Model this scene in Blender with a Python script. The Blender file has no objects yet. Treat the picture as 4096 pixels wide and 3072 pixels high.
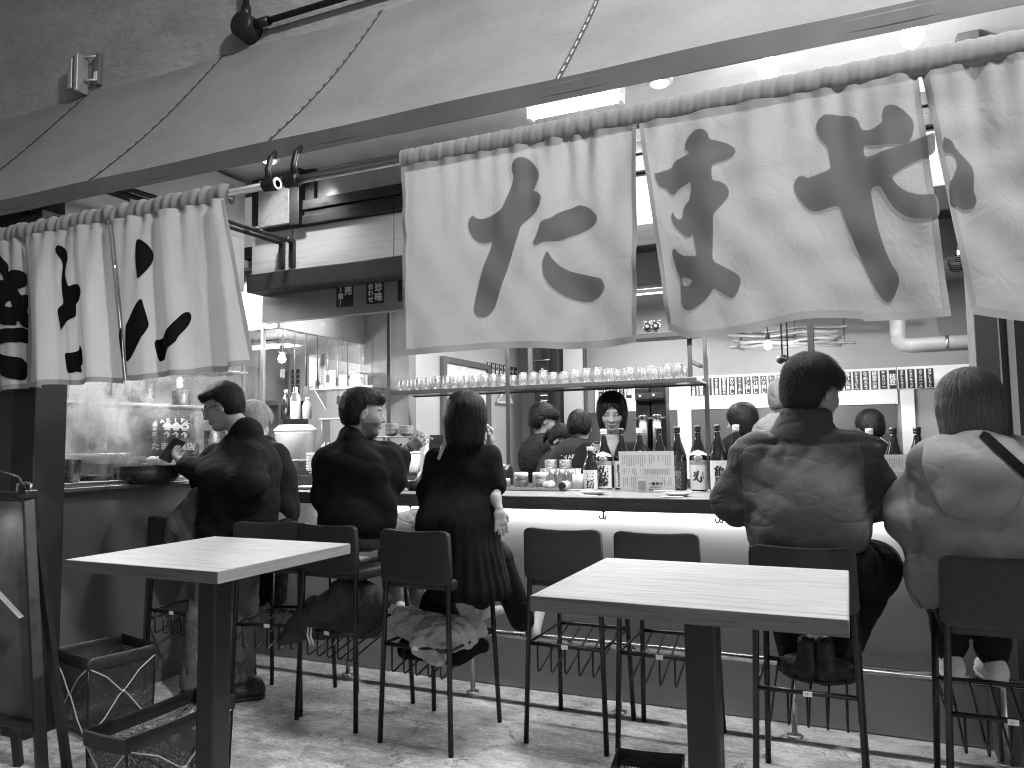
import bpy, bmesh, math, random
import numpy as np
from mathutils import Vector, Matrix
from mathutils.geometry import tessellate_polygon

random.seed(7)
PI = math.pi
R = math.radians
sc = bpy.context.scene
COL = sc.collection

# ------------------------------------------------------------------ camera
cd = bpy.data.cameras.new('camera')
cd.sensor_width = 36.0
cd.lens = 26.60
cd.clip_start = 0.05
cd.clip_end = 400
cam = bpy.data.objects.new('camera', cd)
COL.objects.link(cam)
cam.matrix_world = Matrix(((0.913749, 0.042152, 0.404086, 0.0000), (0.406068, -0.062751, -0.911686, 0.0000), (-0.013073, 0.997139, -0.074455, 1.3000), (0, 0, 0, 1)))
sc.camera = cam

# ------------------------------------------------------------------ world: night sky, colourless like the picture
wd = bpy.data.worlds.new('World')
sc.world = wd
wd.use_nodes = True
nt = wd.node_tree
for n in list(nt.nodes):
    nt.nodes.remove(n)
sky = nt.nodes.new('ShaderNodeTexSky')
sky.sky_type = 'NISHITA'
sky.sun_disc = False
sky.sun_elevation = R(3)
sky.sun_rotation = R(120)
bw = nt.nodes.new('ShaderNodeRGBToBW')
bg = nt.nodes.new('ShaderNodeBackground')
bg.inputs['Strength'].default_value = 0.12
wo = nt.nodes.new('ShaderNodeOutputWorld')
nt.links.new(sky.outputs[0], bw.inputs[0])
nt.links.new(bw.outputs[0], bg.inputs[0])
nt.links.new(bg.outputs[0], wo.inputs[0])
sl = bpy.data.lights.new('sun', 'SUN')
sl.energy = 0.02
sl.angle = R(10)
so = bpy.data.objects.new('sun', sl)
COL.objects.link(so)
so.rotation_euler = (R(50), 0, R(40))

sc.view_settings.view_transform = 'Standard'
sc.view_settings.look = 'None'
sc.view_settings.exposure = 0.2
sc.view_settings.gamma = 1.0
sc.view_settings.use_curve_mapping = False
sc.render.engine = 'CYCLES'
cy = sc.cycles
cy.use_denoising = True
cy.filter_width = 1.1
cy.max_bounces = 8
cy.diffuse_bounces = 3
cy.glossy_bounces = 3
cy.transmission_bounces = 5
cy.transparent_max_bounces = 24
cy.caustics_reflective = False
cy.caustics_refractive = False
cy.sample_clamp_indirect = 3.0
cy.sample_clamp_direct = 8.0

# ------------------------------------------------------------------ materials
MATS = {}


def nodes(name):
    m = bpy.data.materials.new(name)
    m.use_nodes = True
    t = m.node_tree
    p = t.nodes['Principled BSDF']
    return m, t, p


def coords(t, scale=(1, 1, 1), kind='Object', rot=(0, 0, 0)):
    tc = t.nodes.new('ShaderNodeTexCoord')
    mp = t.nodes.new('ShaderNodeMapping')
    mp.inputs['Scale'].default_value = scale
    mp.inputs['Rotation'].default_value = rot
    t.links.new(tc.outputs[kind], mp.inputs[0])
    return mp.outputs[0]


def noise(t, vec, scale, detail=4, rough=.55, dist=0):
    n = t.nodes.new('ShaderNodeTexNoise')
    n.inputs['Scale'].default_value = scale
    n.inputs['Detail'].default_value = detail
    n.inputs['Roughness'].default_value = rough
    n.inputs['Distortion'].default_value = dist
    t.links.new(vec, n.inputs['Vector'])
    return n.outputs['Fac']


def ramp(t, fac, stops, interp='LINEAR'):
    r = t.nodes.new('ShaderNodeValToRGB')
    r.color_ramp.interpolation = interp
    e = r.color_ramp.elements
    while len(e) > 1:
        e.remove(e[-1])
    e[0].position = stops[0][0]
    e[0].color = (stops[0][1],) * 3 + (1,)
    for p, v in stops[1:]:
        q = e.new(p)
        q.color = (v,) * 3 + (1,)
    t.links.new(fac, r.inputs[0])
    return r.outputs[0]


def math_(t, op, a, b):
    n = t.nodes.new('ShaderNodeMath')
    n.operation = op
    for i, x in enumerate((a, b)):
        if isinstance(x, (int, float)):
            n.inputs[i].default_value = x
        else:
            t.links.new(x, n.inputs[i])
    return n.outputs[0]


def bump(t, p, h, strength=.3, dist=.01):
    b = t.nodes.new('ShaderNodeBump')
    b.inputs['Strength'].default_value = strength
    b.inputs['Distance'].default_value = dist
    t.links.new(h, b.inputs['Height'])
    t.links.new(b.outputs[0], p.inputs['Normal'])


def M(name, v=.5, rough=.5, metal=0, var=.15, vscale=6, stretch=(1, 1, 1), bscale=0, bstr=.2, bdist=.004, spec=.5, sheen=0, coat=0, rvar=.12):
    """plain grey surface with uneven tone, uneven gloss and fine relief"""
    if name in MATS:
        return MATS[name]
    m, t, p = nodes(name)
    vec = coords(t, stretch)
    n1 = noise(t, vec, vscale, 6, .6)
    c = ramp(t, n1, [(.25, v * (1 - var)), (.75, min(1, v * (1 + var)))])
    t.links.new(c, p.inputs['Base Color'])
    r = ramp(t, noise(t, vec, vscale * 1.7, 3), [(.3, max(.02, rough - rvar)), (.7, min(1, rough + rvar))])
    t.links.new(r, p.inputs['Roughness'])
    p.inputs['Metallic'].default_value = metal
    p.inputs['Specular IOR Level'].default_value = spec
    if sheen:
        p.inputs['Sheen Weight'].default_value = sheen
    if coat:
        p.inputs['Coat Weight'].default_value = coat
        p.inputs['Coat Roughness'].default_value = .15
    if bscale:
        bump(t, p, noise(t, vec, bscale, 5, .6), bstr, bdist)
    MATS[name] = m
    return m


def M_wood(name, v, along='X', contrast=.35, rough=.45, scale=1.0, bstr=.15, spec=.5):
    if name in MATS:
        return MATS[name]
    m, t, p = nodes(name)
    s = {'X': (1.2, 22, 22), 'Y': (22, 1.2, 22), 'Z': (22, 22, 1.2)}[along]
    vec = coords(t, tuple(q * scale for q in s))
    n1 = noise(t, vec, 1.6, 8, .62, 1.2)
    s2 = {'X': (4, 150, 150), 'Y': (150, 4, 150), 'Z': (150, 150, 4)}[along]
    vec2 = coords(t, tuple(q * scale for q in s2))
    n2 = noise(t, vec2, 1.0, 4, .6, .3)
    mixed = math_(t, 'ADD', math_(t, 'MULTIPLY', n1, .6), math_(t, 'MULTIPLY', n2, .4))
    c = ramp(t, mixed, [(.30, v * (1 - contrast * 1.5)), (.42, v * (1 - contrast * .6)), (.52, v), (.72, min(1, v * (1 + contrast * .5)))])
    t.links.new(c, p.inputs['Base Color'])
    p.inputs['Roughness'].default_value = rough
    p.inputs['Specular IOR Level'].default_value = spec
    bump(t, p, mixed, bstr, .002)
    MATS[name] = m
    return m


def M_emit(name, strength, v=1.0):
    if name in MATS:
        return MATS[name]
    m, t, p = nodes(name)
    p.inputs['Base Color'].default_value = (v, v, v, 1)
    p.inputs['Emission Color'].default_value = (1, 1, 1, 1)
    p.inputs['Emission Strength'].default_value = strength
    MATS[name] = m
    return m


def M_glass(name, tint=.93, base=.06, edge=.75, rough=.03, dirt_glint=0):
    """thin glass: clear straight on, mirror-like at the rim"""
    if name in MATS:
        return MATS[name]
    m, t, p = nodes(name)
    t.nodes.remove(p)
    tr = t.nodes.new('ShaderNodeBsdfTransparent')
    tr.inputs[0].default_value = (tint, tint, tint, 1)
    gl = t.nodes.new('ShaderNodeBsdfGlossy')
    gl.inputs['Roughness'].default_value = rough
    lw = t.nodes.new('ShaderNodeLayerWeight')
    lw.inputs['Blend'].default_value = .35
    fac = ramp(t, lw.outputs['Facing'], [(0, base), (.55, base * 1.8), (1, edge)])
    mx = t.nodes.new('ShaderNodeMixShader')
    t.links.new(fac, mx.inputs[0])
    t.links.new(tr.outputs[0], mx.inputs[1])
    t.links.new(gl.outputs[0], mx.inputs[2])
    last = mx.outputs[0]
    if dirt_glint:
        df = t.nodes.new('ShaderNodeBsdfDiffuse')
        df.inputs[0].default_value = (.75, .75, .75, 1)
        vec = coords(t, (6, 6, 1.2))
        f2 = ramp(t, noise(t, vec, 3, 6, .65, .6), [(.45, 0.0), (.75, dirt_glint)])
        m2 = t.nodes.new('ShaderNodeMixShader')
        t.links.new(f2, m2.inputs[0])
        t.links.new(last, m2.inputs[1])
        t.links.new(df.outputs[0], m2.inputs[2])
        last = m2.outputs[0]
    t.links.new(last, t.nodes['Material Output'].inputs[0])
    MATS[name] = m
    return m


def M_cloth(name, v, trans=.45, var=.08, tv=None, crease=.5):
    """woven cloth that lets light through from behind"""
    if name in MATS:
        return MATS[name]
    m, t, p = nodes(name)
    vec = coords(t)
    c = ramp(t, noise(t, vec, 5, 6, .6), [(.3, v * (1 - var)), (.7, min(1, v * (1 + var)))])
    t.links.new(c, p.inputs['Base Color'])
    p.inputs['Roughness'].default_value = .9
    p.inputs['Specular IOR Level'].default_value = .1
    h = math_(t, 'ADD', math_(t, 'MULTIPLY', noise(t, vec, 420, 2), .12), noise(t, coords(t, (1, 1, .7)), 16, 5, .6, .8))
    bump(t, p, h, crease, .006)
    tl = t.nodes.new('ShaderNodeBsdfTranslucent')
    tv = v if tv is None else tv
    tl.inputs[0].default_value = (tv, tv, tv, 1)
    mx = t.nodes.new('ShaderNodeMixShader')
    mx.inputs[0].default_value = trans
    t.links.new(p.outputs[0], mx.inputs[1])
    t.links.new(tl.outputs[0], mx.inputs[2])
    t.links.new(mx.outputs[0], t.nodes['Material Output'].inputs[0])
    MATS[name] = m
    return m


def M_net(name, v, open_=.55, scale=260):
    """black netting: fine holes between threads"""
    if name in MATS:
        return MATS[name]
    m, t, p = nodes(name)
    p.inputs['Base Color'].default_value = (v, v, v, 1)
    p.inputs['Roughness'].default_value = .6
    ck = t.nodes.new('ShaderNodeTexNoise')
    ck.inputs['Scale'].default_value = scale
    ck.inputs['Detail'].default_value = 1
    t.links.new(coords(t), ck.inputs['Vector'])
    f = ramp(t, ck.outputs['Fac'], [(open_ - .08, 1), (open_ + .08, 0)])
    tr = t.nodes.new('ShaderNodeBsdfTransparent')
    mx = t.nodes.new('ShaderNodeMixShader')
    t.links.new(f, mx.inputs[0])
    t.links.new(p.outputs[0], mx.inputs[1])
    t.links.new(tr.outputs[0], mx.inputs[2])
    t.links.new(mx.outputs[0], t.nodes['Material Output'].inputs[0])
    MATS[name] = m
    return m


# ------------------------------------------------------------------ object helpers
def tag(o, label, cat, group=None):
    o['label'] = label
    o['category'] = cat
    if group:
        o['group'] = group
    return o


def thing(name, label, cat, loc=(0, 0, 0), rotz=0, group=None):
    o = bpy.data.objects.new(name, None)
    o.empty_display_size = .05
    COL.objects.link(o)
    o.location = loc
    o.rotation_euler = (0, 0, rotz)
    return tag(o, label, cat, group)


def obj(name, me, m=None, parent=None, loc=None):
    o = bpy.data.objects.new(name, me)
    COL.objects.link(o)
    if m is not None and len(me.materials) == 0:
        for q in (m if isinstance(m, (list, tuple)) else [m]):
            me.materials.append(q)
    if parent is not None:
        o.parent = parent
    if loc is not None:
        o.location = loc
    return o


def dup(root, loc=None, rotz=None, label=None, group=None):
    r = root.copy()
    COL.objects.link(r)
    if loc is not None:
        r.location = loc
    if rotz is not None:
        r.rotation_euler = (0, 0, rotz)
    if label:
        r['label'] = label
    if group:
        r['group'] = group
    for ch in list(root.children):
        c = ch.copy()
        COL.objects.link(c)
        c.parent = r
        for g in list(ch.children):
            d = g.copy()
            COL.objects.link(d)
            d.parent = c
    return r


class MB:
    """collects shapes into one mesh"""

    def __init__(s):
        s.v = []
        s.f = []
        s.mi = []
        s.cur = 0

    def add(s, vs, fs):
        o = len(s.v)
        s.v += [tuple(q) for q in vs]
        s.f += [tuple(i + o for i in q) for q in fs]
        s.mi += [s.cur] * len(fs)
        return s

    def box(s, lo, hi, rot=None, piv=None, taper=None):
        x0, y0, z0 = lo
        x1, y1, z1 = hi
        vs = [Vector(q) for q in ((x0, y0, z0), (x1, y0, z0), (x1, y1, z0), (x0, y1, z0), (x0, y0, z1), (x1, y0, z1), (x1, y1, z1), (x0, y1, z1))]
        if rot is not None:
            c = Vector(piv) if piv is not None else (Vector(lo) + Vector(hi)) / 2
            vs = [c + rot @ (q - c) for q in vs]
        return s.add(vs, [(0, 3, 2, 1), (4, 5, 6, 7), (0, 1, 5, 4), (1, 2, 6, 5), (2, 3, 7, 6), (3, 0, 4, 7)])

    def rbox(s, lo, hi, b=.005, rot=None, piv=None):
        """box with chamfered edges"""
        bm = bmesh.new()
        bmesh.ops.create_cube(bm, size=1)
        lo, hi = Vector(lo), Vector(hi)
        c = (lo + hi) / 2
        d = hi - lo
        for q in bm.verts:
            q.co = Vector((q.co.x * d.x, q.co.y * d.y, q.co.z * d.z)) + c
        bmesh.ops.bevel(bm, geom=list(bm.edges), offset=min(b, min(d) * .45), segments=2, affect='EDGES', profile=.5)
        bm.verts.index_update()
        vs = [q.co.copy() for q in bm.verts]
        fs = [[q.index for q in f.verts] for f in bm.faces]
        bm.free()
        if rot is not None:
            pv = Vector(piv) if piv is not None else c
            vs = [pv + rot @ (q - pv) for q in vs]
        return s.add(vs, fs)

    def tube(s, pts, r, n=8, cap=True, closed=False):
        pts = [Vector(p) for p in pts]
        rs = r if isinstance(r, (list, tuple)) else [r] * len(pts)
        k = len(pts)
        t0 = (pts[1] - pts[0]).normalized()
        up = Vector((0, 0, 1)) if abs(t0.z) < .9 else Vector((1, 0, 0))
        nx = t0.cross(up).normalized()
        vs = []
        for i, p in enumerate(pts):
            a = pts[(i - 1) % k] if (i > 0 or closed) else pts[0]
            b = pts[(i + 1) % k] if (i < k - 1 or closed) else pts[-1]
            tg = (b - a)
            tg = tg.normalized() if tg.length > 1e-9 else t0
            nx = (nx - tg * nx.dot(tg))
            nx = nx.normalized() if nx.length > 1e-6 else tg.orthogonal().normalized()
            ny = tg.cross(nx)
            for j in range(n):
                w = 2 * PI * j / n
                vs.append(p + (nx * math.cos(w) + ny * math.sin(w)) * rs[i])
        fs = []
        for i in range(k if closed else k - 1):
            i2 = (i + 1) % k
            for j in range(n):
                j2 = (j + 1) % n
                fs.append((i * n + j, i * n + j2, i2 * n + j2, i2 * n + j))
        if cap and not closed:
            fs.append(tuple(range(n - 1, -1, -1)))
            fs.append(tuple((k - 1) * n + j for j in range(n)))
        return s.add(vs, fs)

    def lathe(s, prof, n=16, c=(0, 0, 0), axis='Z', cap=True):
        vs = []
        c = Vector(c)
        for r, z in prof:
            for j in range(n):
                w = 2 * PI * j / n
                q = Vector((r * math.cos(w), r * math.sin(w), z))
                if axis == 'Y':
                    q = Vector((q.x, q.z, -q.y))
                elif axis == 'X':
                    q = Vector((q.z, q.x, q.y))
                vs.append(c + q)
        fs = []
        k = len(prof)
        for i in range(k - 1):
            for j in range(n):
                j2 = (j + 1) % n
                fs.append((i * n + j, i * n + j2, (i + 1) * n + j2, (i + 1) * n + j))
        if cap:
            if prof[0][0] > 1e-6:
                fs.append(tuple(range(n - 1, -1, -1)))
            if prof[-1][0] > 1e-6:
                fs.append(tuple((k - 1) * n + j for j in range(n)))
        return s.add(vs, fs)

    def grid(s, fn, nu, nv, flip=False):
        vs = [fn(i / nu, j / nv) for j in range(nv + 1) for i in range(nu + 1)]
        fs = []
        for j in range(nv):
            for i in range(nu):
                a = j * (nu + 1) + i
                q = (a, a + 1, a + nu + 2, a + nu + 1)
                fs.append(q[::-1] if flip else q)
        return s.add(vs, fs)

    def mesh(s, name, smooth=False):
        me = bpy.data.meshes.new(name)
        me.from_pydata([tuple(q) for q in s.v], [], s.f)
        if any(s.mi):
            me.polygons.foreach_set('material_index', s.mi)
        if smooth:
            me.polygons.foreach_set('use_smooth', [True] * len(me.polygons))
        me.update()
        return me

    def build(s, name, m, parent=None, smooth=False, loc=None):
        return obj(name, s.mesh(name, smooth), m, parent, loc)


def auto_smooth(o, ang=40):
    me = o.data
    me.polygons.foreach_set('use_smooth', [True] * len(me.polygons))
    me.set_sharp_from_angle(angle=R(ang))
    return o


def struct(o):
    o['kind'] = 'structure'
    return o


_tc = bpy.data.curves.new('text_source', 'FONT')
_tc.resolution_u = 2
_to = bpy.data.objects.new('text_source', _tc)
COL.objects.link(_to)
GLYPH = {}


def glyph(ch):
    """verts and faces of one character in a unit box, centred"""
    if ch not in GLYPH:
        _tc.body = ch
        bpy.context.view_layer.update()
        me = _to.to_mesh()
        v = np.array([q.co[:2] for q in me.vertices]) if len(me.vertices) else np.zeros((0, 2))
        f = [tuple(p.vertices) for p in me.polygons]
        _to.to_mesh_clear()
        if len(v):
            lo, hi = v.min(0), v.max(0)
            v = v - (lo + hi) / 2
        GLYPH[ch] = (v, f)
    return GLYPH[ch]


def lettering(mb, text, o, u, w, size, vertical=True, step=1.0, bold=0.0, nrm=None):
    """lay characters from o, along u (right) and w (up)"""
    o, u, w = Vector(o), Vector(u).normalized(), Vector(w).normalized()
    for i, ch in enumerate(text):
        v, f = glyph(ch)
        c = o + (-w if vertical else u) * (i * size * step)
        offs = [(0, 0)] if not bold else [(0, 0), (bold, 0), (-bold, 0), (0, bold), (0, -bold)]
        nn = u.cross(w)
        for k, (ox, oy) in enumerate(offs):
            mb.add([c + u * ((p[0] + ox) * size) + w * ((p[1] + oy) * size) + nn * (k * .0002) for p in v], f)


def area(name, loc, rot, sx, sy, power, parent=None, shape='RECTANGLE'):
    l = bpy.data.lights.new(name, 'AREA')
    l.shape = shape
    l.size = sx
    l.size_y = sy
    l.energy = power
    o = bpy.data.objects.new(name, l)
    COL.objects.link(o)
    o.location = loc
    o.rotation_euler = rot
    if parent:
        o.parent = parent
    return o


def point(name, loc, power, rad=.03, parent=None):
    l = bpy.data.lights.new(name, 'POINT')
    l.energy = power
    l.shadow_soft_size = rad
    o = bpy.data.objects.new(name, l)
    COL.objects.link(o)
    o.location = loc
    if parent:
        o.parent = parent
    return o


def spot(name, loc, target, power, angle=60, blend=.5, rad=.03, parent=None):
    l = bpy.data.lights.new(name, 'SPOT')
    l.energy = power
    l.spot_size = R(angle)
    l.spot_blend = blend
    l.shadow_soft_size = rad
    o = bpy.data.objects.new(name, l)
    COL.objects.link(o)
    o.location = loc
    d = Vector(target) - Vector(loc)
    o.rotation_euler = d.to_track_quat('-Z', 'Y').to_euler()
    if parent:
        o.parent = parent
    return o


# ------------------------------------------------------------------ ground
def floor_mat():
    m, t, p = nodes('concrete_floor')
    vec = coords(t)
    big = noise(t, vec, 1.3, 5, .6, .4)
    mid = noise(t, coords(t, (1, 1.5, 1)), 9, 8, .7, .6)
    fine = noise(t, vec, 70, 4, .7)
    streak = noise(t, coords(t, (2.5, 14, 1), rot=(0, 0, R(12))), 3, 6, .65, .5)
    hatch = noise(t, coords(t, (14, 60, 1), rot=(0, 0, R(-18))), 2.2, 8, .75, .7)
    s = math_(t, 'ADD', math_(t, 'MULTIPLY', big, .24), math_(t, 'MULTIPLY', mid, .26))
    s = math_(t, 'ADD', s, math_(t, 'ADD', math_(t, 'MULTIPLY', fine, .16), math_(t, 'MULTIPLY', streak, .12)))
    s = math_(t, 'ADD', s, math_(t, 'MULTIPLY', hatch, .22))
    tone = ramp(t, s, [(.40, .12), (.46, .27), (.51, .44), (.56, .62), (.63, .76)])
    # hairline cracks
    wv = t.nodes.new('ShaderNodeVectorMath')
    wv.operation = 'ADD'
    nn = t.nodes.new('ShaderNodeTexNoise')
    nn.inputs['Scale'].default_value = 5
    nn.inputs['Detail'].default_value = 8
    nn.inputs['Roughness'].default_value = .7
    t.links.new(vec, nn.inputs['Vector'])
    sc_ = t.nodes.new('ShaderNodeVectorMath')
    sc_.operation = 'SCALE'
    sc_.inputs['Scale'].default_value = .35
    t.links.new(nn.outputs['Color'], sc_.inputs[0])
    t.links.new(vec, wv.inputs[0])
    t.links.new(sc_.outputs[0], wv.inputs[1])
    vo = t.nodes.new('ShaderNodeTexVoronoi')
    vo.feature = 'DISTANCE_TO_EDGE'
    vo.inputs['Scale'].default_value = 1.15
    t.links.new(wv.outputs[0], vo.inputs['Vector'])
    crack = ramp(t, vo.outputs['Distance'], [(0, 0.5), (.0015, .65), (.004, 1)])
    patch = ramp(t, noise(t, vec, 2.2, 3), [(.36, 1), (.46, 0)])
    ck = math_(t, 'MAXIMUM', crack, patch)
    vs = t.nodes.new('ShaderNodeTexNoise')
    vs.inputs['Scale'].default_value = 26
    t.links.new(vec, vs.inputs['Vector'])
    spots = ramp(t, vs.outputs['Fac'], [(.24, .45), (.30, 1)])
    c = math_(t, 'MULTIPLY', math_(t, 'MULTIPLY', tone, ck), spots)
    t.links.new(c, p.inputs['Base Color'])
    t.links.new(ramp(t, mid, [(.3, .45), (.7, .85)]), p.inputs['Roughness'])
    h = math_(t, 'ADD', math_(t, 'MULTIPLY', s, .6), math_(t, 'MULTIPLY', ck, .4))
    bump(t, p, h, .8, .03)
    return m


mb = MB()
mb.add([(-40, -30, 0), (40, -30, 0), (40, 40, 0), (-40, 40, 0)], [(0, 1, 2, 3)])
struct(mb.build('ground', floor_mat()))

# ------------------------------------------------------------------ materials shared by the setting
m_plaster = M('trowelled_plaster', .30, .85, var=.25, vscale=1.3, stretch=(1.2, 1, 2.6), bscale=7, bstr=.55, bdist=.03)
m_dkwood = M_wood('dark_wood', .035, 'X', .5, .5)
m_dkpost = M_wood('dark_post_wood', .012, 'Z', .4, .5)
m_panel = M_wood('pale_wood_panel', .55, 'X', .22, .5, scale=.7)
m_black = M('black_paint', .012, .42, var=.3, vscale=12)
m_blackm = M('black_metal', .010, .35, metal=.2, var=.3, vscale=20)
m_steel = M('brushed_steel', .55, .30, metal=1, var=.05, vscale=3, rvar=.05)
m_chrome = M('chrome', .75, .2, metal=1, var=.05)
m_front = M('grey_counter_front', .26, .5, var=.10, vscale=2.2, bscale=90, bstr=.10)
m_wall = M('pale_wall', .36, .8, var=.07, vscale=2.5, bscale=60, bstr=.15)
m_wallmid = M('mid_grey_wall', .24, .8, var=.1, vscale=2.5, bscale=60, bstr=.15)
m_walldk = M('dark_wall', .06, .7, var=.2, vscale=3)
m_ceil = M('ceiling_paint', .30, .8, var=.1, vscale=2)
m_window = M_glass('window_glass', .85, .10, .8, .02)
m_white = M('white_paint', .78, .5, var=.05)

# ------------------------------------------------------------------ the building
B = thing('restaurant_building', 'dark open-fronted restaurant with plaster upper wall above the awning', 'building', (-1.5, 3.8, 0))


def bpart(mb, name, m, parent=B, smooth=False):
    o = mb.build(name, m, parent, smooth)
    o.location = -parent.location if parent is B else (0, 0, 0)
    return o


def bbox(name, lo, hi, m, bev=0):
    q = MB()
    q.rbox(lo, hi, bev) if bev else q.box(lo, hi)
    return bpart(q, name, m)


bbox('upper_wall', (-9, 3.12, 3.0), (6, 3.35, 7.5), m_plaster)
bbox('soffit', (-9, 3.35, 3.0), (6, 3.95, 3.06), M('soffit_board', .65, .7))
bbox('soffit_edge', (-9, 3.117, 2.965), (6, 3.35, 2.998), m_dkwood, .004)
bbox('lintel_beam', (-3.46, 3.66, 2.258), (.47, 3.80, 2.372), m_dkwood, .006)
for a, b in ((-3.455, -3.135), (-3.128, -2.389), (-2.382, -1.46), (-1.453, -.53), (-.523, .47)):
    bbox('wood_panel', (a, 3.700, 2.374), (b, 3.74, 2.640), m_panel, .002)
# window band over the wood panels
m_frame = M('dark_window_frame', .03, .35, metal=.3)
bbox('window_sill', (-3.03, 3.665, 2.643), (.47, 3.76, 2.70), m_frame, .004)
bbox('window_rail', (-3.03, 3.685, 2.702), (.47, 3.75, 2.735), m_frame, .004)
bbox('window_rail', (-3.03, 3.67, 2.737), (.47, 3.75, 2.80), m_frame, .004)
for x in (-3.03, -2.05, -1.1, -.15):
    bbox('window_mullion', (x, 3.69, 2.802), (x + .075, 3.745, 2.998), m_frame, .004)
for x in (-2.955, -1.975, -1.025, -.075):
    bbox('window_pane', (x + .002, 3.715, 2.802), (x + .873, 3.721, 2.998), M('frosted_pane', .30, .25, var=.15, vscale=3))
bbox('window_head', (-3.46, 3.80, 2.642), (.47, 3.84, 2.998), m_wallmid)
bbox('facade_post', (-3.10, 3.64, 2.642), (-3.032, 3.79, 2.998), m_dkpost, .004)
q = MB().rbox((-3.345, 3.63, 2.655), (-3.102, 3.66, 2.96), .004)
bpart(q, 'metal_plate', M('pitted_metal_plate', .5, .4, metal=.6, var=.25, vscale=30, bscale=60, bstr=.3))
bbox('dark_upper_pane', (-3.46, 3.70, 2.70), (-3.347, 3.72, 2.998), m_walldk)
bbox('header_wall', (-3.46, 3.805, 2.085), (.47, 3.86, 2.40), M('header_plaster', .22, .75, var=.12, vscale=3))
# left kitchen corner: post, low wall, sill, glass
bbox('corner_post', (-3.56, 2.278, 0), (-3.40, 2.435, 2.41), m_dkpost, .006)
bbox('kitchen_low_wall', (-3.60, 2.437, 0), (-3.53, 3.86, 1.075), M('grey_kitchen_panel', .09, .38, var=.15, vscale=2, bscale=40, bstr=.12), .003)
q = MB().rbox((-3.62, 2.437, 1.077), (-3.455, 3.86, 1.098), .003).rbox((-3.60, 2.437, 1.1005), (-3.47, 3.86, 1.122), .003)
bpart(q, 'window_ledge', m_steel)
bbox('kitchen_glass', (-3.505, 2.437, 1.124), (-3.499, 3.85, 2.26), M_glass('kitchen_glass', .88, .09, .8, .03, dirt_glint=.16))
bbox('kitchen_header', (-3.55, 2.437, 2.262), (-3.462, 3.64, 2.60), m_wall)
bbox('kitchen_upper_header', (-3.55, 2.80, 2.602), (-3.462, 3.64, 2.962), m_wall)
bbox('kitchen_street_wall', (-6.5, 2.33, 0), (-3.562, 2.42, 2.44), m_walldk)
bbox('glass_edge_post', (-3.515, 3.852, 1.124), (-3.49, 3.875, 2.06), m_steel, .002)
# right end
bbox('right_post', (.49, 3.60, 0), (.572, 3.80, 2.998), M('brown_painted_post', .07, .5), .004)
bbox('right_wall', (.574, 3.70, 0), (.617, 3.80, 2.998), m_walldk)
bbox('door_jamb', (.619, 3.69, 0), (.645, 3.79, 2.998), m_white, .002)
bbox('sliding_door', (.647, 3.74, 0), (1.8, 3.78, 2.4), M('dark_door', .05, .4, var=.1), .003)
bbox('door_header', (.647, 3.70, 2.402), (1.8, 3.80, 2.998), m_dkwood, .003)
bbox('street_wall_right', (1.802, 3.70, 0), (6, 3.85, 2.998), m_wallmid)
q = MB().tube([(.585, 3.692, 2.9), (.584, 3.693, 2.2), (.588, 3.692, 1.5), (.586, 3.692, 1.0)], .006, 6)
bpart(q, 'cable', m_white, smooth=True)
# interior shell
bbox('interior_floor', (-6.3, 3.87, 0.004), (3.0, 7.2, 0.03), M('tile_floor', .12, .5))
bbox('ceiling', (-6.3, 3.862, 2.55), (3.0, 7.2, 2.62), m_ceil)
bbox('back_wall', (-6.3, 7.0, .03), (3.0, 7.1, 2.55), m_wallmid)
bbox('interior_right_wall', (1.5, 3.862, .03), (1.6, 7.0, 2.55), m_wallmid)
bbox('kitchen_left_wall', (-5.2, 2.43, .03), (-5.1, 7.0, 2.55), m_steel)
bbox('kitchen_ceiling', (-5.1, 2.43, 2.45), (-3.56, 3.84, 2.50), m_wall)

# floodlight bracket, conduit and junction box on the upper wall
FX = thing('wall_bracket_lamp', 'unlit flat floodlight on a bracket fixed to the plaster wall, far left', 'wall lamp', (-4.2, 3.12, 3.6))
m_alu = M('grey_aluminium', .42, .4, metal=.5)
rt = Matrix.Rotation(R(12), 3, 'Y')
MB().rbox((-.125, -.09, -.10), (-.09, -.02, .10), .006).build('lamp_housing', m_alu, FX)
MB().rbox((-.055, -.10, -.13), (-.025, -.02, .11), .006).build('reflector_plate', m_alu, FX)
MB().rbox((.035, -.03, -.08), (.075, -.002, .12), .004).build('mounting_plate', M('dark_grey_bracket', .12, .4), FX)
MB().rbox((.04, -.036, -.06), (.068, -.031, .0), .001).build('sticker', m_white, FX)
for z_ in (.1, -.05):
    MB().tube([(-.10, -.08, z_), (.05, -.03, z_)], .008, 8).build('bracket_arm', m_alu, FX, True)
CJ = thing('conduit_pipe', 'black conduit with round junction box on the plaster wall', 'pipe', (-2.93, 3.12, 3.58))
MB().lathe([(.001, -.10), (.064, -.10), (.07, -.092), (.07, -.01), (.075, 0)], 20, axis='Y').build('junction_box', m_black, CJ, True)
MB().tube([(.0, -.05, .06), (.0, -.05, 3.6)], .017, 10).tube([(0, -.05, .05), (0, -.05, .12)], .026, 10).build('conduit', m_black, CJ, True)
MB().tube([(.06, -.05, 0), (4.5, -.05, 0)], .017, 10).tube([(.06, -.05, 0), (.16, -.05, 0)], .026, 10).build('conduit', m_black, CJ, True)
for x in (1.3, 2.6):
    MB().rbox((x, -.075, -.03), (x + .03, -.001, .03), .003).build('pipe_clip', m_black, CJ)

# ------------------------------------------------------------------ awning
AW = thing('shop_awning', 'grey canvas awning sloping out from the plaster wall over both curtains', 'awning', (-1.5, 2.25, 2.4))


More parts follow.
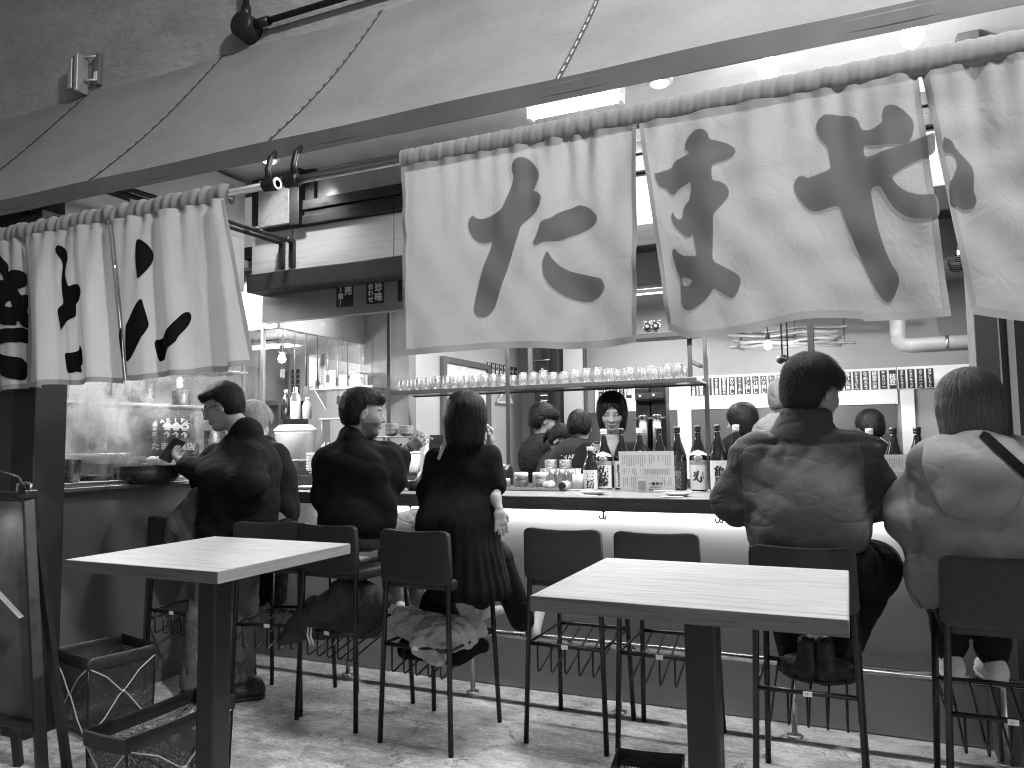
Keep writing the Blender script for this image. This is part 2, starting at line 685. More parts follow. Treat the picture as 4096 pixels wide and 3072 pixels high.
def M_canvas():
    m, t, p = nodes('grey_canvas')
    vec = coords(t)
    c = ramp(t, noise(t, vec, 2.2, 6, .65), [(.3, .21), (.7, .28)])
    t.links.new(c, p.inputs['Base Color'])
    p.inputs['Roughness'].default_value = .8
    p.inputs['Specular IOR Level'].default_value = .25
    h = math_(t, 'ADD', math_(t, 'MULTIPLY', noise(t, coords(t, (1, 1, 1), rot=(0, .6, 0)), 30, 5, .65), 1), math_(t, 'MULTIPLY', noise(t, vec, 200, 3), .3))
    bump(t, p, h, .5, .008)
    return m


m_canvas = M_canvas()
AX0, AX1 = -5.6, 3.2
seams = [-4.25, -3.139, -2.082, -.836, .35, 1.6]


def aw(x, v):
    """point on the canvas: v 0 at the bar, 1 at the wall"""
    sag = -.035 * math.sin(PI * v) * (1 + .25 * math.sin(x * 2.1 + .7)) + .006 * math.sin(x * 5 + v * 4)
    y = 2.262 + v * .858
    z = 2.452 + v * 1.035 + sag
    return Vector((x, y, z))


edges = [AX0] + seams + [AX1]
for a, b in zip(edges[:-1], edges[1:]):
    q = MB().grid(lambda u, v, a=a, b=b: aw(a + (b - a) * u, v), 26, 22)
    o = q.build('canvas_panel', m_canvas, AW, True)
    o.location = -Vector(AW.location)
m_seam = M('dark_seam', .07, .7)
m_lace = M('light_lacing', .55, .6)
for x in seams:
    q = MB().grid(lambda u, v, x=x: aw(x + (u - .5) * .022, v) + Vector((0, -.0026, .0026)), 2, 30)
    o = q.build('seam', m_seam, AW, True)
    o.location = -Vector(AW.location)
    q2 = MB()
    for k in range(17):
        v0 = .03 + k * .056
        q2.grid(lambda u, v, x=x, v0=v0: aw(x + .002 + (u - .5) * .006, v0 + v * .036) + Vector((0, -.0048, .0048)), 1, 3)
    o2 = q2.build('lacing', m_lace, o, True)
    o2['kind'] = 'stuff'
m_hem = M('dark_hem', .10, .6, var=.2)
q = MB().rbox((AX0, 2.236, 2.412), (AX1, 2.276, 2.458), .006)
o = q.build('front_bar', m_hem, AW)
o.location = -Vector(AW.location)
q = MB().grid(lambda u, v: Vector((AX0 + (AX1 - AX0) * u, 2.2335 + .004 * math.sin(u * 60), 2.470 - .075 * v)), 160, 2)
o = q.build('hem_band', m_hem, AW, True)
o.location = -Vector(AW.location)
for x0 in (-3.12, -3.20):
    q = MB().tube([(x0, 2.42, 2.53), (x0, 3.64, 2.55)], .0125, 10).tube([(x0, 3.36, 2.55), (x0, 3.39, 2.55)], .017, 10)
    o = q.build('support_rod', m_black, AW, True)
    o.location = -Vector(AW.location)
    q = MB().tube([(x0, 3.64, 2.565), (x0, 3.682, 2.55)], .02, 10).rbox((x0 - .02, 3.676, 2.39), (x0 + .02, 3.698, 2.57), .004)
    o = q.build('support_rod_foot', m_black, AW, True)
    o.location = -Vector(AW.location)

# ------------------------------------------------------------------ curtain poles with clamps
def pole(x0, x1, label, cap_at):
    P = thing('curtain_pole', label, 'pole', ((x0 + x1) / 2, 2.2, 2.28))
    L = Vector(P.location)
    q = MB().tube([(x0, 2.2, 2.28), (x1, 2.2, 2.28)], .0155, 16)
    o = q.build('tube', m_steel, P, True)
    o.location = -L
    xs = cap_at
    sgn = 1 if xs == x1 else -1
    q = MB().lathe([(.001, -.03), (.024, -.03), (.026, -.024), (.026, .024), (.024, .03), (.001, .03)], 18, (xs - sgn * .02, 2.2, 2.28), 'X')
    c = q.build('clamp', m_black, P, True)
    c.location = -L
    q = MB().tube([(xs - sgn * .03, 2.2, 2.30), (xs - sgn * .032, 2.195, 2.34), (xs - sgn * .03, 2.21, 2.39), (xs - sgn * .03, 2.24, 2.42)], [.014, .012, .012, .012], 8)
    c2 = q.build('clamp_arm', m_black, P, True)
    c2.location = -L
    if sgn > 0:
        for r0, r1, mm in ((0, .006, m_white), (.010, .014, m_white), (.0185, .0235, m_white)):
            q = MB().lathe([(max(r0, .0005), .0305), (r1, .0305), (r1, .0325), (max(r0, .0005), .0325)], 20, (xs - .02, 2.2, 2.28), 'X')
            e = q.build('end_ring', mm, c, True)
    return P


pole(-4.6, -1.945, 'steel curtain pole carrying the left curtain, with a ringed end cap', -1.945)
pole(-1.885, 3.0, 'steel curtain pole carrying the right curtain', -1.885)

# ------------------------------------------------------------------ shop curtains (noren)
LETTERS = {
 'TA': [[(-922,2201,-908,2201,-891,2190,-875,2170,-862,2146,-862,2130,-868,2111,-880,2087,-870,2083,-858,2074,-852,2064,-854,2049,-861,2035,-875,2019,-897,2002,-923,1980,-928,1962,-935,1936,-948,1902,-960,1873,-975,1834,-990,1791,-1003,1757,-1018,1718,-1044,1693,-1073,1697,-1088,1718,-1083,1762,-1073,1795,-1047,1864,-1032,1903,-1020,1937,-1037,1936,-1056,1936,-1076,1945,-1093,1962,-1103,1984,-1106,2002,-1103,2020,-1096,2031,-1090,2034,-1083,2025,-1065,2020,-1045,2020,-1021,2025,-983,2037,-972,2066,-957,2104,-946,2141,-950,2155,-952,2171,-946,2183,-935,2195),],[(-860,1984,-848,1990,-827,1993,-809,2004,-781,2015,-754,2020,-736,2025,-721,2022,-701,2011,-684,1993,-674,1979,-672,1968,-676,1958,-689,1949,-716,1938,-747,1929,-779,1920,-797,1915,-824,1918,-847,1919,-861,1916,-872,1910,-882,1914,-884,1923,-877,1936,-867,1963),],[(-838,1893,-825,1866,-807,1845,-772,1821,-728,1805,-684,1791,-663,1785,-657,1772,-654,1757,-660,1743,-675,1728,-699,1718,-729,1720,-773,1736,-804,1757,-831,1781,-849,1808,-854,1839,-852,1865),],],
 'MAYA': [[(-371,2189,-350,2187,-334,2174,-331,2155,-312,2150,-283,2137,-263,2119,-257,2105,-264,2093,-285,2084,-314,2080,-325,2072,-326,2050,-325,2031,-304,2026,-287,2013,-279,1993,-282,1975,-301,1953,-324,1932,-325,1891,-328,1842,-330,1796,-306,1781,-278,1763,-258,1746,-254,1731,-260,1707,-272,1687,-283,1684,-303,1699,-329,1718,-339,1702,-357,1682,-385,1664,-400,1660,-412,1665,-421,1678,-422,1716,-424,1753,-436,1786,-445,1818,-448,1840,-441,1851,-432,1839,-413,1822,-389,1817,-372,1816,-376,1842,-382,1870,-385,1886,-390,1876,-405,1878,-423,1897,-441,1922,-447,1945,-443,1960,-434,1940,-422,1932,-413,1940,-412,1959,-406,1974,-391,1985,-386,2012,-385,2037,-407,2028,-424,2023,-435,2010,-448,2012,-460,2033,-482,2042,-490,2066,-495,2088,-487,2082,-471,2088,-445,2093,-436,2112,-417,2117,-387,2125,-401,2138,-403,2151,-393,2172),(-420,1763,-403,1756,-387,1746,-394,1735,-412,1733,-417,1741),],[(-25,2172,-1,2172,30,2161,51,2150,60,2136,64,2116,85,2111,106,2120,117,2127,115,2146,120,2163,133,2170,151,2164,172,2144,186,2124,189,2104,185,2081,176,2060,158,2055,103,2064,67,2075,69,2040,92,2041,133,2049,173,2058,198,2067,228,2071,233,2070,233,2019,201,2013,165,1997,127,1972,143,1946,167,1925,196,1914,232,1911,233,1843,193,1849,159,1862,136,1884,117,1916,101,1957,79,1953,84,1903,91,1850,104,1792,119,1742,133,1716,135,1693,128,1671,116,1647,105,1644,93,1655,77,1687,54,1752,31,1818,13,1878,2,1918,-28,1913,-49,1907,-68,1909,-86,1927,-102,1953,-109,1975,-108,1995,-99,2009,-86,2012,-75,2001,-56,2005,-13,2017,-17,2052,-20,2082,-36,2103,-46,2129,-46,2150,-39,2163),],],
 'YA2': [[(251,2063,272,2052,280,2028,296,2003,311,1976,315,1956,312,1910,318,1887,315,1874,303,1866,289,1866,273,1878,260,1882,262,1945,266,1945,281,1981,279,2006,268,2019,255,2020),],],
 'TO': [[(-3145,2170,-3132,2180,-3114,2175,-3087,2159,-3059,2136,-3052,2114,-3055,2096,-3065,2073,-3069,2047,-3054,2012,-3038,1984,-3019,1992,-2989,1992,-2958,1982,-2941,1963,-2940,1942,-2956,1920,-2989,1907,-2986,1882,-2984,1849,-3016,1843,-3050,1827,-3071,1805,-3075,1791,-3084,1818,-3097,1855,-3107,1885,-3101,1900,-3071,1915,-3086,1955,-3098,2011,-3099,2047,-3096,2083,-3107,2111,-3125,2131,-3144,2154),],[(-3046,1700,-3010,1695,-2976,1698,-2955,1704,-2956,1728,-2939,1708,-2925,1684,-2920,1661,-2928,1644,-2941,1636,-2929,1606,-2964,1614,-2981,1608,-3019,1610,-3029,1638),],[(-2695,1784,-2689,1744,-2685,1699,-2677,1648,-2689,1665,-2707,1711,-2716,1751,-2709,1771),],],
 'SHI': [[(-2640,2145,-2615,2141,-2587,2122,-2567,2094,-2557,2070,-2562,2043,-2580,2005,-2606,1968,-2618,2009,-2631,2050,-2637,2091),],[(-2582,1893,-2571,1859,-2555,1813,-2544,1779,-2553,1751,-2567,1725,-2589,1687,-2619,1650,-2652,1631,-2662,1686,-2666,1782,-2647,1809,-2625,1846,-2602,1872),],[(-2523,1719,-2492,1722,-2447,1739,-2411,1752,-2382,1780,-2365,1809,-2354,1819,-2340,1818,-2331,1803,-2332,1785,-2346,1753,-2363,1722,-2369,1695,-2409,1671,-2460,1644,-2495,1628,-2505,1655),],],
 'KI': [[(-3561,2183,-3527,2187,-3507,2164,-3481,2136,-3472,2116,-3474,2097,-3445,2103,-3407,2100,-3374,2087,-3357,2070,-3355,2042,-3361,2017,-3412,2013,-3382,1979,-3349,1985,-3342,1960,-3342,1929,-3345,1899,-3328,1885,-3323,1848,-3323,1823,-3365,1839,-3390,1865,-3404,1864,-3398,1847,-3450,1848,-3489,1854,-3505,1880,-3505,1924,-3505,1968,-3530,1977,-3575,2000,-3599,2066,-3580,2083,-3530,2062,-3486,2058,-3502,2088,-3543,2117,-3556,2151),(-3474,1937,-3448,1968,-3428,1929),],[(-3601,1767,-3544,1795,-3516,1825,-3478,1834,-3431,1834,-3393,1835,-3355,1833,-3325,1817,-3318,1755,-3371,1768,-3437,1770,-3479,1763,-3487,1742,-3477,1719,-3433,1708,-3358,1697,-3327,1674,-3310,1646,-3313,1622,-3329,1595,-3371,1597,-3437,1612,-3496,1637,-3536,1664,-3587,1697),],],
}


m_noren = M_cloth('noren_cotton', .30, .36, .06, tv=.50, crease=1.0)
m_norenl = M_cloth('noren_cotton_left', .50, .36, .06, tv=.62, crease=.9)
m_nhem = M_cloth('noren_hem', .27, .12, .05, tv=.5, crease=.3)
m_ink_glare = M_cloth('noren_ink_glare', .14, .4, .04, tv=.40, crease=.25)  # black ink greyed and made translucent, glare over it put into the colour
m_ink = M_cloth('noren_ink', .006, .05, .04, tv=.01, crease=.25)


def chaikin(P):
    out = []
    n = len(P)
    for i in range(n):
        a, b = P[i], P[(i + 1) % n]
        out += [(a[0] * .8 + b[0] * .2, a[1] * .8 + b[1] * .2), (a[0] * .2 + b[0] * .8, a[1] * .2 + b[1] * .8)]
    return out


def ink(polys, surf, m, parent, off=.0035):
    """brush lettering laid on the folds of the cloth"""
    for poly in polys:
        loops = []
        for flat in poly:
            P = [(flat[i] / 1000, flat[i + 1] / 1000) for i in range(0, len(flat), 2)]
            loops.append([Vector((x, z, 0)) for x, z in chaikin(chaikin(P))])
        tris = tessellate_polygon(loops)
        allv = [v for l in loops for v in l]
        bm = bmesh.new()
        bv = [bm.verts.new(v) for v in allv]
        for t3 in tris:
            try:
                bm.faces.new([bv[i] for i in t3])
            except ValueError:
                pass
        xs = [v.x for v in allv]
        zs = [v.y for v in allv]
        st = .011
        for ax, (lo, hi) in ((0, (min(xs), max(xs))), (1, (min(zs), max(zs)))):
            k = lo + st
            while k < hi:
                co = (k, 0, 0) if ax == 0 else (0, k, 0)
                no = (1, 0, 0) if ax == 0 else (0, 1, 0)
                bmesh.ops.bisect_plane(bm, geom=list(bm.verts) + list(bm.edges) + list(bm.faces), plane_co=co, plane_no=no, dist=1e-6)
                k += st
        for v in bm.verts:
            x, z = v.co.x, v.co.y
            p = surf(x, z)
            v.co = Vector((p.x, p.y - off, p.z))
        bmesh.ops.recalc_face_normals(bm, faces=list(bm.faces))
        me = bpy.data.meshes.new('brush_lettering')
        bm.to_mesh(me)
        bm.free()
        me.polygons.foreach_set('use_smooth', [True] * len(me.polygons))
        o = obj('brush_lettering', me, m, parent)
        o.location = -Vector(parent.location)


def folds(terms, amp0, amp1):
    def fn(x, z):
        t = max(0, min(1, (2.25 - z) / .67))
        a = amp0 * (1 - t) + amp1 * t
        return a * sum(w * math.sin(k * x + ph + sl * t) for w, k, ph, sl in terms)
    return fn


def noren_panel(parent, xl0, xl1, xr0, xr1, zb, surf, gather, cloth=None):
    """xl0/xr0 edges at the pole, xl1/xr1 at the hem; zb(x) hem height"""
    L = -Vector(parent.location)
    nu = max(24, int((xr1 - xl1) / .009))

    def pt(u, v, z0=0.0, z1=1.0):
        v = z0 + (z1 - z0) * v
        x = (xl0 + (xl1 - xl0) * v) * (1 - u) + (xr0 + (xr1 - xr0) * v) * u
        z = 2.247 + (zb(x) - 2.247) * v
        return surf(x, z)
    hem = .968
    o = MB().grid(lambda u, v: pt(u, v, 0, hem), nu, 66).build('cloth_panel', cloth or m_noren, parent, True)
    o.location = L
    o2 = MB().grid(lambda u, v: pt(u, v, hem, 1.0) + Vector((0, -.001, 0)), nu, 4).build('hem', m_nhem, parent, True)
    o2.location = L
    for e in (0, 1):
        w = .013 / (xr1 - xl1)
        o3 = MB().grid(lambda u, v, e=e: pt(e * (1 - w) + u * w, v, .01, .966) + Vector((0, -.0016, 0)), 3, 50).build('side_hem', m_nhem, parent, True)
        o3.location = L


def sleeve(parent, x0, x1, ruffle, freq):
    rnd = random.Random(int(x0 * 100))
    ph = [rnd.uniform(0, 6) for _ in range(8)]
    n = int((x1 - x0) / .006)

    def fn(u, v):
        x = x0 + (x1 - x0) * u
        w = -PI / 2 + 2 * PI * v + .35
        rr = .0215 + ruffle * (.5 + .5 * math.sin(freq * x + ph[0] + 1.2 * math.sin(w + x * 9) + 2 * math.sin(x * 13 + ph[1]))) + ruffle * .4 * math.sin(freq * 2.3 * x + ph[2] + w)
        zz = .039 if math.sin(w) < 0 else .033
        return Vector((x + ruffle * .8 * math.sin(freq * .7 * x + w * 1.3), 2.2 + rr * math.cos(w), 2.28 + (zz + rr - .0215) * math.sin(w)))
    o = MB().grid(fn, n, 20).build('pole_sleeve', m_nhem, parent, True)
    o.location = -Vector(parent.location)


def surf_right(x, z):
    t = max(0, min(1, (2.25 - z) / .67))
    y = 2.2 - .022
    # tight gathers below the sleeve fading downwards
    g = math.exp(-t * 5) * (.0065 * math.sin(x * 61 + 2 * math.sin(x * 9) + 3 * t) + .005 * math.sin(x * 97 + 1.3 - 4 * t)) * (.6 + .4 * math.sin(x * 5.3))
    f = .010 * (.35 + t) * math.sin(x * 7.5 + .6 + .8 * t) + .005 * (.3 + .9 * t) * math.sin(x * 17 + 2.1 - 1.5 * t)
    f += .0036 * math.sin(x * 40 + z * 11 + 3 * math.sin(z * 7)) * (1 - .5 * t) + .0025 * math.sin(x * 23 - z * 31 + 2 * math.sin(x * 11 + z * 9))
    return Vector((x, y + g * 1.5 + f * 1.6 - .02 * t, z))


NR = thing('shop_curtain', 'long white right-hand noren with three big brush characters greyed to stand for glare', 'curtain', (-.4, 2.2, 1.58))
wav = lambda x: .010 * math.sin(x * 9 + 1)
noren_panel(NR, -1.372, -1.345, -.545, -.553, lambda x: 1.592 - .014 * (x + 1.34) / .8 + .006 * math.sin(x * 11), surf_right, 0)


def zb2(x):
    a = 1.597 + .018 * math.sin((x + .20) * 10.5) * (1 if x < .05 else .3)
    if x < -.40:
        a = 1.578 + (-.40 - x) * .55
    return a


def surf_mid(x, z):
    p = surf_right(x, z)
    t = max(0, min(1, (2.25 - z) / .67))
    # left edge swings inward
    w = math.exp(-((x + .47) / .07) ** 2)
    p.y += .05 * w * t - .012 * t
    return p


noren_panel(NR, -.538, -.466, .205, .243, zb2, surf_mid, 0)


def surf_third(x, z):
    p = surf_right(x, z)
    p.y += .012
    return p


noren_panel(NR, .214, .292, .95, .97, lambda x: 1.592 - .03 * max(0, min(1, (x - .3) / .15)) + .006 * math.sin(x * 9), surf_third, 0)
noren_panel(NR, .955, .965, 1.75, 1.75, lambda x: 1.585 + .006 * math.sin(x * 9), surf_third, 0)
sleeve(NR, -1.383, 1.76, .0022, 120)
ink(LETTERS['TA'], surf_right, m_ink_glare, NR)
ink(LETTERS['MAYA'], surf_mid, m_ink_glare, NR)
ink(LETTERS['YA2'], surf_third, m_ink_glare, NR)


def surf_left(x, z):
    t = max(0, min(1, (2.25 - z) / .67))
    xx = x + .10 * t * (1 - (x + 2.0) / -1.6) * 0
    g = math.exp(-t * 4) * (.008 * math.sin(x * 52 + 2 * math.sin(x * 7)) + .006 * math.sin(x * 83 + .4))
    k = x - .12 * t
    tri = lambda q: .75 * math.asin(.985 * math.sin(q))
    f = .022 * (.5 + .7 * t) * tri(k * 24 + 1.2) + .012 * (.5 + .6 * t) * tri(k * 41 + .5) + .018 * t * math.sin(k * 11 + 2)
    return Vector((x, 2.2 - .026 + g + f - .015 * t, z))


NL = thing('shop_curtain', 'gathered white left-hand noren with black brush characters', 'curtain', (-3.0, 2.2, 1.56))
noren_panel(NL, -2.79, -2.655, -2.165, -2.003, lambda x: 1.557 + .03 * max(0, (x + 2.66) / .66) + .004 * math.sin(x * 30), surf_left, 0, m_norenl)
noren_panel(NL, -3.36, -3.301, -2.80, -2.664, lambda x: 1.560 + .004 * math.sin(x * 26), surf_left, 0, m_norenl)
noren_panel(NL, -4.1, -4.1, -3.37, -3.306, lambda x: 1.555 + .004 * math.sin(x * 22), lambda x, z: surf_left(x, z) + Vector((0, .012, 0)), 0, m_norenl)
sleeve(NL, -4.12, -2.16, .008, 55)
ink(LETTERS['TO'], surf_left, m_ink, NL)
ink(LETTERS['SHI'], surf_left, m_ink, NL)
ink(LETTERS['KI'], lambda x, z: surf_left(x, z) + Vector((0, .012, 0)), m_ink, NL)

# ------------------------------------------------------------------ lamps under the awning and the street lamp
m_tube = M_emit('lit_tube', 22)
m_lamp = M_emit('lit_lamp', 30)


def batten(x0, x1, y, z, label, power):
    T = thing('batten_lamp', label, 'lamp', ((x0 + x1) / 2, y, z))
    h = (x1 - x0) / 2
    MB().rbox((-h - .02, -.03, .022), (h + .02, .03, .06), .004).build('housing', m_white, T)
    MB().tube([(-h, 0, 0), (h, 0, 0)], .02, 12).build('tube', m_tube, T, True)
    for s in (-1, 1):
        MB().rbox((s * h - .012 + .006 * s, -.024, -.024), (s * h + .012 + .006 * s, .024, .024), .003).build('end_cap', m_white, T)
        MB().tube([(s * h * .7, 0, .06), (s * h * .7, 0, .135)], .006, 6).build('hanger', m_white, T)
    area('tube_light', (0, 0, -.03), (0, 0, 0), 2 * h, .04, power, T)
    point('tube_glow', (0, -.06, .0), power * .7, .05, T)
    return T


batten(-1.34, -.90, 3.30, 2.868, 'bright tube lamp under the awning above the leftmost big brush character', 26)


def globe(x, y, z, label, power):
    T = thing('globe_lamp', label, 'lamp', (x, y, z))
    MB().lathe([(.001, -.045), (.02, -.041), (.036, -.027), (.045, 0), (.036, .027), (.022, .042), (.02, .05)], 18).build('globe', m_lamp, T, True)
    MB().lathe([(.024, .05), (.026, .085), (.04, .09), (.04, .10)], 14).build('socket', m_white, T, True)
    MB().tube([(0, 0, .10), (0, 0, 2.998 - z)], .008, 8).build('stem', m_white, T, True)
    point('globe_light', (0, 0, -.055), power, .045, T)


globe(-.249, 3.30, 2.868, 'glowing round lamp under the awning above the middle of the right curtain', 22)
globe(.295, 3.30, 2.880, 'glowing round lamp under the awning at the far right', 22)


def downlight(x, y, z, label, power, target=None):
    T = thing('downlight', label, 'lamp', (x, y, z))
    MB().lathe([(.030, -.004), (.055, -.006), (.06, -.002), (.06, .03)], 20).build('trim_ring', m_white, T, True)
    MB().lathe([(.001, -.014), (.034, -.014), (.034, .004), (.001, .004)], 16).build('lens', m_lamp, T, True)
    if power:
        spot('downlight_beam', (0, 0, -.022), ((target or (0, 0, -1))), power, 120, .8, .03, T)
    return T


dl = downlight(-3.07, 3.42, 2.975, 'round lit downlight above the pale wood panel', 30, (0, .35, -1))
downlight(-.74, 3.42, 2.962, 'round downlight beside the lit tube above the right curtain', 8)

S = thing('street_lamp', 'street lamp on a steel column beside the seating', 'street lamp', (3.2, .1, 0))
MB().lathe([(.13, 0), (.13, .02), (.07, .05), (.055, 3), (.045, 5.3)], 14).build('column', m_steel, S, True)
MB().tube([(0, 0, 5.2), (-.15, .05, 5.3), (-.9, .3, 5.25), (-2.0, .68, 5.06)], .035, 10).build('arm', m_steel, S, True)
MB().rbox((-2.45, .58, 4.98), (-1.95, .82, 5.08), .02).build('lamp_head', m_alu, S)
MB().rbox((-2.4, .61, 4.968), (-2.0, .79, 4.978), .002).build('lens', M_emit('street_lamp_lens', 30), S)
spot('street_lamp_light', (-2.2, .7, 4.94), (-3.6, 2.0, 0), 1080, 150, .6, .12, S)


# ------------------------------------------------------------------ counter
CT = thing('bar_counter', 'long wooden bar counter lit by a strip lamp under its front edge', 'counter', (-.7, 3.78, 0))
CL = -Vector(CT.location)
m_ctop = M_wood('counter_wood', .22, 'X', .35, .30, scale=.8)
m_cedge = M_wood('counter_edge_wood', .085, 'X', .45, .4, scale=.8)
for k, (a, b) in enumerate(((3.446, 3.60), (3.602, 3.76), (3.762, 3.93), (3.932, 4.14))):
    MB().rbox((-2.95, a, .966 if k == 0 else .972), (.80, b, 1.030 - .0007 * k), .003).build('top_plank', m_ctop, CT, loc=CL)
MB().rbox((-2.951, 3.4395, .964), (.801, 3.4455, 1.027), .002).build('front_edge', m_cedge, CT, loc=CL)
MB().rbox((-3.528, 3.745, .004), (.80, 3.80, .965), .002).build('front_panel', m_front, CT, loc=CL)
MB().rbox((-2.94, 3.722, .951), (.79, 3.740, .963), .002).build('strip_lamp', M_emit('led_strip', 5), CT, loc=CL)
a_ = area('strip_light', (-1.075 + CL.x, 3.722 + CL.y, .947), (R(6), 0, 0), 3.7, .012, 20, CT)
MB().rbox((-2.95, 4.145, .004), (.80, 4.20, .96), .003).build('back_panel', m_steel, CT, loc=CL)
for x in (-2.135, -1.074, -.539, .62):
    q = MB()
    q.rbox((x - .008, 3.462, .957), (x + .008, 3.475, .9655), .002)
    q.tube([(x, 3.468, .96), (x, 3.468, .935)], .003, 6)
    for s in (-1, 1):
        q.tube([(x, 3.468, .94), (x + s * .004, 3.460, .928), (x + s * .012, 3.455, .926), (x + s * .016, 3.452, .936), (x + s * .016, 3.45, .942)], .003, 6)
    q.build('coat_hook', m_blackm, CT, smooth=True, loc=CL)
FR = thing('foot_rail', 'shiny steel foot rail on short posts along the counter front', 'rail', (-1.0, 3.60, 0))
FL_ = -Vector(FR.location)
MB().tube([(-3.5, 3.597, .314), (.80, 3.597, .314)], .019, 14).build('rail', m_chrome, FR, True, FL_)
for k in range(6):
    x = -3.41 + k * .785
    MB().tube([(x, 3.597, .006), (x, 3.597, .30)], .012, 10).build('rail_post', m_steel, FR, True, FL_)
    MB().lathe([(.034, .0), (.034, .005), (.014, .008), (.001, .008)], 18, (x, 3.597, .001)).build('flange', m_steel, FR, True, FL_)

# ------------------------------------------------------------------ standing tables
m_ttop = M_wood('pale_table_wood', .35, 'X', .5, .42, scale=1.9)
m_tedge_shade = M_wood('table_edge_wood_shade', .085, 'X', .55, .5, scale=1.1)  # long edges coloured darker than the wood, the unlit front painted in
m_tedge_lit = M_wood('table_edge_wood_across_lit', .22, 'Y', .35, .5, scale=1.1)  # same edging in a lighter tone, painted as the side facing the lamp


def table(cx, cy, w, d, label, rz=0):
    T = thing('standing_table', label, 'table', (cx, cy, 0), rz, 'standing tables')
    MB().rbox((-w / 2, -d / 2, .9215), (w / 2, d / 2, .950), .0015).build('table_top', m_ttop, T)
    MB().rbox((-w / 2 - .0015, -d / 2 - .002, .916), (w / 2 + .0015, -d / 2 - .0002, .9488), .0005).build('long_edging', m_tedge_shade, T)
    MB().rbox((-w / 2 - .0015, d / 2 + .0002, .916), (w / 2 + .0015, d / 2 + .002, .9488), .0005).build('long_edging', m_tedge_shade, T)
    MB().rbox((-w / 2 - .002, -d / 2, .916), (-w / 2 - .0002, d / 2, .9488), .0005).build('short_edging', m_tedge_lit, T)
    MB().rbox((w / 2 + .0002, -d / 2, .916), (w / 2 + .002, d / 2, .9488), .0005).build('short_edging', m_tedge_lit, T)
    MB().rbox((-w / 2 + .004, -d / 2 + .004, .9165), (w / 2 - .004, d / 2 - .004, .9212), .001).build('underside', m_dkwood, T)
    MB().rbox((-.15, -.15, .905), (.15, .15, .9162), .002).build('mounting_plate', m_blackm, T)
    MB().rbox((-.038, -.038, .016), (.038, .038, .905), .008).build('leg', m_black, T)
    MB().rbox((-.21, -.21, .001), (.21, .21, .015), .004).build('base_plate', m_black, T)
    return T


table(-.345, 1.90, .656, .582, 'pale wood standing table in the right foreground')
table(-1.92, 1.908, .63, .60, 'pale wood standing table in the left foreground beside the mesh baskets', R(-.5))

# ------------------------------------------------------------------ bar stools
m_leather = M('dark_leatherette', .030, .5, var=.15, vscale=30, bscale=220, bstr=.25, bdist=.001)
m_leather.node_tree.nodes['Principled BSDF'].inputs['Specular IOR Level'].default_value = .3


def pad_back():
    """upholstered backrest: curved, soft edges"""
    bm = bmesh.new()
    bmesh.ops.create_cube(bm, size=1)
    bmesh.ops.bevel(bm, geom=list(bm.edges), offset=.12, segments=3, affect='EDGES', profile=.5)
    bmesh.ops.subdivide_edges(bm, edges=[e for e in bm.edges if abs(e.verts[0].co.x - e.verts[1].co.x) > .3], cuts=7)
    for v in bm.verts:
        x, y, z = v.co
        w = .358 if z < 0 else .350
        Z = .808 + z * .232 - .010 * (1 - (2 * x) ** 2) * (z > 0)
        v.co = (x * w, -.198 + y * .034 - (Z - .70) * .06 - .012 * (1 - (2 * x) ** 2), Z)
    bm.normal_update()
    me = bpy.data.meshes.new('backrest')
    bm.to_mesh(me)
    bm.free()
    return me


def make_stool():
    T = thing('bar_stool', 'x', 'stool', (0, 0, 0), 0, 'bar stools along the counter')
    auto_smooth(obj('backrest', pad_back(), m_leather, T), 60)
    q = MB()
    q.rbox((-.175, -.185, .662), (.175, .19, .712), .014)
    auto_smooth(q.build('seat', m_leather, T), 50)
    for sx in (-1, 1):
        MB().tube([(sx * .18, -.215, .001), (sx * .160, -.196, .70), (sx * .155, -.2, .74)], .0115, 8).build('leg', m_blackm, T, True)
        MB().tube([(sx * .18, .215, .001), (sx * .163, .175, .662)], .0115, 8).build('leg', m_blackm, T, True)
        MB().tube([(sx * .168, -.203, .42), (sx * .169, .19, .42)], .006, 6).build('side_bar', m_blackm, T, True)
    MB().tube([(-.17, -.204, .42), (.17, -.204, .42)], .009, 8).build('cross_bar', m_blackm, T, True)
    MB().tube([(-.17, .192, .42), (.17, .192, .42)], .009, 8).build('cross_bar', m_blackm, T, True)
    for k in range(5):
        x = -.125 + k * .0625
        MB().tube([(x, -.204, .42), (x, -.204, .315), (x, -.196, .303), (x, -.185, .303), (x, .192, .415)], .0042, 6).build('basket_wire', m_blackm, T, True)
    MB().rbox((-.012, -.2165, .410), (.018, -.2135, .428), .001).build('number_tag', m_white, T)
    return T


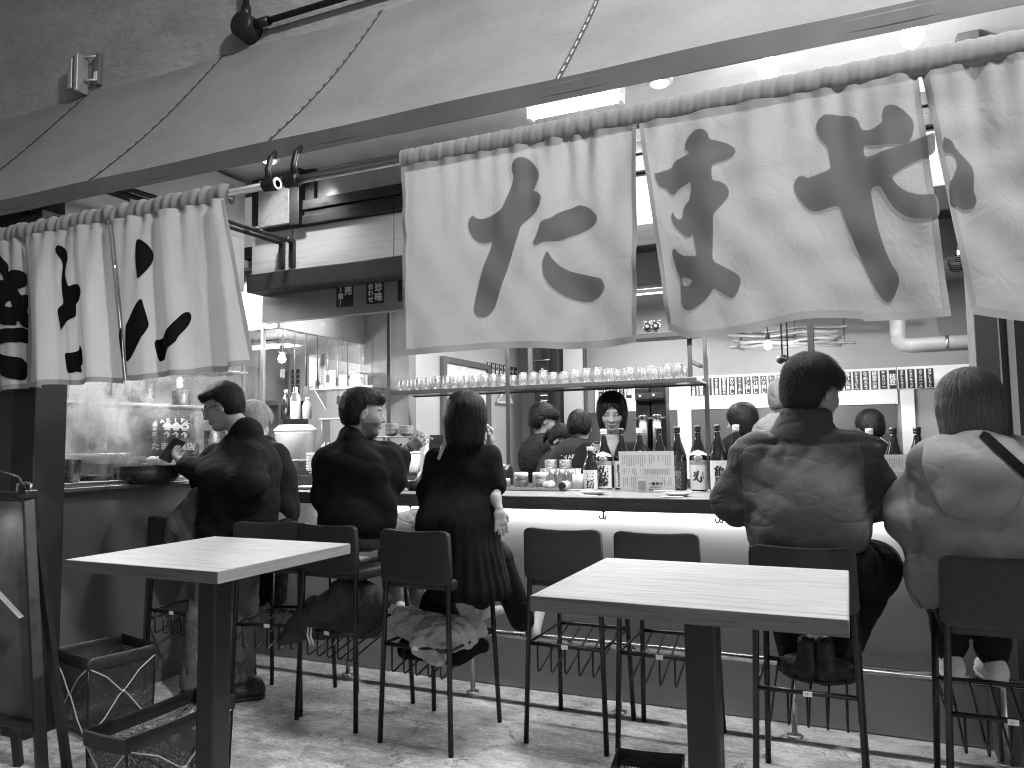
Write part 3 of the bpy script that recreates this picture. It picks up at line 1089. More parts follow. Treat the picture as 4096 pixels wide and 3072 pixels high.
stool0 = make_stool()
stools = [((-3.30, 3.19), 0, 'black bar stool half hidden behind the left table, by the kitchen window'),
          ((-2.68, 3.145), 15, 'turned black bar stool behind the standing man in the black jacket'),
          ((-2.24, 3.14), -5, 'black bar stool under the bearded man, with a dark coat in its basket'),
          ((-1.725, 3.065), -3, 'black bar stool with pale clothes rolled in its basket'),
          ((-1.147, 3.31), 0, 'empty black bar stool just left of the right table'),
          ((-.74, 3.31), 0, 'empty black bar stool partly hidden behind the right table'),
          ((-.17, 3.06), 0, 'black bar stool under the man in the dark padded jacket'),
          ((.42, 3.015), 0, 'black bar stool under the woman in the grey hoodie')]
for i, ((x, y), a, lab) in enumerate(stools):
    o = stool0 if i == 0 else dup(stool0)
    o.location = (x, y, 0)
    o.rotation_euler = (0, 0, R(a))
    o['label'] = lab
for (x, y), tx in (((-.17, 3.06), '87'), ((.42, 3.015), '66')):
    q = MB()
    lettering(q, tx, (x - .003, y - .2168, .419), (1, 0, 0), (0, 0, 1), .010, False, .6)
    st = [o for o in bpy.data.objects if o.name.startswith('bar_stool') and abs(o.location.x - x) < .01 and abs(o.location.y - y) < .01][0]
    o = q.build('tag_number', m_black, st)
    o.location = (-x, -y, 0)

# ------------------------------------------------------------------ net baskets
m_net = M_net('black_net', .03, .46, 300)
m_rim = M('black_fabric_rim', .015, .38, var=.3, vscale=20)
m_tie = M('pale_tie', .45, .5)


def basket(cx, cy, w, d, h, rz, label, tie=True):
    T = thing('net_basket', label, 'basket', (cx, cy, 0), rz, 'folding net baskets')
    hw, hd = w / 2, d / 2

    def ring(z, s, sag):
        pts = []
        for (x, y) in ((-hw, -hd), (hw, -hd), (hw, hd), (-hw, hd)):
            pts.append(Vector((x * s, y * s, z)))
        out = []
        for i in range(4):
            for k in range(8):
                p = pts[i].lerp(pts[(i + 1) % 4], k / 8)
                p.z -= sag * math.sin(PI * k / 8)
                f = 1 - .10 * math.sin(PI * k / 8) * (sag > .004)
                out.append(Vector((p.x * f, p.y * f, p.z)))
        return out
    rings = [ring(h - .02, .985, .002), ring(h * .7, .95, .012), ring(h * .4, .93, .012), ring(.012, .92, .0)]
    vs = [p for r in rings for p in r]
    n = 32
    fs = [(i * n + j, i * n + (j + 1) % n, (i + 1) * n + (j + 1) % n, (i + 1) * n + j) for i in range(3) for j in range(n)]
    fs.append(tuple(3 * n + j for j in range(n)))
    q = MB()
    q.add(vs, fs)
    q.build('net', m_net, T, True)
    q = MB()
    a = ring(h, 1.0, .003)
    for (z, s) in ((h - .052, 1.012), (h - .004, 1.03), (h, 1.0), (h - .006, .97), (h - .05, .975)):
        a = ring(z, s, .003)
        q.add(a, [])
    m_ = len(a)
    q.f = [(i * m_ + j, i * m_ + (j + 1) % m_, (i + 1) * m_ + (j + 1) % m_, (i + 1) * m_ + j) for i in range(4) for j in range(m_)]
    q.mi = [0] * len(q.f)
    auto_smooth(q.build('rim', m_rim, T), 60)
    if tie:
        for sx, ax in ((1, 'y'), (-1, 'y'), (-1, 'x'), (1, 'x')):
            def P(t, z):
                return Vector((sx * hw * 1.0, t * hd * .93, z)) if ax == 'y' else Vector((t * hw * .93, sx * hd * 1.0, z))
            c = h * .5
            q = MB()
            for s1 in (-1, 1):
                q.tube([P(s1, h - .05), P(s1 * .5, h * .72), P(s1 * .10, c + .012), P(0, c), P(s1 * .12, c - .014), P(s1 * .55, h * .22), P(s1, .02)], .0032, 6)
            q.tube([P(-.05, c), P(.05, c)], .007, 6)
            q.build('cross_tie', m_tie, T, True)
    for sx in (-1, 1):
        for sy in (-1, 1):
            MB().tube([(sx * hw * .98, sy * hd * .98, h - .03), (sx * hw * .92, sy * hd * .92, .008)], .004, 6).build('corner_rod', m_blackm, T, True)
    return T


basket(-3.25, 2.56, .33, .32, .36, R(-12), 'black net basket with crossed ties standing by the dark corner post')
basket(-2.262, 2.02, .20, .46, .36, R(-1), 'long black net basket beside the left table leg', True)
basket(-.58, 2.245, .20, .2, .352, R(8), 'black basket rim just showing at the bottom edge below the right table', False)
# crumpled clear bag in the long basket
q = MB()
rnd = random.Random(3)


def crump(u, v):
    a = u * 2 * PI
    r = .07 * math.sin(PI * min(v * .9 + .1, 1)) * (1 + .25 * math.sin(a * 5 + v * 9) + .15 * math.sin(a * 11 + v * 17))
    return Vector((-2.262 + r * math.cos(a) * .9, 2.16 + r * math.sin(a) * 1.1, .19 + .13 * v + .015 * math.sin(a * 7 + v * 11)))


q.grid(crump, 40, 14)
o = q.build('plastic_bag', M('crumpled_plastic', .6, .2, var=.2, vscale=30, bscale=40, bstr=.6), None)
tag(o, 'crumpled shiny plastic bag inside the long net basket', 'bag')
auto_smooth(o, 25)

# ------------------------------------------------------------------ easel sign with clip lamp
E_ = thing('easel_sign', 'black wooden easel sign with a dark board at the left edge', 'sign', (-2.88, 1.9, 0))
EL = -Vector(E_.location)
m_board = M('chalk_board', .06, .55, var=.45, vscale=9, bscale=30, bstr=.1)


def bar(a, b, w, t):
    a, b = Vector(a), Vector(b)
    d = (b - a)
    q = MB()
    q.rbox((-w / 2, -t / 2, 0), (w / 2, t / 2, d.length), .003)
    rot = d.to_track_quat('Z', 'Y').to_matrix()
    q.v = [tuple(a + rot @ Vector(p)) for p in q.v]
    return q


bar((-2.470, 1.74, .001), (-2.800, 1.86, 1.125), .036, .03).build('front_leg', m_black, E_, loc=EL)
bar((-3.42, 1.74, .001), (-3.09, 1.86, 1.125), .040, .03).build('front_leg', m_black, E_, loc=EL)
bar((-2.86, 2.10, .001), (-2.84, 1.90, 1.118), .032, .025).build('rear_leg', m_black, E_, loc=EL)
bar((-3.16, 2.10, .001), (-3.08, 1.90, 1.118), .032, .025).build('rear_leg', m_black, E_, loc=EL)
q = MB()
q.add([(-3.30, 1.785, .36), (-2.585, 1.785, .36), (-2.80, 1.868, 1.10), (-3.09, 1.868, 1.10), (-3.30, 1.80, .36), (-2.585, 1.80, .36), (-2.80, 1.883, 1.10), (-3.09, 1.883, 1.10)],
      [(0, 1, 2, 3), (7, 6, 5, 4), (0, 4, 5, 1), (1, 5, 6, 2), (2, 6, 7, 3), (3, 7, 4, 0)])
q.build('board', m_board, E_, loc=EL)
bar((-3.32, 1.772, .345), (-2.58, 1.772, .345), .03, .028).build('lower_rail', m_black, E_, loc=EL)
bar((-3.10, 1.872, 1.115), (-2.79, 1.872, 1.115), .035, .03).build('top_rail', m_black, E_, loc=EL)
q = MB().tube([(-2.86, 1.86, 1.13), (-2.86, 1.86, 1.16), (-2.83, 1.87, 1.165), (-2.80, 1.87, 1.16), (-2.80, 1.87, 1.13)], .006, 8)
q.build('handle', m_steel, E_, True, EL)
bar((-2.83, 1.765, .80), (-2.69, 1.78, .70), .022, .004).build('brace', m_alu, E_, loc=EL)
bar((-2.82, 1.762, .795), (-2.855, 1.77, .71), .014, .004).build('brace', m_alu, E_, loc=EL)
LP = thing('clip_lamp', 'lit clip lamp on top of the easel sign, at the left edge', 'lamp', (-2.86, 1.80, 1.16))
MB().tube([(.07, .05, -.03), (.06, .02, .03), (.02, -.02, .05), (-.02, -.05, .03)], .006, 8).build('neck', m_black, LP, True)
MB().lathe([(.012, .06), (.02, .05), (.04, .0), (.038, .0), (.018, .045), (.001, .05)], 16, (-.03, -.06, -.02)).build('shade', m_black, LP, True)
MB().lathe([(.001, .02), (.016, .012), (.02, .0), (.012, -.014), (.001, -.018)], 12, (-.03, -.06, .0)).build('bulb', M_emit('clip_bulb', 60), LP, True)
MB().rbox((.05, .03, -.05), (.09, .08, -.02), .004).build('clip', m_black, LP)
spot('clip_lamp_light', (-.03, -.06, -.03), (.02, .02, -1), 2.5, 120, .6, .02, LP)


# ------------------------------------------------------------------ figures: smooth blended volumes turned into one surface
def V3(p):
    return np.array(p, dtype=np.float32)


class Vol:
    def __init__(s):
        s.pr = []

    def cone(s, a, b, ra, rb=None, k=.03, sub=False):
        s.pr.append(('c', V3(a), V3(b), ra, ra if rb is None else rb, k, sub, None))
        return s

    def chain(s, pts, rs, k=.03):
        for i in range(len(pts) - 1):
            s.cone(pts[i], pts[i + 1], rs[i], rs[i + 1], k)
        return s

    def ell(s, c, r, rot=None, k=.03, sub=False):
        s.pr.append(('e', V3(c), V3(r), None, None, k, sub, None if rot is None else np.array(rot, dtype=np.float32)))
        return s

    def bounds(s):
        lo = np.full(3, 1e9)
        hi = -lo
        for t, a, b, ra, rb, k, sub, rot in s.pr:
            if sub:
                continue
            if t == 'c':
                r = max(ra, rb)
                lo = np.minimum(lo, np.minimum(a, b) - r)
                hi = np.maximum(hi, np.maximum(a, b) + r)
            else:
                r = b.max() if rot is not None else b
                lo = np.minimum(lo, a - r)
                hi = np.maximum(hi, a + r)
        return lo, hi

    def mesh(s, h, post=None, pad=.03):
        lo, hi = s.bounds()
        lo = lo - pad - h
        hi = hi + pad + h
        n = np.ceil((hi - lo) / h).astype(int) + 1
        D = np.full(n, .3, dtype=np.float32)
        ax = [lo[i] + h * np.arange(n[i], dtype=np.float32) for i in range(3)]
        for t, a, b, ra, rb, k, sub, rot in s.pr:
            if t == 'c':
                r = max(ra, rb)
                l_, h_ = np.minimum(a, b) - r, np.maximum(a, b) + r
            else:
                r = b.max() if rot is not None else b
                l_, h_ = a - r, a + r
            mg = .05 + k
            i0 = np.clip(np.floor((l_ - mg - lo) / h).astype(int), 0, n - 1)
            i1 = np.clip(np.ceil((h_ + mg - lo) / h).astype(int) + 1, 1, n)
            sl = tuple(slice(i0[j], i1[j]) for j in range(3))
            X = ax[0][sl[0]][:, None, None]
            Y = ax[1][sl[1]][None, :, None]
            Z = ax[2][sl[2]][None, None, :]
            if t == 'c':
                d = b - a
                L2 = float(d @ d) + 1e-9
                tt = np.clip(((X - a[0]) * d[0] + (Y - a[1]) * d[1] + (Z - a[2]) * d[2]) / L2, 0, 1)
                dist = np.sqrt((X - a[0] - tt * d[0]) ** 2 + (Y - a[1] - tt * d[1]) ** 2 + (Z - a[2] - tt * d[2]) ** 2) - (ra + (rb - ra) * tt)
            else:
                x, y, z = X - a[0], Y - a[1], Z - a[2]
                if rot is not None:
                    x, y, z = (rot[0, 0] * x + rot[1, 0] * y + rot[2, 0] * z, rot[0, 1] * x + rot[1, 1] * y + rot[2, 1] * z, rot[0, 2] * x + rot[1, 2] * y + rot[2, 2] * z)
                q = np.sqrt((x / b[0]) ** 2 + (y / b[1]) ** 2 + (z / b[2]) ** 2)
                g = np.sqrt((x / b[0] ** 2) ** 2 + (y / b[1] ** 2) ** 2 + (z / b[2] ** 2) ** 2) + 1e-6
                dist = q * (q - 1) / g
            A = D[sl]
            if sub:
                dist = -dist
                hh = np.clip(.5 - .5 * (A - dist) / k, 0, 1)
                D[sl] = A * (1 - hh) + dist * hh + k * hh * (1 - hh)
            else:
                hh = np.clip(.5 + .5 * (A - dist) / k, 0, 1)
                D[sl] = A * (1 - hh) + dist * hh - k * hh * (1 - hh)
        if post is not None:
            X, Y, Z = np.meshgrid(*ax, indexing='ij')
            D = post(X, Y, Z, D)
        return nets(D, lo, h)


def nets(D, lo, h):
    """naive surface nets"""
    S = D < 0
    n = D.shape
    acc = np.zeros((n[0] - 1, n[1] - 1, n[2] - 1, 3), np.float32)
    cnt = np.zeros((n[0] - 1, n[1] - 1, n[2] - 1), np.float32)
    corners = [(i, j, k) for i in (0, 1) for j in (0, 1) for k in (0, 1)]
    sub = lambda A, c: A[c[0]:n[0] - 1 + c[0], c[1]:n[1] - 1 + c[1], c[2]:n[2] - 1 + c[2]]
    for a in corners:
        for ax in range(3):
            if a[ax]:
                continue
            b = list(a)
            b[ax] = 1
            da, db = sub(D, a), sub(D, b)
            cr = (da < 0) != (db < 0)
            t = np.where(cr, da / np.where(cr, da - db, 1), 0)
            cnt += cr
            for i in range(3):
                acc[..., i] += np.where(cr, a[i] + (t if i == ax else 0), 0)
    act = cnt > 0
    idx = np.full(act.shape, -1, np.int64)
    idx[act] = np.arange(act.sum())
    ii = np.argwhere(act)
    V = lo + h * (ii + acc[act] / cnt[act][:, None])
    F = []
    for ax in range(3):
        o = [0, 1, 2]
        o.remove(ax)
        u, v = o
        sA = [slice(1, n[i] - 1) for i in range(3)]
        sB = [slice(1, n[i] - 1) for i in range(3)]
        sA[ax] = slice(0, n[ax] - 1)
        sB[ax] = slice(1, n[ax])
        a, b = S[tuple(sA)], S[tuple(sB)]
        for ch, flip in ((a & ~b, False), (~a & b, True)):
            p = np.argwhere(ch)
            if not len(p):
                continue
            base = p.copy()
            base[:, u] += 1
            base[:, v] += 1
            q = []
            for du, dv in ((-1, -1), (0, -1), (0, 0), (-1, 0)):
                c = base.copy()
                c[:, u] += du
                c[:, v] += dv
                q.append(idx[c[:, 0], c[:, 1], c[:, 2]])
            q = np.stack(q, 1)
            fl = flip ^ (ax == 1)
            F.append(q[:, ::-1] if fl else q)
    return V, np.concatenate(F)


def np_mesh(name, V, F, smooth=True, relax=0):
    me = bpy.data.meshes.new(name)
    me.vertices.add(len(V))
    me.vertices.foreach_set('co', np.asarray(V, np.float32).ravel())
    me.loops.add(len(F) * 4)
    me.loops.foreach_set('vertex_index', np.asarray(F, np.int32).ravel())
    me.polygons.add(len(F))
    me.polygons.foreach_set('loop_start', np.arange(0, len(F) * 4, 4, dtype=np.int32))
    me.polygons.foreach_set('use_smooth', np.ones(len(F), bool))
    me.update(calc_edges=True)
    me.validate()
    return me


def relax(V, F, it=2, w=.5):
    E = np.concatenate([F[:, [0, 1]], F[:, [1, 2]], F[:, [2, 3]], F[:, [3, 0]]])
    for _ in range(it):
        S = np.zeros_like(V)
        c = np.zeros(len(V))
        np.add.at(S, E[:, 0], V[E[:, 1]])
        np.add.at(S, E[:, 1], V[E[:, 0]])
        np.add.at(c, E[:, 0], 1)
        np.add.at(c, E[:, 1], 1)
        V = V * (1 - w) + w * S / np.maximum(c, 1)[:, None]
    return V


def wrinkle(X, Y, Z, amp, sc, seed):
    r = np.random.RandomState(seed)
    o = 0
    for i in range(5):
        d = r.normal(size=3)
        d /= np.linalg.norm(d)
        d[2] *= .8
        w = sc * (1.6 ** (i * .6))
        wx = 1.2 * np.sin(X * sc * .7 + r.uniform(0, 6)) + 1.2 * np.sin(Z * sc * .6 + r.uniform(0, 6)) + np.sin(Y * sc * .8 + r.uniform(0, 6))
        o = o + (1 - np.abs(np.sin((X * d[0] + Y * d[1] + Z * d[2]) * w + wx + r.uniform(0, 6)))) ** 2 / (1.35 ** i)
    return (o - 1.2) * amp


def M_fab(name, v, rough=.9, sheen=.0, wscale=14, wstr=.35, var=.12, spec=.15):
    if name in MATS:
        return MATS[name]
    m, t, p = nodes(name)
    vec = coords(t)
    c = ramp(t, noise(t, vec, 9, 6, .6), [(.3, v * (1 - var)), (.7, min(1, v * (1 + var)))])
    t.links.new(c, p.inputs['Base Color'])
    p.inputs['Roughness'].default_value = rough
    p.inputs['Specular IOR Level'].default_value = spec
    def ridge(scale, st, rot):
        n = noise(t, coords(t, st, rot=rot), scale, 2, .45, .5)
        a_ = t.nodes.new('ShaderNodeMath')
        a_.operation = 'ABSOLUTE'
        t.links.new(math_(t, 'SUBTRACT', n, .5), a_.inputs[0])
        return ramp(t, a_.outputs[0], [(0, 0), (.05, .6), (.16, 1)])
    big = ridge(wscale * .38, (1, 1, 1.7), (.3, .5, 0))
    small = ridge(wscale * .9, (1, 1, 1.5), (-.4, .2, .3))
    mask = noise(t, vec, 4, 2)
    h = math_(t, 'ADD', math_(t, 'MULTIPLY', big, .7), math_(t, 'MULTIPLY', math_(t, 'MULTIPLY', small, mask), .5))
    h = math_(t, 'ADD', h, math_(t, 'MULTIPLY', noise(t, vec, 300, 2), .04))
    bump(t, p, h, wstr, .022)
    MATS[name] = m
    return m


def M_vcol(name, rough=.55, bscale=120, spec=.35):
    """colour stored on the mesh (skin, lips, brows)"""
    if name in MATS:
        return MATS[name]
    m, t, p = nodes(name)
    a = t.nodes.new('ShaderNodeAttribute')
    a.attribute_name = 'Col'
    t.links.new(a.outputs['Color'], p.inputs['Base Color'])
    p.inputs['Roughness'].default_value = rough
    p.inputs['Specular IOR Level'].default_value = spec
    p.inputs['Subsurface Weight'].default_value = 0.0
    bump(t, p, noise(t, coords(t), bscale, 3), .12, .002)
    MATS[name] = m
    return m


def M_hair(name, v, rough=.42, along=(110, 110, 9)):
    if name in MATS:
        return MATS[name]
    m, t, p = nodes(name)
    vec = coords(t, along)
    n1 = noise(t, vec, 2.2, 6, .6, .4)
    c = ramp(t, n1, [(.32, v * .45), (.6, v), (.75, min(1, v * 1.7))])
    t.links.new(c, p.inputs['Base Color'])
    p.inputs['Roughness'].default_value = rough
    p.inputs['Specular IOR Level'].default_value = .22
    bump(t, p, n1, .6, .006)
    MATS[name] = m
    return m


m_skin = M_vcol('skin')
m_hair_black = M_hair('black_hair', .010)
m_hair_short = M_hair('short_black_hair', .010, .5, (150, 150, 60))
m_hair_dark = M_hair('dark_brown_hair', .010)
m_hair_white = M_hair('white_hair', .33, .5)
m_hair_grey = M_hair('ash_brown_hair', .10, .5)


def frame(F, up=(0, 0, 1)):
    F = Vector(F).normalized()
    U = Vector(up)
    S = U.cross(F).normalized()   # left of the face
    U = F.cross(S).normalized()
    return np.array([[F.x, S.x, U.x], [F.y, S.y, U.y], [F.z, S.z, U.z]], dtype=np.float32)


class Person:
    def __init__(s, label, base, head, F, skin=.30, scale=1.0, up=(0, 0, 1), beard=0, lips=.16, group=None):
        s.T = thing('person', label, 'person', base, 0, group)
        s.L = -Vector(s.T.location)
        s.h = V3(head)
        s.Fr = frame(F, up)
        s.sc = scale
        s.skin = skin
        s.beard = beard
        s.browv = .03
        s.lipv = lips
        s.Vs = []
        s.Fs = []
        s.Cs = []
        s.nv = 0

    def hp(s, x, y, z):
        return s.h + s.Fr @ V3((x, y, z)) * s.sc

    def he(s, vol, c, r, k=.02, sub=False, tilt=None):
        rot = s.Fr
        if tilt:
            q = Matrix.Rotation(tilt, 3, 'Y')
            rot = s.Fr @ np.array(q, dtype=np.float32)
        vol.ell(s.hp(*c), [q * s.sc for q in r], rot, k, sub)

    def take(s, V, F, col):
        s.Vs.append(V)
        s.Fs.append(F + s.nv)
        s.Cs.append(col)
        s.nv += len(V)

    def head_mesh(s, neck, h=.0055, nr=.054):
        v = Vol()
        e = lambda *a, **k: s.he(v, *a, **k)
        e((-.012, 0, .030), (.094, .076, .088))
        e((.028, 0, -.035), (.062, .060, .080), .03)
        e((.052, 0, -.094), (.030, .034, .024), .03)
        e((.070, 0, .020), (.022, .046, .012), .02)
        v.cone(s.hp(.088, 0, .004), s.hp(.104, 0, -.030), .008 * s.sc, .0125 * s.sc, .012)
        for y in (-1, 1):
            e((.096, y * .012, -.034), (.009, .008, .007), .008)
            e((.058, y * .036, -.026), (.026, .024, .028), .02)
            e((.098, y * .031, .002), (.014, .017, .010), .010, True)
            e((.078, y * .031, .001), (.011, .015, .011), .006)
            e((-.006, y * .078, -.010), (.020, .009, .033), .008, tilt=.2)
            e((.002, y * .088, -.008), (.009, .006, .018), .006, True)
        e((.086, 0, -.061), (.010, .023, .006), .006)
        e((.085, 0, -.072), (.010, .020, .0065), .006)
        e((.083, 0, -.083), (.008, .020, .005), .012, True)
        v.cone(s.hp(-.022, 0, -.05), neck, .052 * s.sc, nr, .03)
        V, F = v.mesh(h)
        V = relax(V, F, 1, .4)
        q = (V - s.h) @ s.Fr / s.sc
        c = np.full(len(V), s.skin)
        x, y, z = q.T
        ay = np.abs(y)
        lip = (x > .075) & (ay < .019) & (z < -.058) & (z > -.076)
        c[lip] = s.lipv
        brow = (x > .062) & (ay > .013) & (ay < .052) & (z > .015 + .1 * (ay - .03)) & (z < .025)
        c[brow] = s.browv
        eye = (x > .066) & (ay > .016) & (ay < .048) & (z > -.006) & (z < .000)
        c[eye] = .025
        if s.beard:
            bd = (z < -.045) & (x > -.01) & (x < .2) & ~lip & ((z < -.078) | ((z > -.058) & (x > .06) & (z < -.045)) | (ay > .03))
            c[bd] = s.skin * (1 - s.beard)
        s.take(V, F, c)

    def limb_skin(s, pts, rs, h=.007, k=.02, extra=None):
        v = Vol()
        v.chain(pts, rs, k)
        V, F = v.mesh(h)
        s.take(V, F, np.full(len(V), s.skin))

    def hand(s, wrist, fwd, palm, curl=.4, side=1, spread=.22, size=1.0, h=.0038):
        """palm plus four fingers and a thumb; palm = direction the palm faces"""
        w = V3(wrist)
        f = V3(fwd)
        f /= np.linalg.norm(f)
        n = V3(palm)
        n = n - f * (n @ f)
        n /= np.linalg.norm(n)
        u = np.cross(f, n) * side
        v = Vol()
        z = size
        P = lambda a, b, c: w + (f * a + u * b + n * c) * z
        v.cone(w, P(.03, 0, 0), .023 * z, .026 * z, .02)
        v.cone(P(.035, -.018, 0), P(.085, -.026, 0), .015 * z, .0125 * z, .02)
        v.cone(P(.035, .018, 0), P(.088, .026, 0), .015 * z, .0125 * z, .02)
        v.cone(P(.035, 0, 0), P(.09, 0, 0), .016 * z, .013 * z, .02)
        for i, (b, ln) in enumerate(((.030, .070), (.011, .079), (-.010, .073), (-.029, .058))):
            a0 = P(.088 - .004 * abs(i - 1), b, 0)
            sp = spread * (b / .03)
            d1 = f * math.cos(curl) + n * math.sin(curl) + u * sp
            d1 /= np.linalg.norm(d1)
            d2 = f * math.cos(curl * 2.1) + n * math.sin(curl * 2.1) + u * sp
            d2 /= np.linalg.norm(d2)
            d3 = f * math.cos(curl * 2.8) + n * math.sin(curl * 2.8) + u * sp
            d3 /= np.linalg.norm(d3)
            a1 = a0 + d1 * ln * .46 * z
            a2 = a1 + d2 * ln * .32 * z
            a3 = a2 + d3 * ln * .24 * z
            v.chain([a0, a1, a2, a3], [.0098 * z, .0090 * z, .0082 * z, .0070 * z], .006)
        t0 = P(.025, .022, .006)
        t1 = P(.055, .048, .018)
        t2 = P(.082, .054, .028)
        v.chain([t0, t1, t2], [.013 * z, .0105 * z, .0085 * z], .010)
        V, F = v.mesh(h, pad=.012)
        s.take(V, F, np.full(len(V), s.skin))

    def body(s, v, h=.014):
        """the covered trunk and limbs"""
        V, F = v.mesh(h)
        s.take(V, F, np.full(len(V), s.skin))

    def finish(s):
        me = np_mesh('body', np.concatenate(s.Vs), np.concatenate(s.Fs))
        c = np.concatenate(s.Cs).astype(np.float32)
        a = me.color_attributes.new('Col', 'FLOAT_COLOR', 'POINT')
        if len(me.vertices) == len(c):
            a.data.foreach_set('color', np.stack([c, c, c, np.ones_like(c)], 1).ravel())
        o = obj('body', me, m_skin, s.T)
        o.location = s.L

    def wear(s, name, v, m, h=.011, amp=.0, sc=14, seed=1, post=None, smooth=1, label=None):
        def pp(X, Y, Z, D):
            if amp:
                D = D + wrinkle(X, Y, Z, amp, sc, seed)
            if post is not None:
                D = post(X, Y, Z, D)
            return D
        V, F = v.mesh(h, pp)
        if smooth:
            V = relax(V, F, smooth, .45)
        o = obj(name, np_mesh(name, V, F), m, s.T)
        o.location = s.L
        if label:
            o['label'] = label
        return o

    def hair(s, kind, m, length=.16, h=.006, seed=3, amp=.003, opening=1.0, strands=2600, curl=0.0):
        v = Vol()
        e = lambda *a, **k: s.he(v, *a, **k)
        if kind == 'short':
            e((-.014, 0, .040), (.104, .085, .092))
            e((-.045, 0, -.010), (.064, .078, .070), .03)
            e((.070, 0, .078), (.035, .055, .025), .03)
            cut = lambda q: np.maximum.reduce([-(q[2] + .062 - .55 * np.maximum(0, q[0] + .02)),
                                               np.where(q[0] > -.02, (.036 + .25 * np.maximum(0, .03 - q[0])) * 0 + (.046 - q[2]) - 2.2 * np.maximum(0, .012 - q[0]), -1.0)])
        elif kind == 'mop':
            e((-.010, 0, .045), (.112, .096, .098))
            e((-.045, 0, -.015), (.070, .084, .080), .03)
            e((.062, 0, .060), (.05, .07, .04), .03)
            cut = lambda q: np.maximum.reduce([-(q[2] + .075 - .5 * np.maximum(0, q[0] + .02)),
                                               np.where(q[0] > -.03, (.018 - q[2]) - 1.2 * np.maximum(0, .0 - q[0]), -1.0)])
        else:
            e((-.012, 0, .030), (.110, .096, .100))
            for zz in np.arange(0.0, length + .01, .025):
                e((-.022, 0, .0 - zz), (.094 - .9 * zz * zz, .097 - 1.0 * zz * zz, .05), .02)
            e((.125, 0, -.035 - length * .3), (.085 * opening, .054 * opening, .125 + length * .25), .02, True)
            cut = lambda q: -(q[2] + length + .010 * np.sin(q[1] * 60 + 1) * np.sin(q[0] * 40) + .005 * np.sin(q[1] * 170) + .005 * np.sin(q[0] * 130 + q[1] * 90) - 1.2 * np.minimum(0, np.abs(q[1]) - .06) * 0)
        Fr, hh, scl = s.Fr, s.h, s.sc

        def post(X, Y, Z, D):
            dx, dy, dz = X - hh[0], Y - hh[1], Z - hh[2]
            q = [(Fr[0, i] * dx + Fr[1, i] * dy + Fr[2, i] * dz) / scl for i in range(3)]
            if amp:
                ang = np.arctan2(q[1], q[0] + .01)
                if kind == 'bob':
                    D = D + amp * np.sin(ang * 23 + 2 * np.sin(ang * 5 + q[2] * 10)) + amp * .6 * np.sin(ang * 41 + 1)
                else:
                    D = D + wrinkle(X, Y, Z, amp, 95, seed)
            return np.maximum(D, cut(q) * scl)
        V, F = v.mesh(h * 1.0, post)
        V = relax(V, F, 1, .4)
        # loose strands over the mass, so the outline is hair and not a shell
        nr = np.zeros_like(V)
        fn = np.cross(V[F[:, 2]] - V[F[:, 0]], V[F[:, 3]] - V[F[:, 1]])
        for c_ in range(4):
            np.add.at(nr, F[:, c_], fn)
        nr /= np.linalg.norm(nr, axis=1)[:, None] + 1e-9
        rs = np.random.RandomState(seed)
        out_ok = ((V - s.h) * nr).sum(1) > 0
        ids = np.flatnonzero(out_ok)
        ids = rs.choice(ids, strands)
        P0, N0 = V[ids], nr[ids]
        q0 = (P0 - s.h) @ s.Fr / s.sc
        crown = s.h + s.Fr @ V3((-.03, 0, .13)) * s.sc
        rad = P0 - crown
        flow = rad / (np.linalg.norm(rad, axis=1)[:, None] + 1e-6)
        if kind == 'bob':
            flow = flow * .5 + np.array([0, 0, -1.0])
        flow = flow + rs.normal(size=P0.shape) * (.12 if kind == 'bob' else .35) + curl * rs.normal(size=P0.shape)
        flow -= N0 * (flow * N0).sum(1)[:, None]
        flow /= np.linalg.norm(flow, axis=1)[:, None] + 1e-6
        side = np.cross(flow, N0)
        ln = (.055 if kind == 'bob' else .022 if kind == 'short' else .032) * rs.uniform(.6, 1.3, strands) * s.sc
        lift = (.0015 if kind == 'bob' else .004) * rs.uniform(.3, 1.6, strands)
        wdt = rs.uniform(.0008, .0016, strands)
        VV, FF = [V], [F]
        base = len(V)
        K = 5
        for k_ in range(K):
            t_ = k_ / (K - 1)
            c_ = P0 + flow * (ln * t_)[:, None] + N0 * (.0006 + lift * np.sin(t_ * 2.2))[:, None] - N0 * (ln * t_ * t_ * .22)[:, None]
            if curl:
                c_ = c_ + side * (curl * .012 * np.sin(t_ * 6 + rs.uniform(0, 6, strands)))[:, None]
            w_ = (wdt * (1 - .75 * t_))[:, None]
            VV += [c_ - side * w_, c_ + side * w_]
        n_ = strands
        idn = np.arange(n_)
        for k_ in range(K - 1):
            a_ = base + 2 * k_ * n_
            FF.append(np.stack([a_ + idn, a_ + n_ + idn, a_ + 3 * n_ + idn, a_ + 2 * n_ + idn], 1))
        o = obj('hair', np_mesh('hair', np.concatenate(VV), np.concatenate(FF)), m, s.T)
        o.location = s.L
        o['kind'] = 'stuff'
        return o


def hem(zf):
    """cut cloth below a height that may vary with place"""
    return lambda X, Y, Z, D: np.maximum(D, (zf(X, Y) if callable(zf) else zf) - Z)


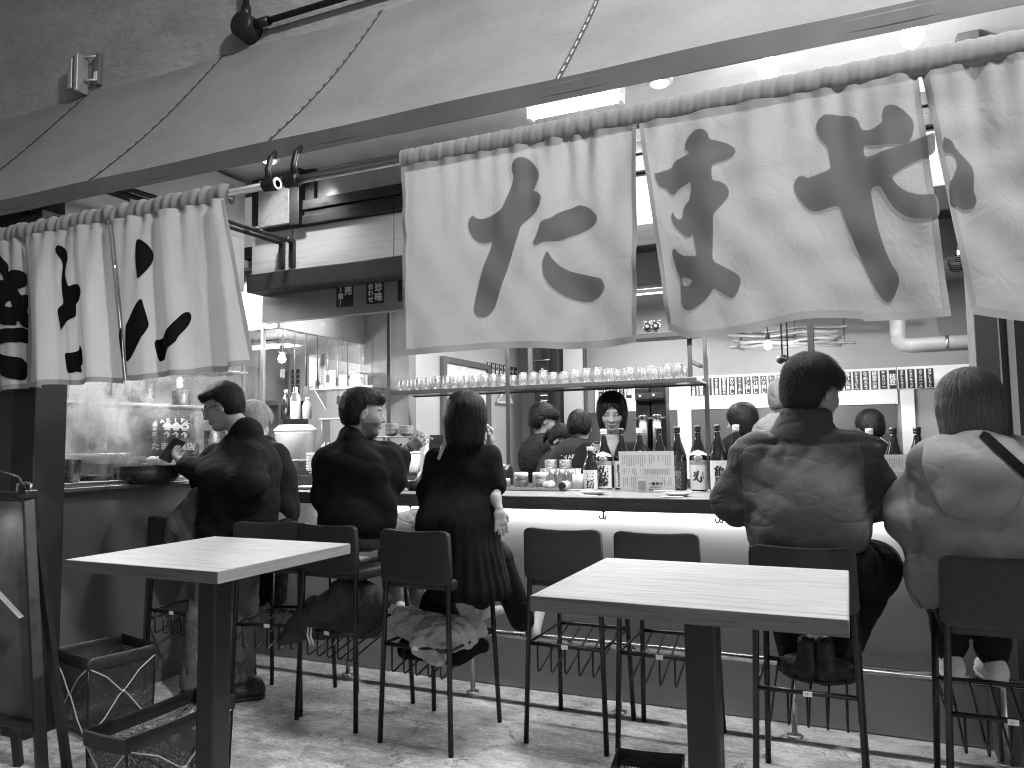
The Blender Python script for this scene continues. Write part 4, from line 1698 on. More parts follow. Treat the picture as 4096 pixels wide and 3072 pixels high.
def shoe(T, L, heel, toe, z, m, m_sole, w=.045, hgt=.07):
    heel, toe = Vector((heel[0], heel[1], 0)), Vector((toe[0], toe[1], 0))
    d = toe - heel
    ln = d.length
    v = Vol()
    p = lambda t, up: V3((heel.x + d.x * t, heel.y + d.y * t, z + up))
    v.cone(p(.16, .045), p(.16, hgt), w * .86, w * .78, .03)
    v.cone(p(.14, .040), p(.55, .038), w * .84, w * .92, .03)
    v.cone(p(.55, .036), p(.86, .030), w * .92, w * .72, .03)
    V, F = v.mesh(.008, lambda X, Y, Z, D: np.maximum(D, (z + .012) - Z))
    o = obj('shoe', np_mesh('shoe', V, F), m, T)
    o.location = L
    v = Vol()
    v.cone(p(.13, .01), p(.55, .01), w * .90, w * .98, .02)
    v.cone(p(.55, .01), p(.87, .01), w * .98, w * .78, .02)
    V, F = v.mesh(.008, lambda X, Y, Z, D: np.maximum(np.maximum(D, z - Z), Z - (z + .022)))
    o2 = obj('sole', np_mesh('sole', V, F), m_sole, o)
    return o


def on_mesh(objs, mb, direction, off=.003):
    """press flat print onto a garment"""
    from mathutils.bvhtree import BVHTree
    me = objs.data
    bv = BVHTree.FromPolygons([v.co.copy() for v in me.vertices], [list(p.vertices) for p in me.polygons])
    d = Vector(direction).normalized()
    out = []
    for p in mb.v:
        p = Vector(p)
        hit = bv.ray_cast(p - d * .5, d)
        q = hit[0] if hit[0] is not None else p
        out.append(tuple(q - d * off))
    mb.v = out


m_blackcloth = M_fab('black_knit', .006, .95, wstr=.09)
m_blackjacket = M_fab('black_nylon', .006, .85, wstr=.2, spec=.12)
m_jeans = M_fab('washed_denim', .10, .9, wstr=.2, wscale=22, var=.3)
m_greypant = M_fab('grey_trousers', .16, .9, wstr=.4)
m_blackpant = M_fab('black_trousers', .010, .9, wstr=.4)
m_hoodie = M_fab('grey_fleece', .21, .95, wstr=.2, wscale=9, var=.1)
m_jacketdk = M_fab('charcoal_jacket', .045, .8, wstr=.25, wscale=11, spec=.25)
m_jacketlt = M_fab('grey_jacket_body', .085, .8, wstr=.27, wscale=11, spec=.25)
m_sandal = M_fab('pale_shoe', .45, .6)
m_whiteshoe = M_fab('white_canvas', .62, .7, wstr=.2)
m_darkshoe = M_fab('dark_boot', .012, .5, wstr=.3, spec=.4)
m_polo = M_fab('dark_staff_polo', .022, .9, wstr=.3)

# --- standing man looking at his phone
p = Person('standing man in black jacket and glasses, head bent over his phone', (-2.95, 3.05, 0), (-3.033, 3.050, 1.500), (-.85, -.42, -.30), skin=.28, lips=.16)
nk = (-2.911, 3.080, 1.342)
p.head_mesh(nk, nr=.062)
p.hair('short', m_hair_short, amp=.0018, seed=5)
b = Vol()
b.chain([nk, (-2.956, 3.090, 1.006), (-3.000, 3.090, 0.763)], [.07, .12, .11], .05)
b.cone((-2.976, 3.050, 0.746), (-3.095, 2.970, 0.167), .07, .045).cone((-3.041, 3.150, 0.729), (-2.959, 3.120, 0.070), .07, .045)
b.chain([(-2.931, 3.090, 1.201), (-2.754, 2.970, 1.228), (-2.726, 2.920, 1.115), (-2.913, 2.900, 1.123), (-3.135, 2.900, 1.197)], [.06, .045, .04, .035, .024], .03)
b.chain([(-2.931, 3.090, 1.201), (-3.237, 3.220, 1.222), (-3.303, 3.220, 1.093), (-3.225, 3.020, 1.188)], [.06, .045, .04, .026], .03)
p.body(b)
j = Vol()
j.cone((-2.893, 3.080, 1.356), (-2.913, 3.090, 1.237), .078, .13, .06)
j.ell((-2.930, 3.090, 1.164), (.19, .20, .16), None, .08)
j.ell((-2.934, 3.080, 0.995), (.205, .205, .18), None, .08)
j.ell((-2.947, 3.080, 0.839), (.205, .195, .13), None, .08)
j.chain([(-2.754, 2.970, 1.228), (-2.726, 2.920, 1.115), (-2.913, 2.900, 1.123), (-3.129, 2.900, 1.195)], [.075, .078, .066, .048], .06)
j.chain([(-3.237, 3.220, 1.222), (-3.303, 3.220, 1.093), (-3.289, 3.080, 1.181)], [.08, .07, .048], .06)
hz = (-2.962, 3.090, 0.784)[2]
jk = p.wear('jacket', j, m_blackjacket, .010, .008, 14, 4, lambda X, Y, Z, D: np.maximum(D, hz - .02 - Z))
p.hand((-3.135, 2.900, 1.197), (-.75, .1, .35), (.4, .5, .6), .55, 1, .15, .95)
p.limb_skin([(-3.225, 3.020, 1.188), (-3.257, 3.000, 1.203)], [.03, .026])
fl = Vol()
fl.chain([(-3.157, 3.000, 1.045), (-3.264, 2.980, 0.887), (-3.337, 2.980, 0.763)], [.03, .05, .028], .04)
fl.cone((-3.171, 3.000, 0.936), (-3.199, 3.000, 0.754), .05, .06, .05)
p.wear('coat_flap', fl, m_jeans, .010, .006, 22, 9, label='faded denim flap of the open coat')
t = Vol()
t.ell((-2.983, 3.090, 0.728), (.17, .15, .12), None, .05)
t.chain([(-3.054, 3.050, 0.646), (-3.109, 3.000, 0.391), (-3.128, 2.980, 0.067)], [.095, .075, .068], .04)
t.chain([(-2.981, 3.140, 0.636), (-2.951, 3.120, 0.354), (-2.945, 3.100, 0.042)], [.095, .078, .070], .04)
p.wear('jeans', t, m_jeans, .011, .006, 26, 8, hem(.055))
shoe(p.T, p.L, (-2.94, 3.02), (-3.18, 2.93), .001, m_darkshoe, m_darkshoe)
shoe(p.T, p.L, (-2.80, 3.12), (-2.98, 2.98), .001, m_darkshoe, m_darkshoe)
g = MB()
for y in (-1, 1):
    ring = [tuple(p.hp(.104 - .02 * abs(math.cos(w)) * 0 - .012 * (abs(y * .033 + .024 * math.cos(w)) / .05) ** 2, y * .033 + .024 * math.cos(w), .0 + .019 * math.sin(w))) for w in np.linspace(0, 2 * PI, 14, endpoint=False)]
    g.tube(ring, .0022, 5, closed=True)
    g.tube([tuple(p.hp(.092, y * .058, .006)), tuple(p.hp(.05, y * .079, .004)), tuple(p.hp(-.012, y * .084, .002)), tuple(p.hp(-.03, y * .08, -.016))], .0022, 5)
g.tube([tuple(p.hp(.104, -.011, .004)), tuple(p.hp(.106, 0, .006)), tuple(p.hp(.104, .011, .004))], .002, 5)
g.build('glasses', m_blackm, p.T, True, p.L)
p.finish()
PH = thing('phone', 'dark phone held up by the standing man in glasses', 'phone', (-3.262, 2.930, 1.274))
rotp = Matrix.Rotation(R(35), 3, 'Z') @ Matrix.Rotation(R(-28), 3, 'X') @ Matrix.Rotation(R(28), 3, 'Y')
q = MB().rbox((-.036, -.0045, -.07), (.036, .0045, .07), .004)
q.v = [tuple(rotp @ Vector(a)) for a in q.v]
q.build('case', m_black, PH)
q = MB().box((-.032, .0048, -.064), (.032, .0056, .064))
q.v = [tuple(rotp @ Vector(a)) for a in q.v]
q.build('screen', M_emit('phone_screen', .6), PH)

# --- white-haired guest on the turned stool
p = Person('white-haired seated guest in black, mostly hidden behind the standing man', (-2.72, 3.2, .71), (-3.108, 3.360, 1.408), (-.2, .95, -.15), skin=.25)
nk = (-2.998, 3.330, 1.276)
p.head_mesh(nk)
p.hair('mop', m_hair_white, amp=.002, seed=8)
b = Vol()
b.chain([nk, (-2.874, 3.260, 1.045), (-2.837, 3.220, 0.900)], [.06, .11, .12], .05)
p.body(b)
j = Vol()
j.cone(nk, (-2.951, 3.300, 1.219), .07, .11, .05)
j.ell((-2.917, 3.260, 1.119), (.17, .13, .13), None, .06)
j.ell((-2.880, 3.240, 0.947), (.17, .14, .16), None, .06)
j.chain([(-2.862, 3.280, 1.232), (-2.798, 3.260, 1.046), (-2.940, 3.420, 0.929)], [.06, .058, .05], .04)
p.wear('jumper', j, m_blackcloth, .012, .006, 16, 3)
t = Vol()
t.chain([(-2.865, 3.200, 0.828), (-3.185, 3.500, 0.755), (-3.235, 3.560, 0.393)], [.09, .075, .055], .04)
t.chain([(-2.771, 3.200, 0.831), (-3.048, 3.500, 0.760), (-3.103, 3.560, 0.403)], [.09, .075, .055], .04)
p.wear('trousers', t, m_blackpant, .012, .004, 22, 3)
p.finish()

# --- bearded man on the third stool
p = Person('bearded man in black sweater, seated sideways with one hand raised', (-2.24, 3.14, .71), (-2.205, 3.140, 1.444), (.74, .66, -.06), skin=.20, beard=.55, lips=.10)
nk = (-2.243, 3.120, 1.286)
p.head_mesh(nk, nr=.060)
p.hair('short', m_hair_short, amp=.0025, seed=11)
b = Vol()
b.chain([nk, (-2.222, 3.130, 1.086), (-2.222, 3.130, 0.927)], [.07, .12, .13], .05)
b.chain([(-2.222, 3.130, 1.176), (-2.092, 3.200, 1.220), (-2.091, 3.240, 1.115), (-2.078, 3.280, 1.229)], [.06, .045, .04, .03], .03)
b.chain([(-2.222, 3.130, 0.927), (-2.167, 3.150, 0.859), (-2.053, 3.420, 0.868), (-2.115, 3.520, 0.492)], [.1, .07, .06, .04], .03)
p.body(b)
j = Vol()
j.cone((-2.241, 3.110, 1.318), (-2.240, 3.120, 1.234), .068, .11, .05)
j.cone((-2.337, 3.060, 1.224), (-2.114, 3.200, 1.231), .065, .065, .05)
j.ell((-2.228, 3.130, 1.154), (.20, .14, .12), None, .06)
j.ell((-2.222, 3.130, 1.006), (.205, .145, .14), None, .06)
j.ell((-2.223, 3.120, 0.906), (.20, .15, .10), None, .06)
j.chain([(-2.372, 3.080, 1.201), (-2.392, 3.100, 1.039), (-2.444, 3.280, 0.966)], [.068, .064, .05], .04)
j.chain([(-2.092, 3.200, 1.220), (-2.091, 3.240, 1.115), (-2.073, 3.280, 1.218)], [.062, .058, .046], .035)
hz = (-2.214, 3.120, 0.861)[2]
p.wear('sweater', j, m_blackcloth, .010, .009, 14, 6, lambda X, Y, Z, D: np.maximum(D, hz - .02 - Z))
p.limb_skin([(-2.078, 3.280, 1.229), (-2.046, 3.290, 1.269)], [.030, .025])
p.hand((-2.052, 3.290, 1.264), (.75, .35, .45), (.2, .7, .7), .5, -1, .35, .88)
t = Vol()
t.ell((-2.230, 3.130, 0.882), (.18, .15, .10), None, .05)
t.chain([(-2.167, 3.150, 0.859), (-2.053, 3.420, 0.868), (-2.130, 3.500, 0.699), (-2.115, 3.520, 0.480)], [.085, .075, .062, .052], .04)
t.chain([(-2.285, 3.200, 0.838), (-2.274, 3.500, 0.815), (-2.300, 3.540, 0.661), (-2.299, 3.560, 0.484)], [.085, .075, .062, .052], .04)
p.wear('trousers', t, m_greypant, .011, .005, 24, 7)
p.limb_skin([(-2.115, 3.520, 0.492), (-2.118, 3.540, 0.423)], [.04, .035])
shoe(p.T, p.L, (-2.141, 3.540, 0.407)[:2], (-2.161, 3.720, 0.358)[:2], .336, m_whiteshoe, m_darkshoe, .042, .06)
shoe(p.T, p.L, (-2.299, 3.560, 0.410)[:2], (-2.326, 3.720, 0.371)[:2], .336, m_whiteshoe, m_darkshoe, .042, .06)
p.finish()

# --- woman in the long black dress
p = Person('woman with a dark bob in a long black dress, seen from behind', (-1.68, 3.08, .71), (-1.620, 3.120, 1.409), (-.35, .93, -.10), skin=.34)
nk = (-1.623, 3.110, 1.289)
p.head_mesh(nk, nr=.048)
p.hair('bob', m_hair_dark, .135, amp=.0009, seed=2)
b = Vol()
b.chain([nk, (-1.637, 3.120, 1.093), (-1.665, 3.100, 0.863)], [.06, .10, .12], .05)
b.chain([(-1.636, 3.120, 1.200), (-1.517, 3.140, 1.216), (-1.491, 3.140, 1.098), (-1.463, 3.100, 1.039)], [.05, .04, .035, .026], .03)
b.chain([(-1.636, 3.120, 1.200), (-1.593, 3.250, 1.173), (-1.629, 3.360, 1.192)], [.05, .04, .032], .03)
b.chain([(-1.665, 3.100, 0.863), (-1.572, 3.150, 0.808), (-1.542, 3.300, 0.735), (-1.485, 3.420, 0.455)], [.1, .07, .06, .034], .03)
b.chain([(-1.665, 3.100, 0.863), (-1.680, 3.150, 0.792), (-1.761, 3.400, 0.743), (-1.731, 3.500, 0.515)], [.1, .07, .06, .034], .03)
p.body(b)
j = Vol()
j.cone((-1.623, 3.110, 1.281), (-1.636, 3.120, 1.232), .058, .09, .05)
j.cone((-1.752, 3.100, 1.211), (-1.527, 3.140, 1.224), .058, .058, .05)
j.ell((-1.642, 3.120, 1.136), (.165, .115, .12), None, .05)
j.ell((-1.647, 3.100, 0.989), (.175, .125, .14), None, .06)
j.cone((-1.654, 3.080, 0.886), (-1.587, 3.060, 0.635), .15, .155, .08)
j.cone((-1.762, 3.080, 0.903), (-1.623, 3.040, 0.657), .08, .08, .08)
j.cone((-1.563, 3.140, 0.925), (-1.478, 3.120, 0.621), .075, .058, .08)
j.chain([(-1.757, 3.100, 1.204), (-1.814, 3.120, 1.069), (-1.927, 3.300, 0.988)], [.056, .052, .045], .035)
j.chain([(-1.517, 3.140, 1.216), (-1.486, 3.150, 1.098)], [.056, .052], .035)
j.chain([(-1.593, 3.250, 1.173), (-1.634, 3.360, 1.192)], [.05, .045], .03)
hz = (-1.582, 3.050, 0.603)[2]


def pleat(X, Y, Z, D):
    w = np.clip((1.0 - Z) / .3, 0, 1)
    a = np.arctan2(Y - 3.1, X + 1.62)
    D = D + .007 * w * np.sin(a * 26 + 2 * np.sin(a * 3))
    D = np.maximum(D, hz + .02 * np.sin(a * 9) * .3 - Z)
    # slit at the nape
    return D


p.wear('dress', j, m_blackcloth, .010, .005, 18, 12, pleat)
q = MB()
c0, c1 = Vector((-1.683, 3.030, 1.274)), Vector((-1.686, 3.000, 1.241))
q.tube([(c0.x + .012, c0.y - .0, c0.z + .03), (c0.x, c0.y - .015, c0.z), (c1.x, c1.y - .02, c1.z - .02)], [.004, .011, .007], 8)
q.build('nape_opening', M('nape_skin', .34, .5), p.T, True, p.L)
p.limb_skin([(-1.491, 3.140, 1.098), (-1.463, 3.100, 1.039), (-1.436, 3.080, 0.996)], [.030, .024, .019])
p.hand((-1.438, 3.080, 1.000), (.18, -.05, -.95), (-.6, .6, 0), .22, 1, .12, .74)
p.limb_skin([(-1.629, 3.360, 1.192), (-1.628, 3.380, 1.278)], [.034, .025])
p.hand((-1.628, 3.380, 1.273), (.05, .15, .95), (-.6, -.5, .1), .9, 1, .1, .9)
t = Vol()
t.ell((-1.642, 3.080, 0.824), (.16, .14, .10), None, .05)
t.chain([(-1.560, 3.150, 0.819), (-1.533, 3.260, 0.752), (-1.470, 3.400, 0.444)], [.080, .064, .058], .04)
t.chain([(-1.680, 3.150, 0.792), (-1.761, 3.400, 0.743), (-1.736, 3.500, 0.510)], [.085, .07, .062], .05)
p.wear('wide_trousers', t, m_blackpant, .011, .004, 18, 5)
p.limb_skin([(-1.485, 3.420, 0.455), (-1.458, 3.440, 0.405)], [.035, .030])
p.limb_skin([(-1.731, 3.500, 0.515), (-1.726, 3.520, 0.466)], [.035, .030])
fo = Vol()
fo.chain([(-1.453, 3.440, 0.410), (-1.430, 3.440, 0.364), (-1.446, 3.580, 0.452)], [.030, .030, .024], .02)
V_, F_ = fo.mesh(.007)
p.take(V_, F_, np.full(len(V_), .40))
fo = Vol()
fo.chain([(-1.720, 3.520, 0.466), (-1.747, 3.530, 0.423), (-1.680, 3.600, 0.430)], [.030, .028, .024], .02)
V_, F_ = fo.mesh(.007)
p.take(V_, F_, np.full(len(V_), .40))
p.finish()

# --- man in the padded jacket
p = Person('man with short dark hair in a dark padded jacket, back turned, at the counter', (-.17, 3.1, .71), (-0.120, 3.080, 1.470), (.62, .76, -.18), skin=.26, scale=1.06)
nk = (-0.158, 3.070, 1.314)
p.head_mesh(nk, nr=.066)
p.hair('mop', M_hair('soft_dark_hair', .022, .5), amp=.0012, seed=21)
b = Vol()
b.chain([nk, (-0.158, 3.080, 1.114), (-0.166, 3.080, 0.924)], [.08, .14, .15], .05)
p.body(b)
j = Vol()
j.cone((-0.151, 3.070, 1.376), (-0.159, 3.070, 1.288), .079, .11, .03)
j.cone((-0.319, 3.060, 1.228), (0.014, 3.100, 1.226), .082, .082, .06)
j.ell((-0.158, 3.060, 1.167), (.215, .150, .13), None, .06)
j.ell((-0.163, 3.050, 1.047), (.215, .165, .15), None, .06)
j.ell((-0.160, 3.050, 0.944), (.205, .165, .12), None, .06)
j.chain([(-0.333, 3.060, 1.210), (-0.413, 3.100, 1.055), (-0.360, 3.380, 1.025)], [.088, .080, .062], .05)
j.chain([(0.021, 3.100, 1.209), (0.075, 3.140, 1.070), (0.016, 3.400, 1.022)], [.088, .078, .062], .05)
hz = (-0.166, 3.050, 0.868)[2]
yk = (-0.144, 2.930, 1.277)[2]
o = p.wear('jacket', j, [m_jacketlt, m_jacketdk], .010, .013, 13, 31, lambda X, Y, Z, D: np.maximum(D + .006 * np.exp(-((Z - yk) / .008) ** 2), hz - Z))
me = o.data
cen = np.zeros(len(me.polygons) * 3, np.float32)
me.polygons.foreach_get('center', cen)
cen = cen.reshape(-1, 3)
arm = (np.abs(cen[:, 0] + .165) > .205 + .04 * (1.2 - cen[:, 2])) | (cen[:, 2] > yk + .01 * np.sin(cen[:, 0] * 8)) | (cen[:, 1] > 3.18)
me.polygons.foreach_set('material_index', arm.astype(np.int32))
c = Vol()
c.cone((-0.148, 3.070, 1.367), (-0.162, 3.070, 1.292), .098, .122, .02)
c.cone((-0.143, 3.075, 1.411), (-0.162, 3.070, 1.288), .078, .10, .02, True)
p.wear('collar', c, m_jacketdk, .008, 0, post=lambda X, Y, Z, D: np.maximum(D, Z - (yk + .135 + .12 * (3.07 - Y) * 0)))
t = Vol()
t.ell((-0.164, 3.070, 0.873), (.19, .17, .12), None, .05)
t.chain([(-0.073, 3.100, 0.848), (0.069, 3.380, 0.778), (-0.074, 3.300, 0.424)], [.105, .092, .058], .05)
t.chain([(-0.253, 3.100, 0.839), (-0.299, 3.420, 0.752), (-0.227, 3.280, 0.396)], [.105, .088, .058], .05)
p.wear('trousers', t, m_blackpant, .011, .006, 20, 9)
shoe(p.T, p.L, (-0.161, 3.140, 0.360)[:2], (-0.284, 3.280, 0.354)[:2], .37, m_darkshoe, m_darkshoe, .046, .14)
shoe(p.T, p.L, (-0.139, 3.140, 0.359)[:2], (-0.011, 3.250, 0.358)[:2], .37, m_darkshoe, m_darkshoe, .046, .14)
p.finish()

# --- woman in the grey hoodie
p = Person('woman with ash-brown bob in a grey hoodie, back turned, at the right edge', (.42, 3.02, .71), (0.383, 3.020, 1.393), (-.05, .98, -.12), skin=.30, scale=1.07)
nk = (0.378, 3.010, 1.285)
p.head_mesh(nk, nr=.05)
p.hair('bob', m_hair_grey, .145, amp=.0008, seed=7)
b = Vol()
b.chain([nk, (0.391, 3.020, 1.124), (0.380, 3.000, 0.954)], [.06, .12, .14], .05)
p.body(b)
j = Vol()
j.cone((0.382, 3.020, 1.266), (0.388, 3.020, 1.203), .07, .11, .05)
j.cone((0.291, 3.020, 1.203), (0.506, 3.040, 1.202), .078, .078, .06)
j.ell((0.390, 3.010, 1.125), (.19, .145, .14), None, .06)
j.ell((0.385, 3.000, 1.001), (.195, .155, .16), None, .06)
j.ell((0.375, 3.000, 0.846), (.195, .16, .14), None, .06)
j.chain([(0.282, 3.030, 1.186), (0.200, 3.060, 1.021), (0.191, 3.300, 0.973)], [.082, .085, .062], .05)
j.chain([(0.513, 3.050, 1.186), (0.569, 3.080, 1.030), (0.563, 3.320, 0.990)], [.082, .085, .062], .05)
j.cone((0.224, 3.000, 0.917), (0.219, 3.020, 0.724), .045, .035, .06)
hz = (0.218, 3.020, 0.705)[2]
ho = p.wear('hoodie', j, m_hoodie, .011, .017, 10, 14, lambda X, Y, Z, D: np.maximum(D, hz - Z))
hd = Vol()
hd.ell((0.381, 2.895, 1.195), (.155, .075, .115), None, .04)
hd.ell((0.372, 2.865, 1.092), (.105, .062, .06), None, .04)
hd.cone((0.282, 2.970, 1.244), (0.339, 2.880, 1.094), .045, .04, .05)
hd.cone((0.490, 2.970, 1.250), (0.403, 2.880, 1.096), .045, .04, .05)
hd.ell((0.379, 2.975, 1.270), (.085, .05, .05), None, .03, True)
hd_ = p.wear('hood', hd, m_hoodie, .010, .014, 11, 5)
from mathutils.bvhtree import BVHTree
sv, sf = [], []
for o_ in (ho, hd_):
    k_ = len(sv)
    sv += [v.co.copy() for v in o_.data.vertices]
    sf += [[i + k_ for i in pl.vertices] for pl in o_.data.polygons]
bv_ = BVHTree.FromPolygons(sv, sf)
sa, sb = Vector((0.359, 2.600, 1.304)), Vector((0.532, 2.600, 1.106))
wd_ = Vector((.40, 0, .5)).normalized() * .015
q = MB()
rows = []
for i in range(15):
    c_ = sa.lerp(sb, i / 14)
    row = []
    for e_ in (-1, -.5, 0, .5, 1):
        h_ = bv_.ray_cast(c_ + wd_ * e_, Vector((.13, 1, 0)).normalized())
        row.append((h_[0] if h_[0] is not None else c_ + Vector((0, .3, 0))) + Vector((0, -.006, .001)))
    rows.append(row)
q.v = [tuple(a) for r_ in rows for a in r_]
q.f = [(i * 5 + k, i * 5 + k + 1, (i + 1) * 5 + k + 1, (i + 1) * 5 + k) for i in range(14) for k in range(4)]
q.mi = [0] * len(q.f)
q.build('bag_strap', m_blackcloth, p.T, True, p.L)
q = MB().tube([(0.223, 2.965, 0.898), (0.198, 2.960, 0.843), (0.182, 2.965, 0.748), (0.198, 2.970, 0.709)], .005, 6)
q.build('drawstring', m_hoodie, p.T, True, p.L)
t = Vol()
t.chain([(0.326, 3.050, 0.851), (0.316, 3.400, 0.771), (0.333, 3.540, 0.448)], [.10, .085, .055], .05)
t.chain([(0.436, 3.050, 0.857), (0.485, 3.400, 0.781), (0.480, 3.540, 0.445)], [.10, .085, .055], .05)
p.wear('trousers', t, m_blackpant, .011, .004, 20, 4)
shoe(p.T, p.L, (0.344, 3.480, 0.385)[:2], (0.311, 3.690, 0.352)[:2], .336, m_whiteshoe, m_whiteshoe, .043, .075)
shoe(p.T, p.L, (0.491, 3.480, 0.383)[:2], (0.453, 3.690, 0.339)[:2], .336, m_whiteshoe, m_whiteshoe, .043, .075)
p.finish()

# --- staff member facing the street behind the bottles
p = Person('staff woman with dark bob and dark polo looking down behind the bottles', (-1.38, 4.72, .03), (-1.384, 4.700, 1.480), (.24, -.90, -.36), skin=.38, lips=.25)
p.browv = .12
nk = (-1.400, 4.740, 1.302)
p.head_mesh(nk, h=.005, nr=.05)
p.hair('bob', m_hair_black, .125, amp=.001, seed=4, opening=1.0)
b = Vol()
b.chain([nk, (-1.424, 4.800, 1.025), (-1.435, 4.800, 0.549)], [.06, .10, .12], .05)
b.chain([(-1.38, 4.8, .7), (-1.44, 4.8, .4), (-1.44, 4.8, .04)], [.1, .07, .05])
b.chain([(-1.38, 4.8, .7), (-1.30, 4.8, .4), (-1.30, 4.8, .04)], [.1, .07, .05])
b.chain([(-1.421, 4.800, 1.145), (-1.604, 4.780, 1.201), (-1.625, 4.720, 1.043)], [.06, .045, .036], .03)
b.chain([(-1.421, 4.800, 1.145), (-1.219, 4.760, 1.200), (-1.172, 4.700, 1.048)], [.06, .045, .036], .03)
p.body(b)
p.limb_skin([nk, (-1.396, 4.720, 1.222)], [.055, .06])
j = Vol()
j.cone((-1.571, 4.780, 1.219), (-1.248, 4.760, 1.217), .062, .062, .05)
j.ell((-1.422, 4.800, 1.085), (.17, .11, .14), None, .05)
j.ell((-1.429, 4.800, 0.816), (.16, .12, .22), None, .05)
j.chain([(-1.604, 4.780, 1.201), (-1.625, 4.720, 1.043)], [.06, .055], .04)
j.chain([(-1.219, 4.760, 1.200), (-1.172, 4.700, 1.048)], [.06, .055], .04)
j.ell((-1.371, 4.660, 1.261), (.035, .06, .055), None, .02, True)
jo = p.wear('polo_shirt', j, m_polo, .010, .005, 16, 18)
p.limb_skin([(-1.625, 4.720, 1.043), (-1.523, 4.520, 0.911)], [.038, .028])
p.limb_skin([(-1.172, 4.700, 1.048), (-1.194, 4.500, 0.919)], [.038, .028])
p.hand((-1.522, 4.520, 0.917), (.3, -.8, -.4), (0, -.3, -.9), .4, 1)
p.hand((-1.194, 4.500, 0.925), (-.3, -.8, -.4), (0, -.3, -.9), .4, -1)
apr = Vol()
apr.chain([(-1.38, 4.8, .95), (-1.38, 4.8, .35)], [.16, .15], .04)
p.wear('apron', apr, m_blackcloth, .014, .004, 14, 3)
q = MB()
ce = Vector((-1.485, 4.680, 1.247))
ux, wz = Vector((.97, .24, 0)), Vector((0, 0, 1))
ring = [tuple(ce + (ux * math.cos(w) + wz * math.sin(w)) * .042) for w in np.linspace(0, 2 * PI, 28, endpoint=False)]
ring2 = [tuple(ce + (ux * math.cos(w) + wz * math.sin(w)) * .036) for w in np.linspace(0, 2 * PI, 28, endpoint=False)]
q.add(ring + ring2, [(i, (i + 1) % 28, 28 + (i + 1) % 28, 28 + i) for i in range(28)])
lettering(q, '豚', ce, ux, wz, .055, bold=.03)
on_mesh(jo, q, (-.24, .97, 0))
q.build('round_emblem', m_white, p.T, False, p.L)
p.finish()


# --- people further inside
def bust(label, head, F, torso, tr, skin, hair, hm, cloth, ground, seed, scale=1.0, length=.13):
    p = Person(label, (torso[0], torso[1], ground), head, F, skin=skin, scale=scale)
    h = Vector(head)
    t = Vector(torso)
    nk = tuple(h + Vector((0, 0, -.13)) - Vector(F).normalized() * .02)
    p.head_mesh(nk, h=.007)
    p.hair(hair, hm, length, h=.008, strands=1300, curl=.8 if seed == 41 else 0.0, seed=seed, amp=(.006 if seed == 41 else .003) if hair != 'bob' else .001)
    b = Vol()
    b.chain([nk, (t.x, t.y, t.z), (t.x, t.y, ground + .8 if ground < .1 else ground)], [.06, .1, .12], .05)
    if ground < .1:
        for s_ in (-.08, .08):
            b.chain([(t.x + s_, t.y, .85), (t.x + s_, t.y, ground)], [.08, .05], .04)
    p.body(b, .018)
    f = Vector(F)
    f.z = 0
    f.normalize()
    sd = Vector((-f.y, f.x, 0))
    j = Vol()
    sh = Vector(nk) + Vector((0, 0, -.09))
    w = tr
    j.cone(tuple(sh - sd * w), tuple(sh + sd * w), .062, .062, .05)
    j.cone(tuple(Vector(nk) + Vector((0, 0, -.02))), tuple(sh), .06, .10, .05)
    j.ell(tuple((sh + t) / 2), (.17, .17, .16), None, .06)
    j.ell(tuple(t), (.165, .165, .2), None, .06)
    for s_ in (-1, 1):
        e = sh + sd * (s_ * (w + .05)) + Vector((0, 0, -.24))
        j.chain([tuple(sh + sd * (s_ * w)), tuple(e), tuple(e + f * .22 + Vector((0, 0, .03)))], [.062, .055, .045], .04)
    jo = p.wear('shirt', j, cloth, .013, .005, 16, seed)
    if ground < .1:
        lg = Vol()
        lg.ell((t.x, t.y, .86), (.16, .15, .12), None, .05)
        for s_ in (-.085, .085):
            lg.chain([(t.x + s_, t.y, .84), (t.x + s_, t.y, ground + .05)], [.085, .06], .04)
        p.wear('trousers', lg, m_blackpant, .016, 0)
    p.finish()
    return p, jo


bust('staff man with curly black hair standing behind the glass shelf', (-2.213, 5.600, 1.456), (.75, .6, -.2), (-2.242, 5.600, 1.120), .15, .26, 'mop', m_hair_black, m_polo, .03, 41, 1.0)
pp, jo = bust('staff woman with tied hair bending forward beside the curly-haired man', (-1.949, 5.300, 1.294), (.8, -.1, -.5), (-1.961, 5.300, 1.027), .13, .30, 'short', m_hair_short, m_polo, .03, 42, .95)
q = MB().tube([tuple(pp.hp(-.09, 0, .02)), tuple(pp.hp(-.13, .0, .0)), tuple(pp.hp(-.14, 0, -.06)), tuple(pp.hp(-.13, 0, -.10))], [.02, .028, .022, .006], 10)
q.build('ponytail', m_hair_black, pp.T, True, pp.L)
pp, jo = bust('staff member with close-cropped hair and printed shirt back, left of the staff woman', (-1.758, 5.150, 1.381), (-.2, .9, -.3), (-1.789, 5.100, 1.103), .15, .30, 'short', m_hair_short, m_polo, .03, 43, 1.0)
q = MB()
o0 = Vector((-1.757, 4.900, 1.189))
for i, ch in enumerate('YAKITON'):
    a = (i - 3) * .16
    cpos = o0 + Vector((.055 + math.sin(a) * .20 * .9, .0, .12 * (math.cos(a) - 1) + .0))
    lettering(q, ch, cpos, (math.cos(a), 0, -math.sin(a)), (math.sin(a), 0, math.cos(a)), .042, bold=.03)
on_mesh(jo, q, (0, 1, 0))
q.build('shirt_print', m_white, pp.T, False, pp.L)
bust('guest with a dark bob seated deep inside, left of the padded-jacket man', (-0.683, 5.500, 1.420), (-.85, .3, -.15), (-0.699, 5.500, 1.123), .13, .36, 'bob', m_hair_black, m_blackcloth, .5, 44, 1.0, .10)
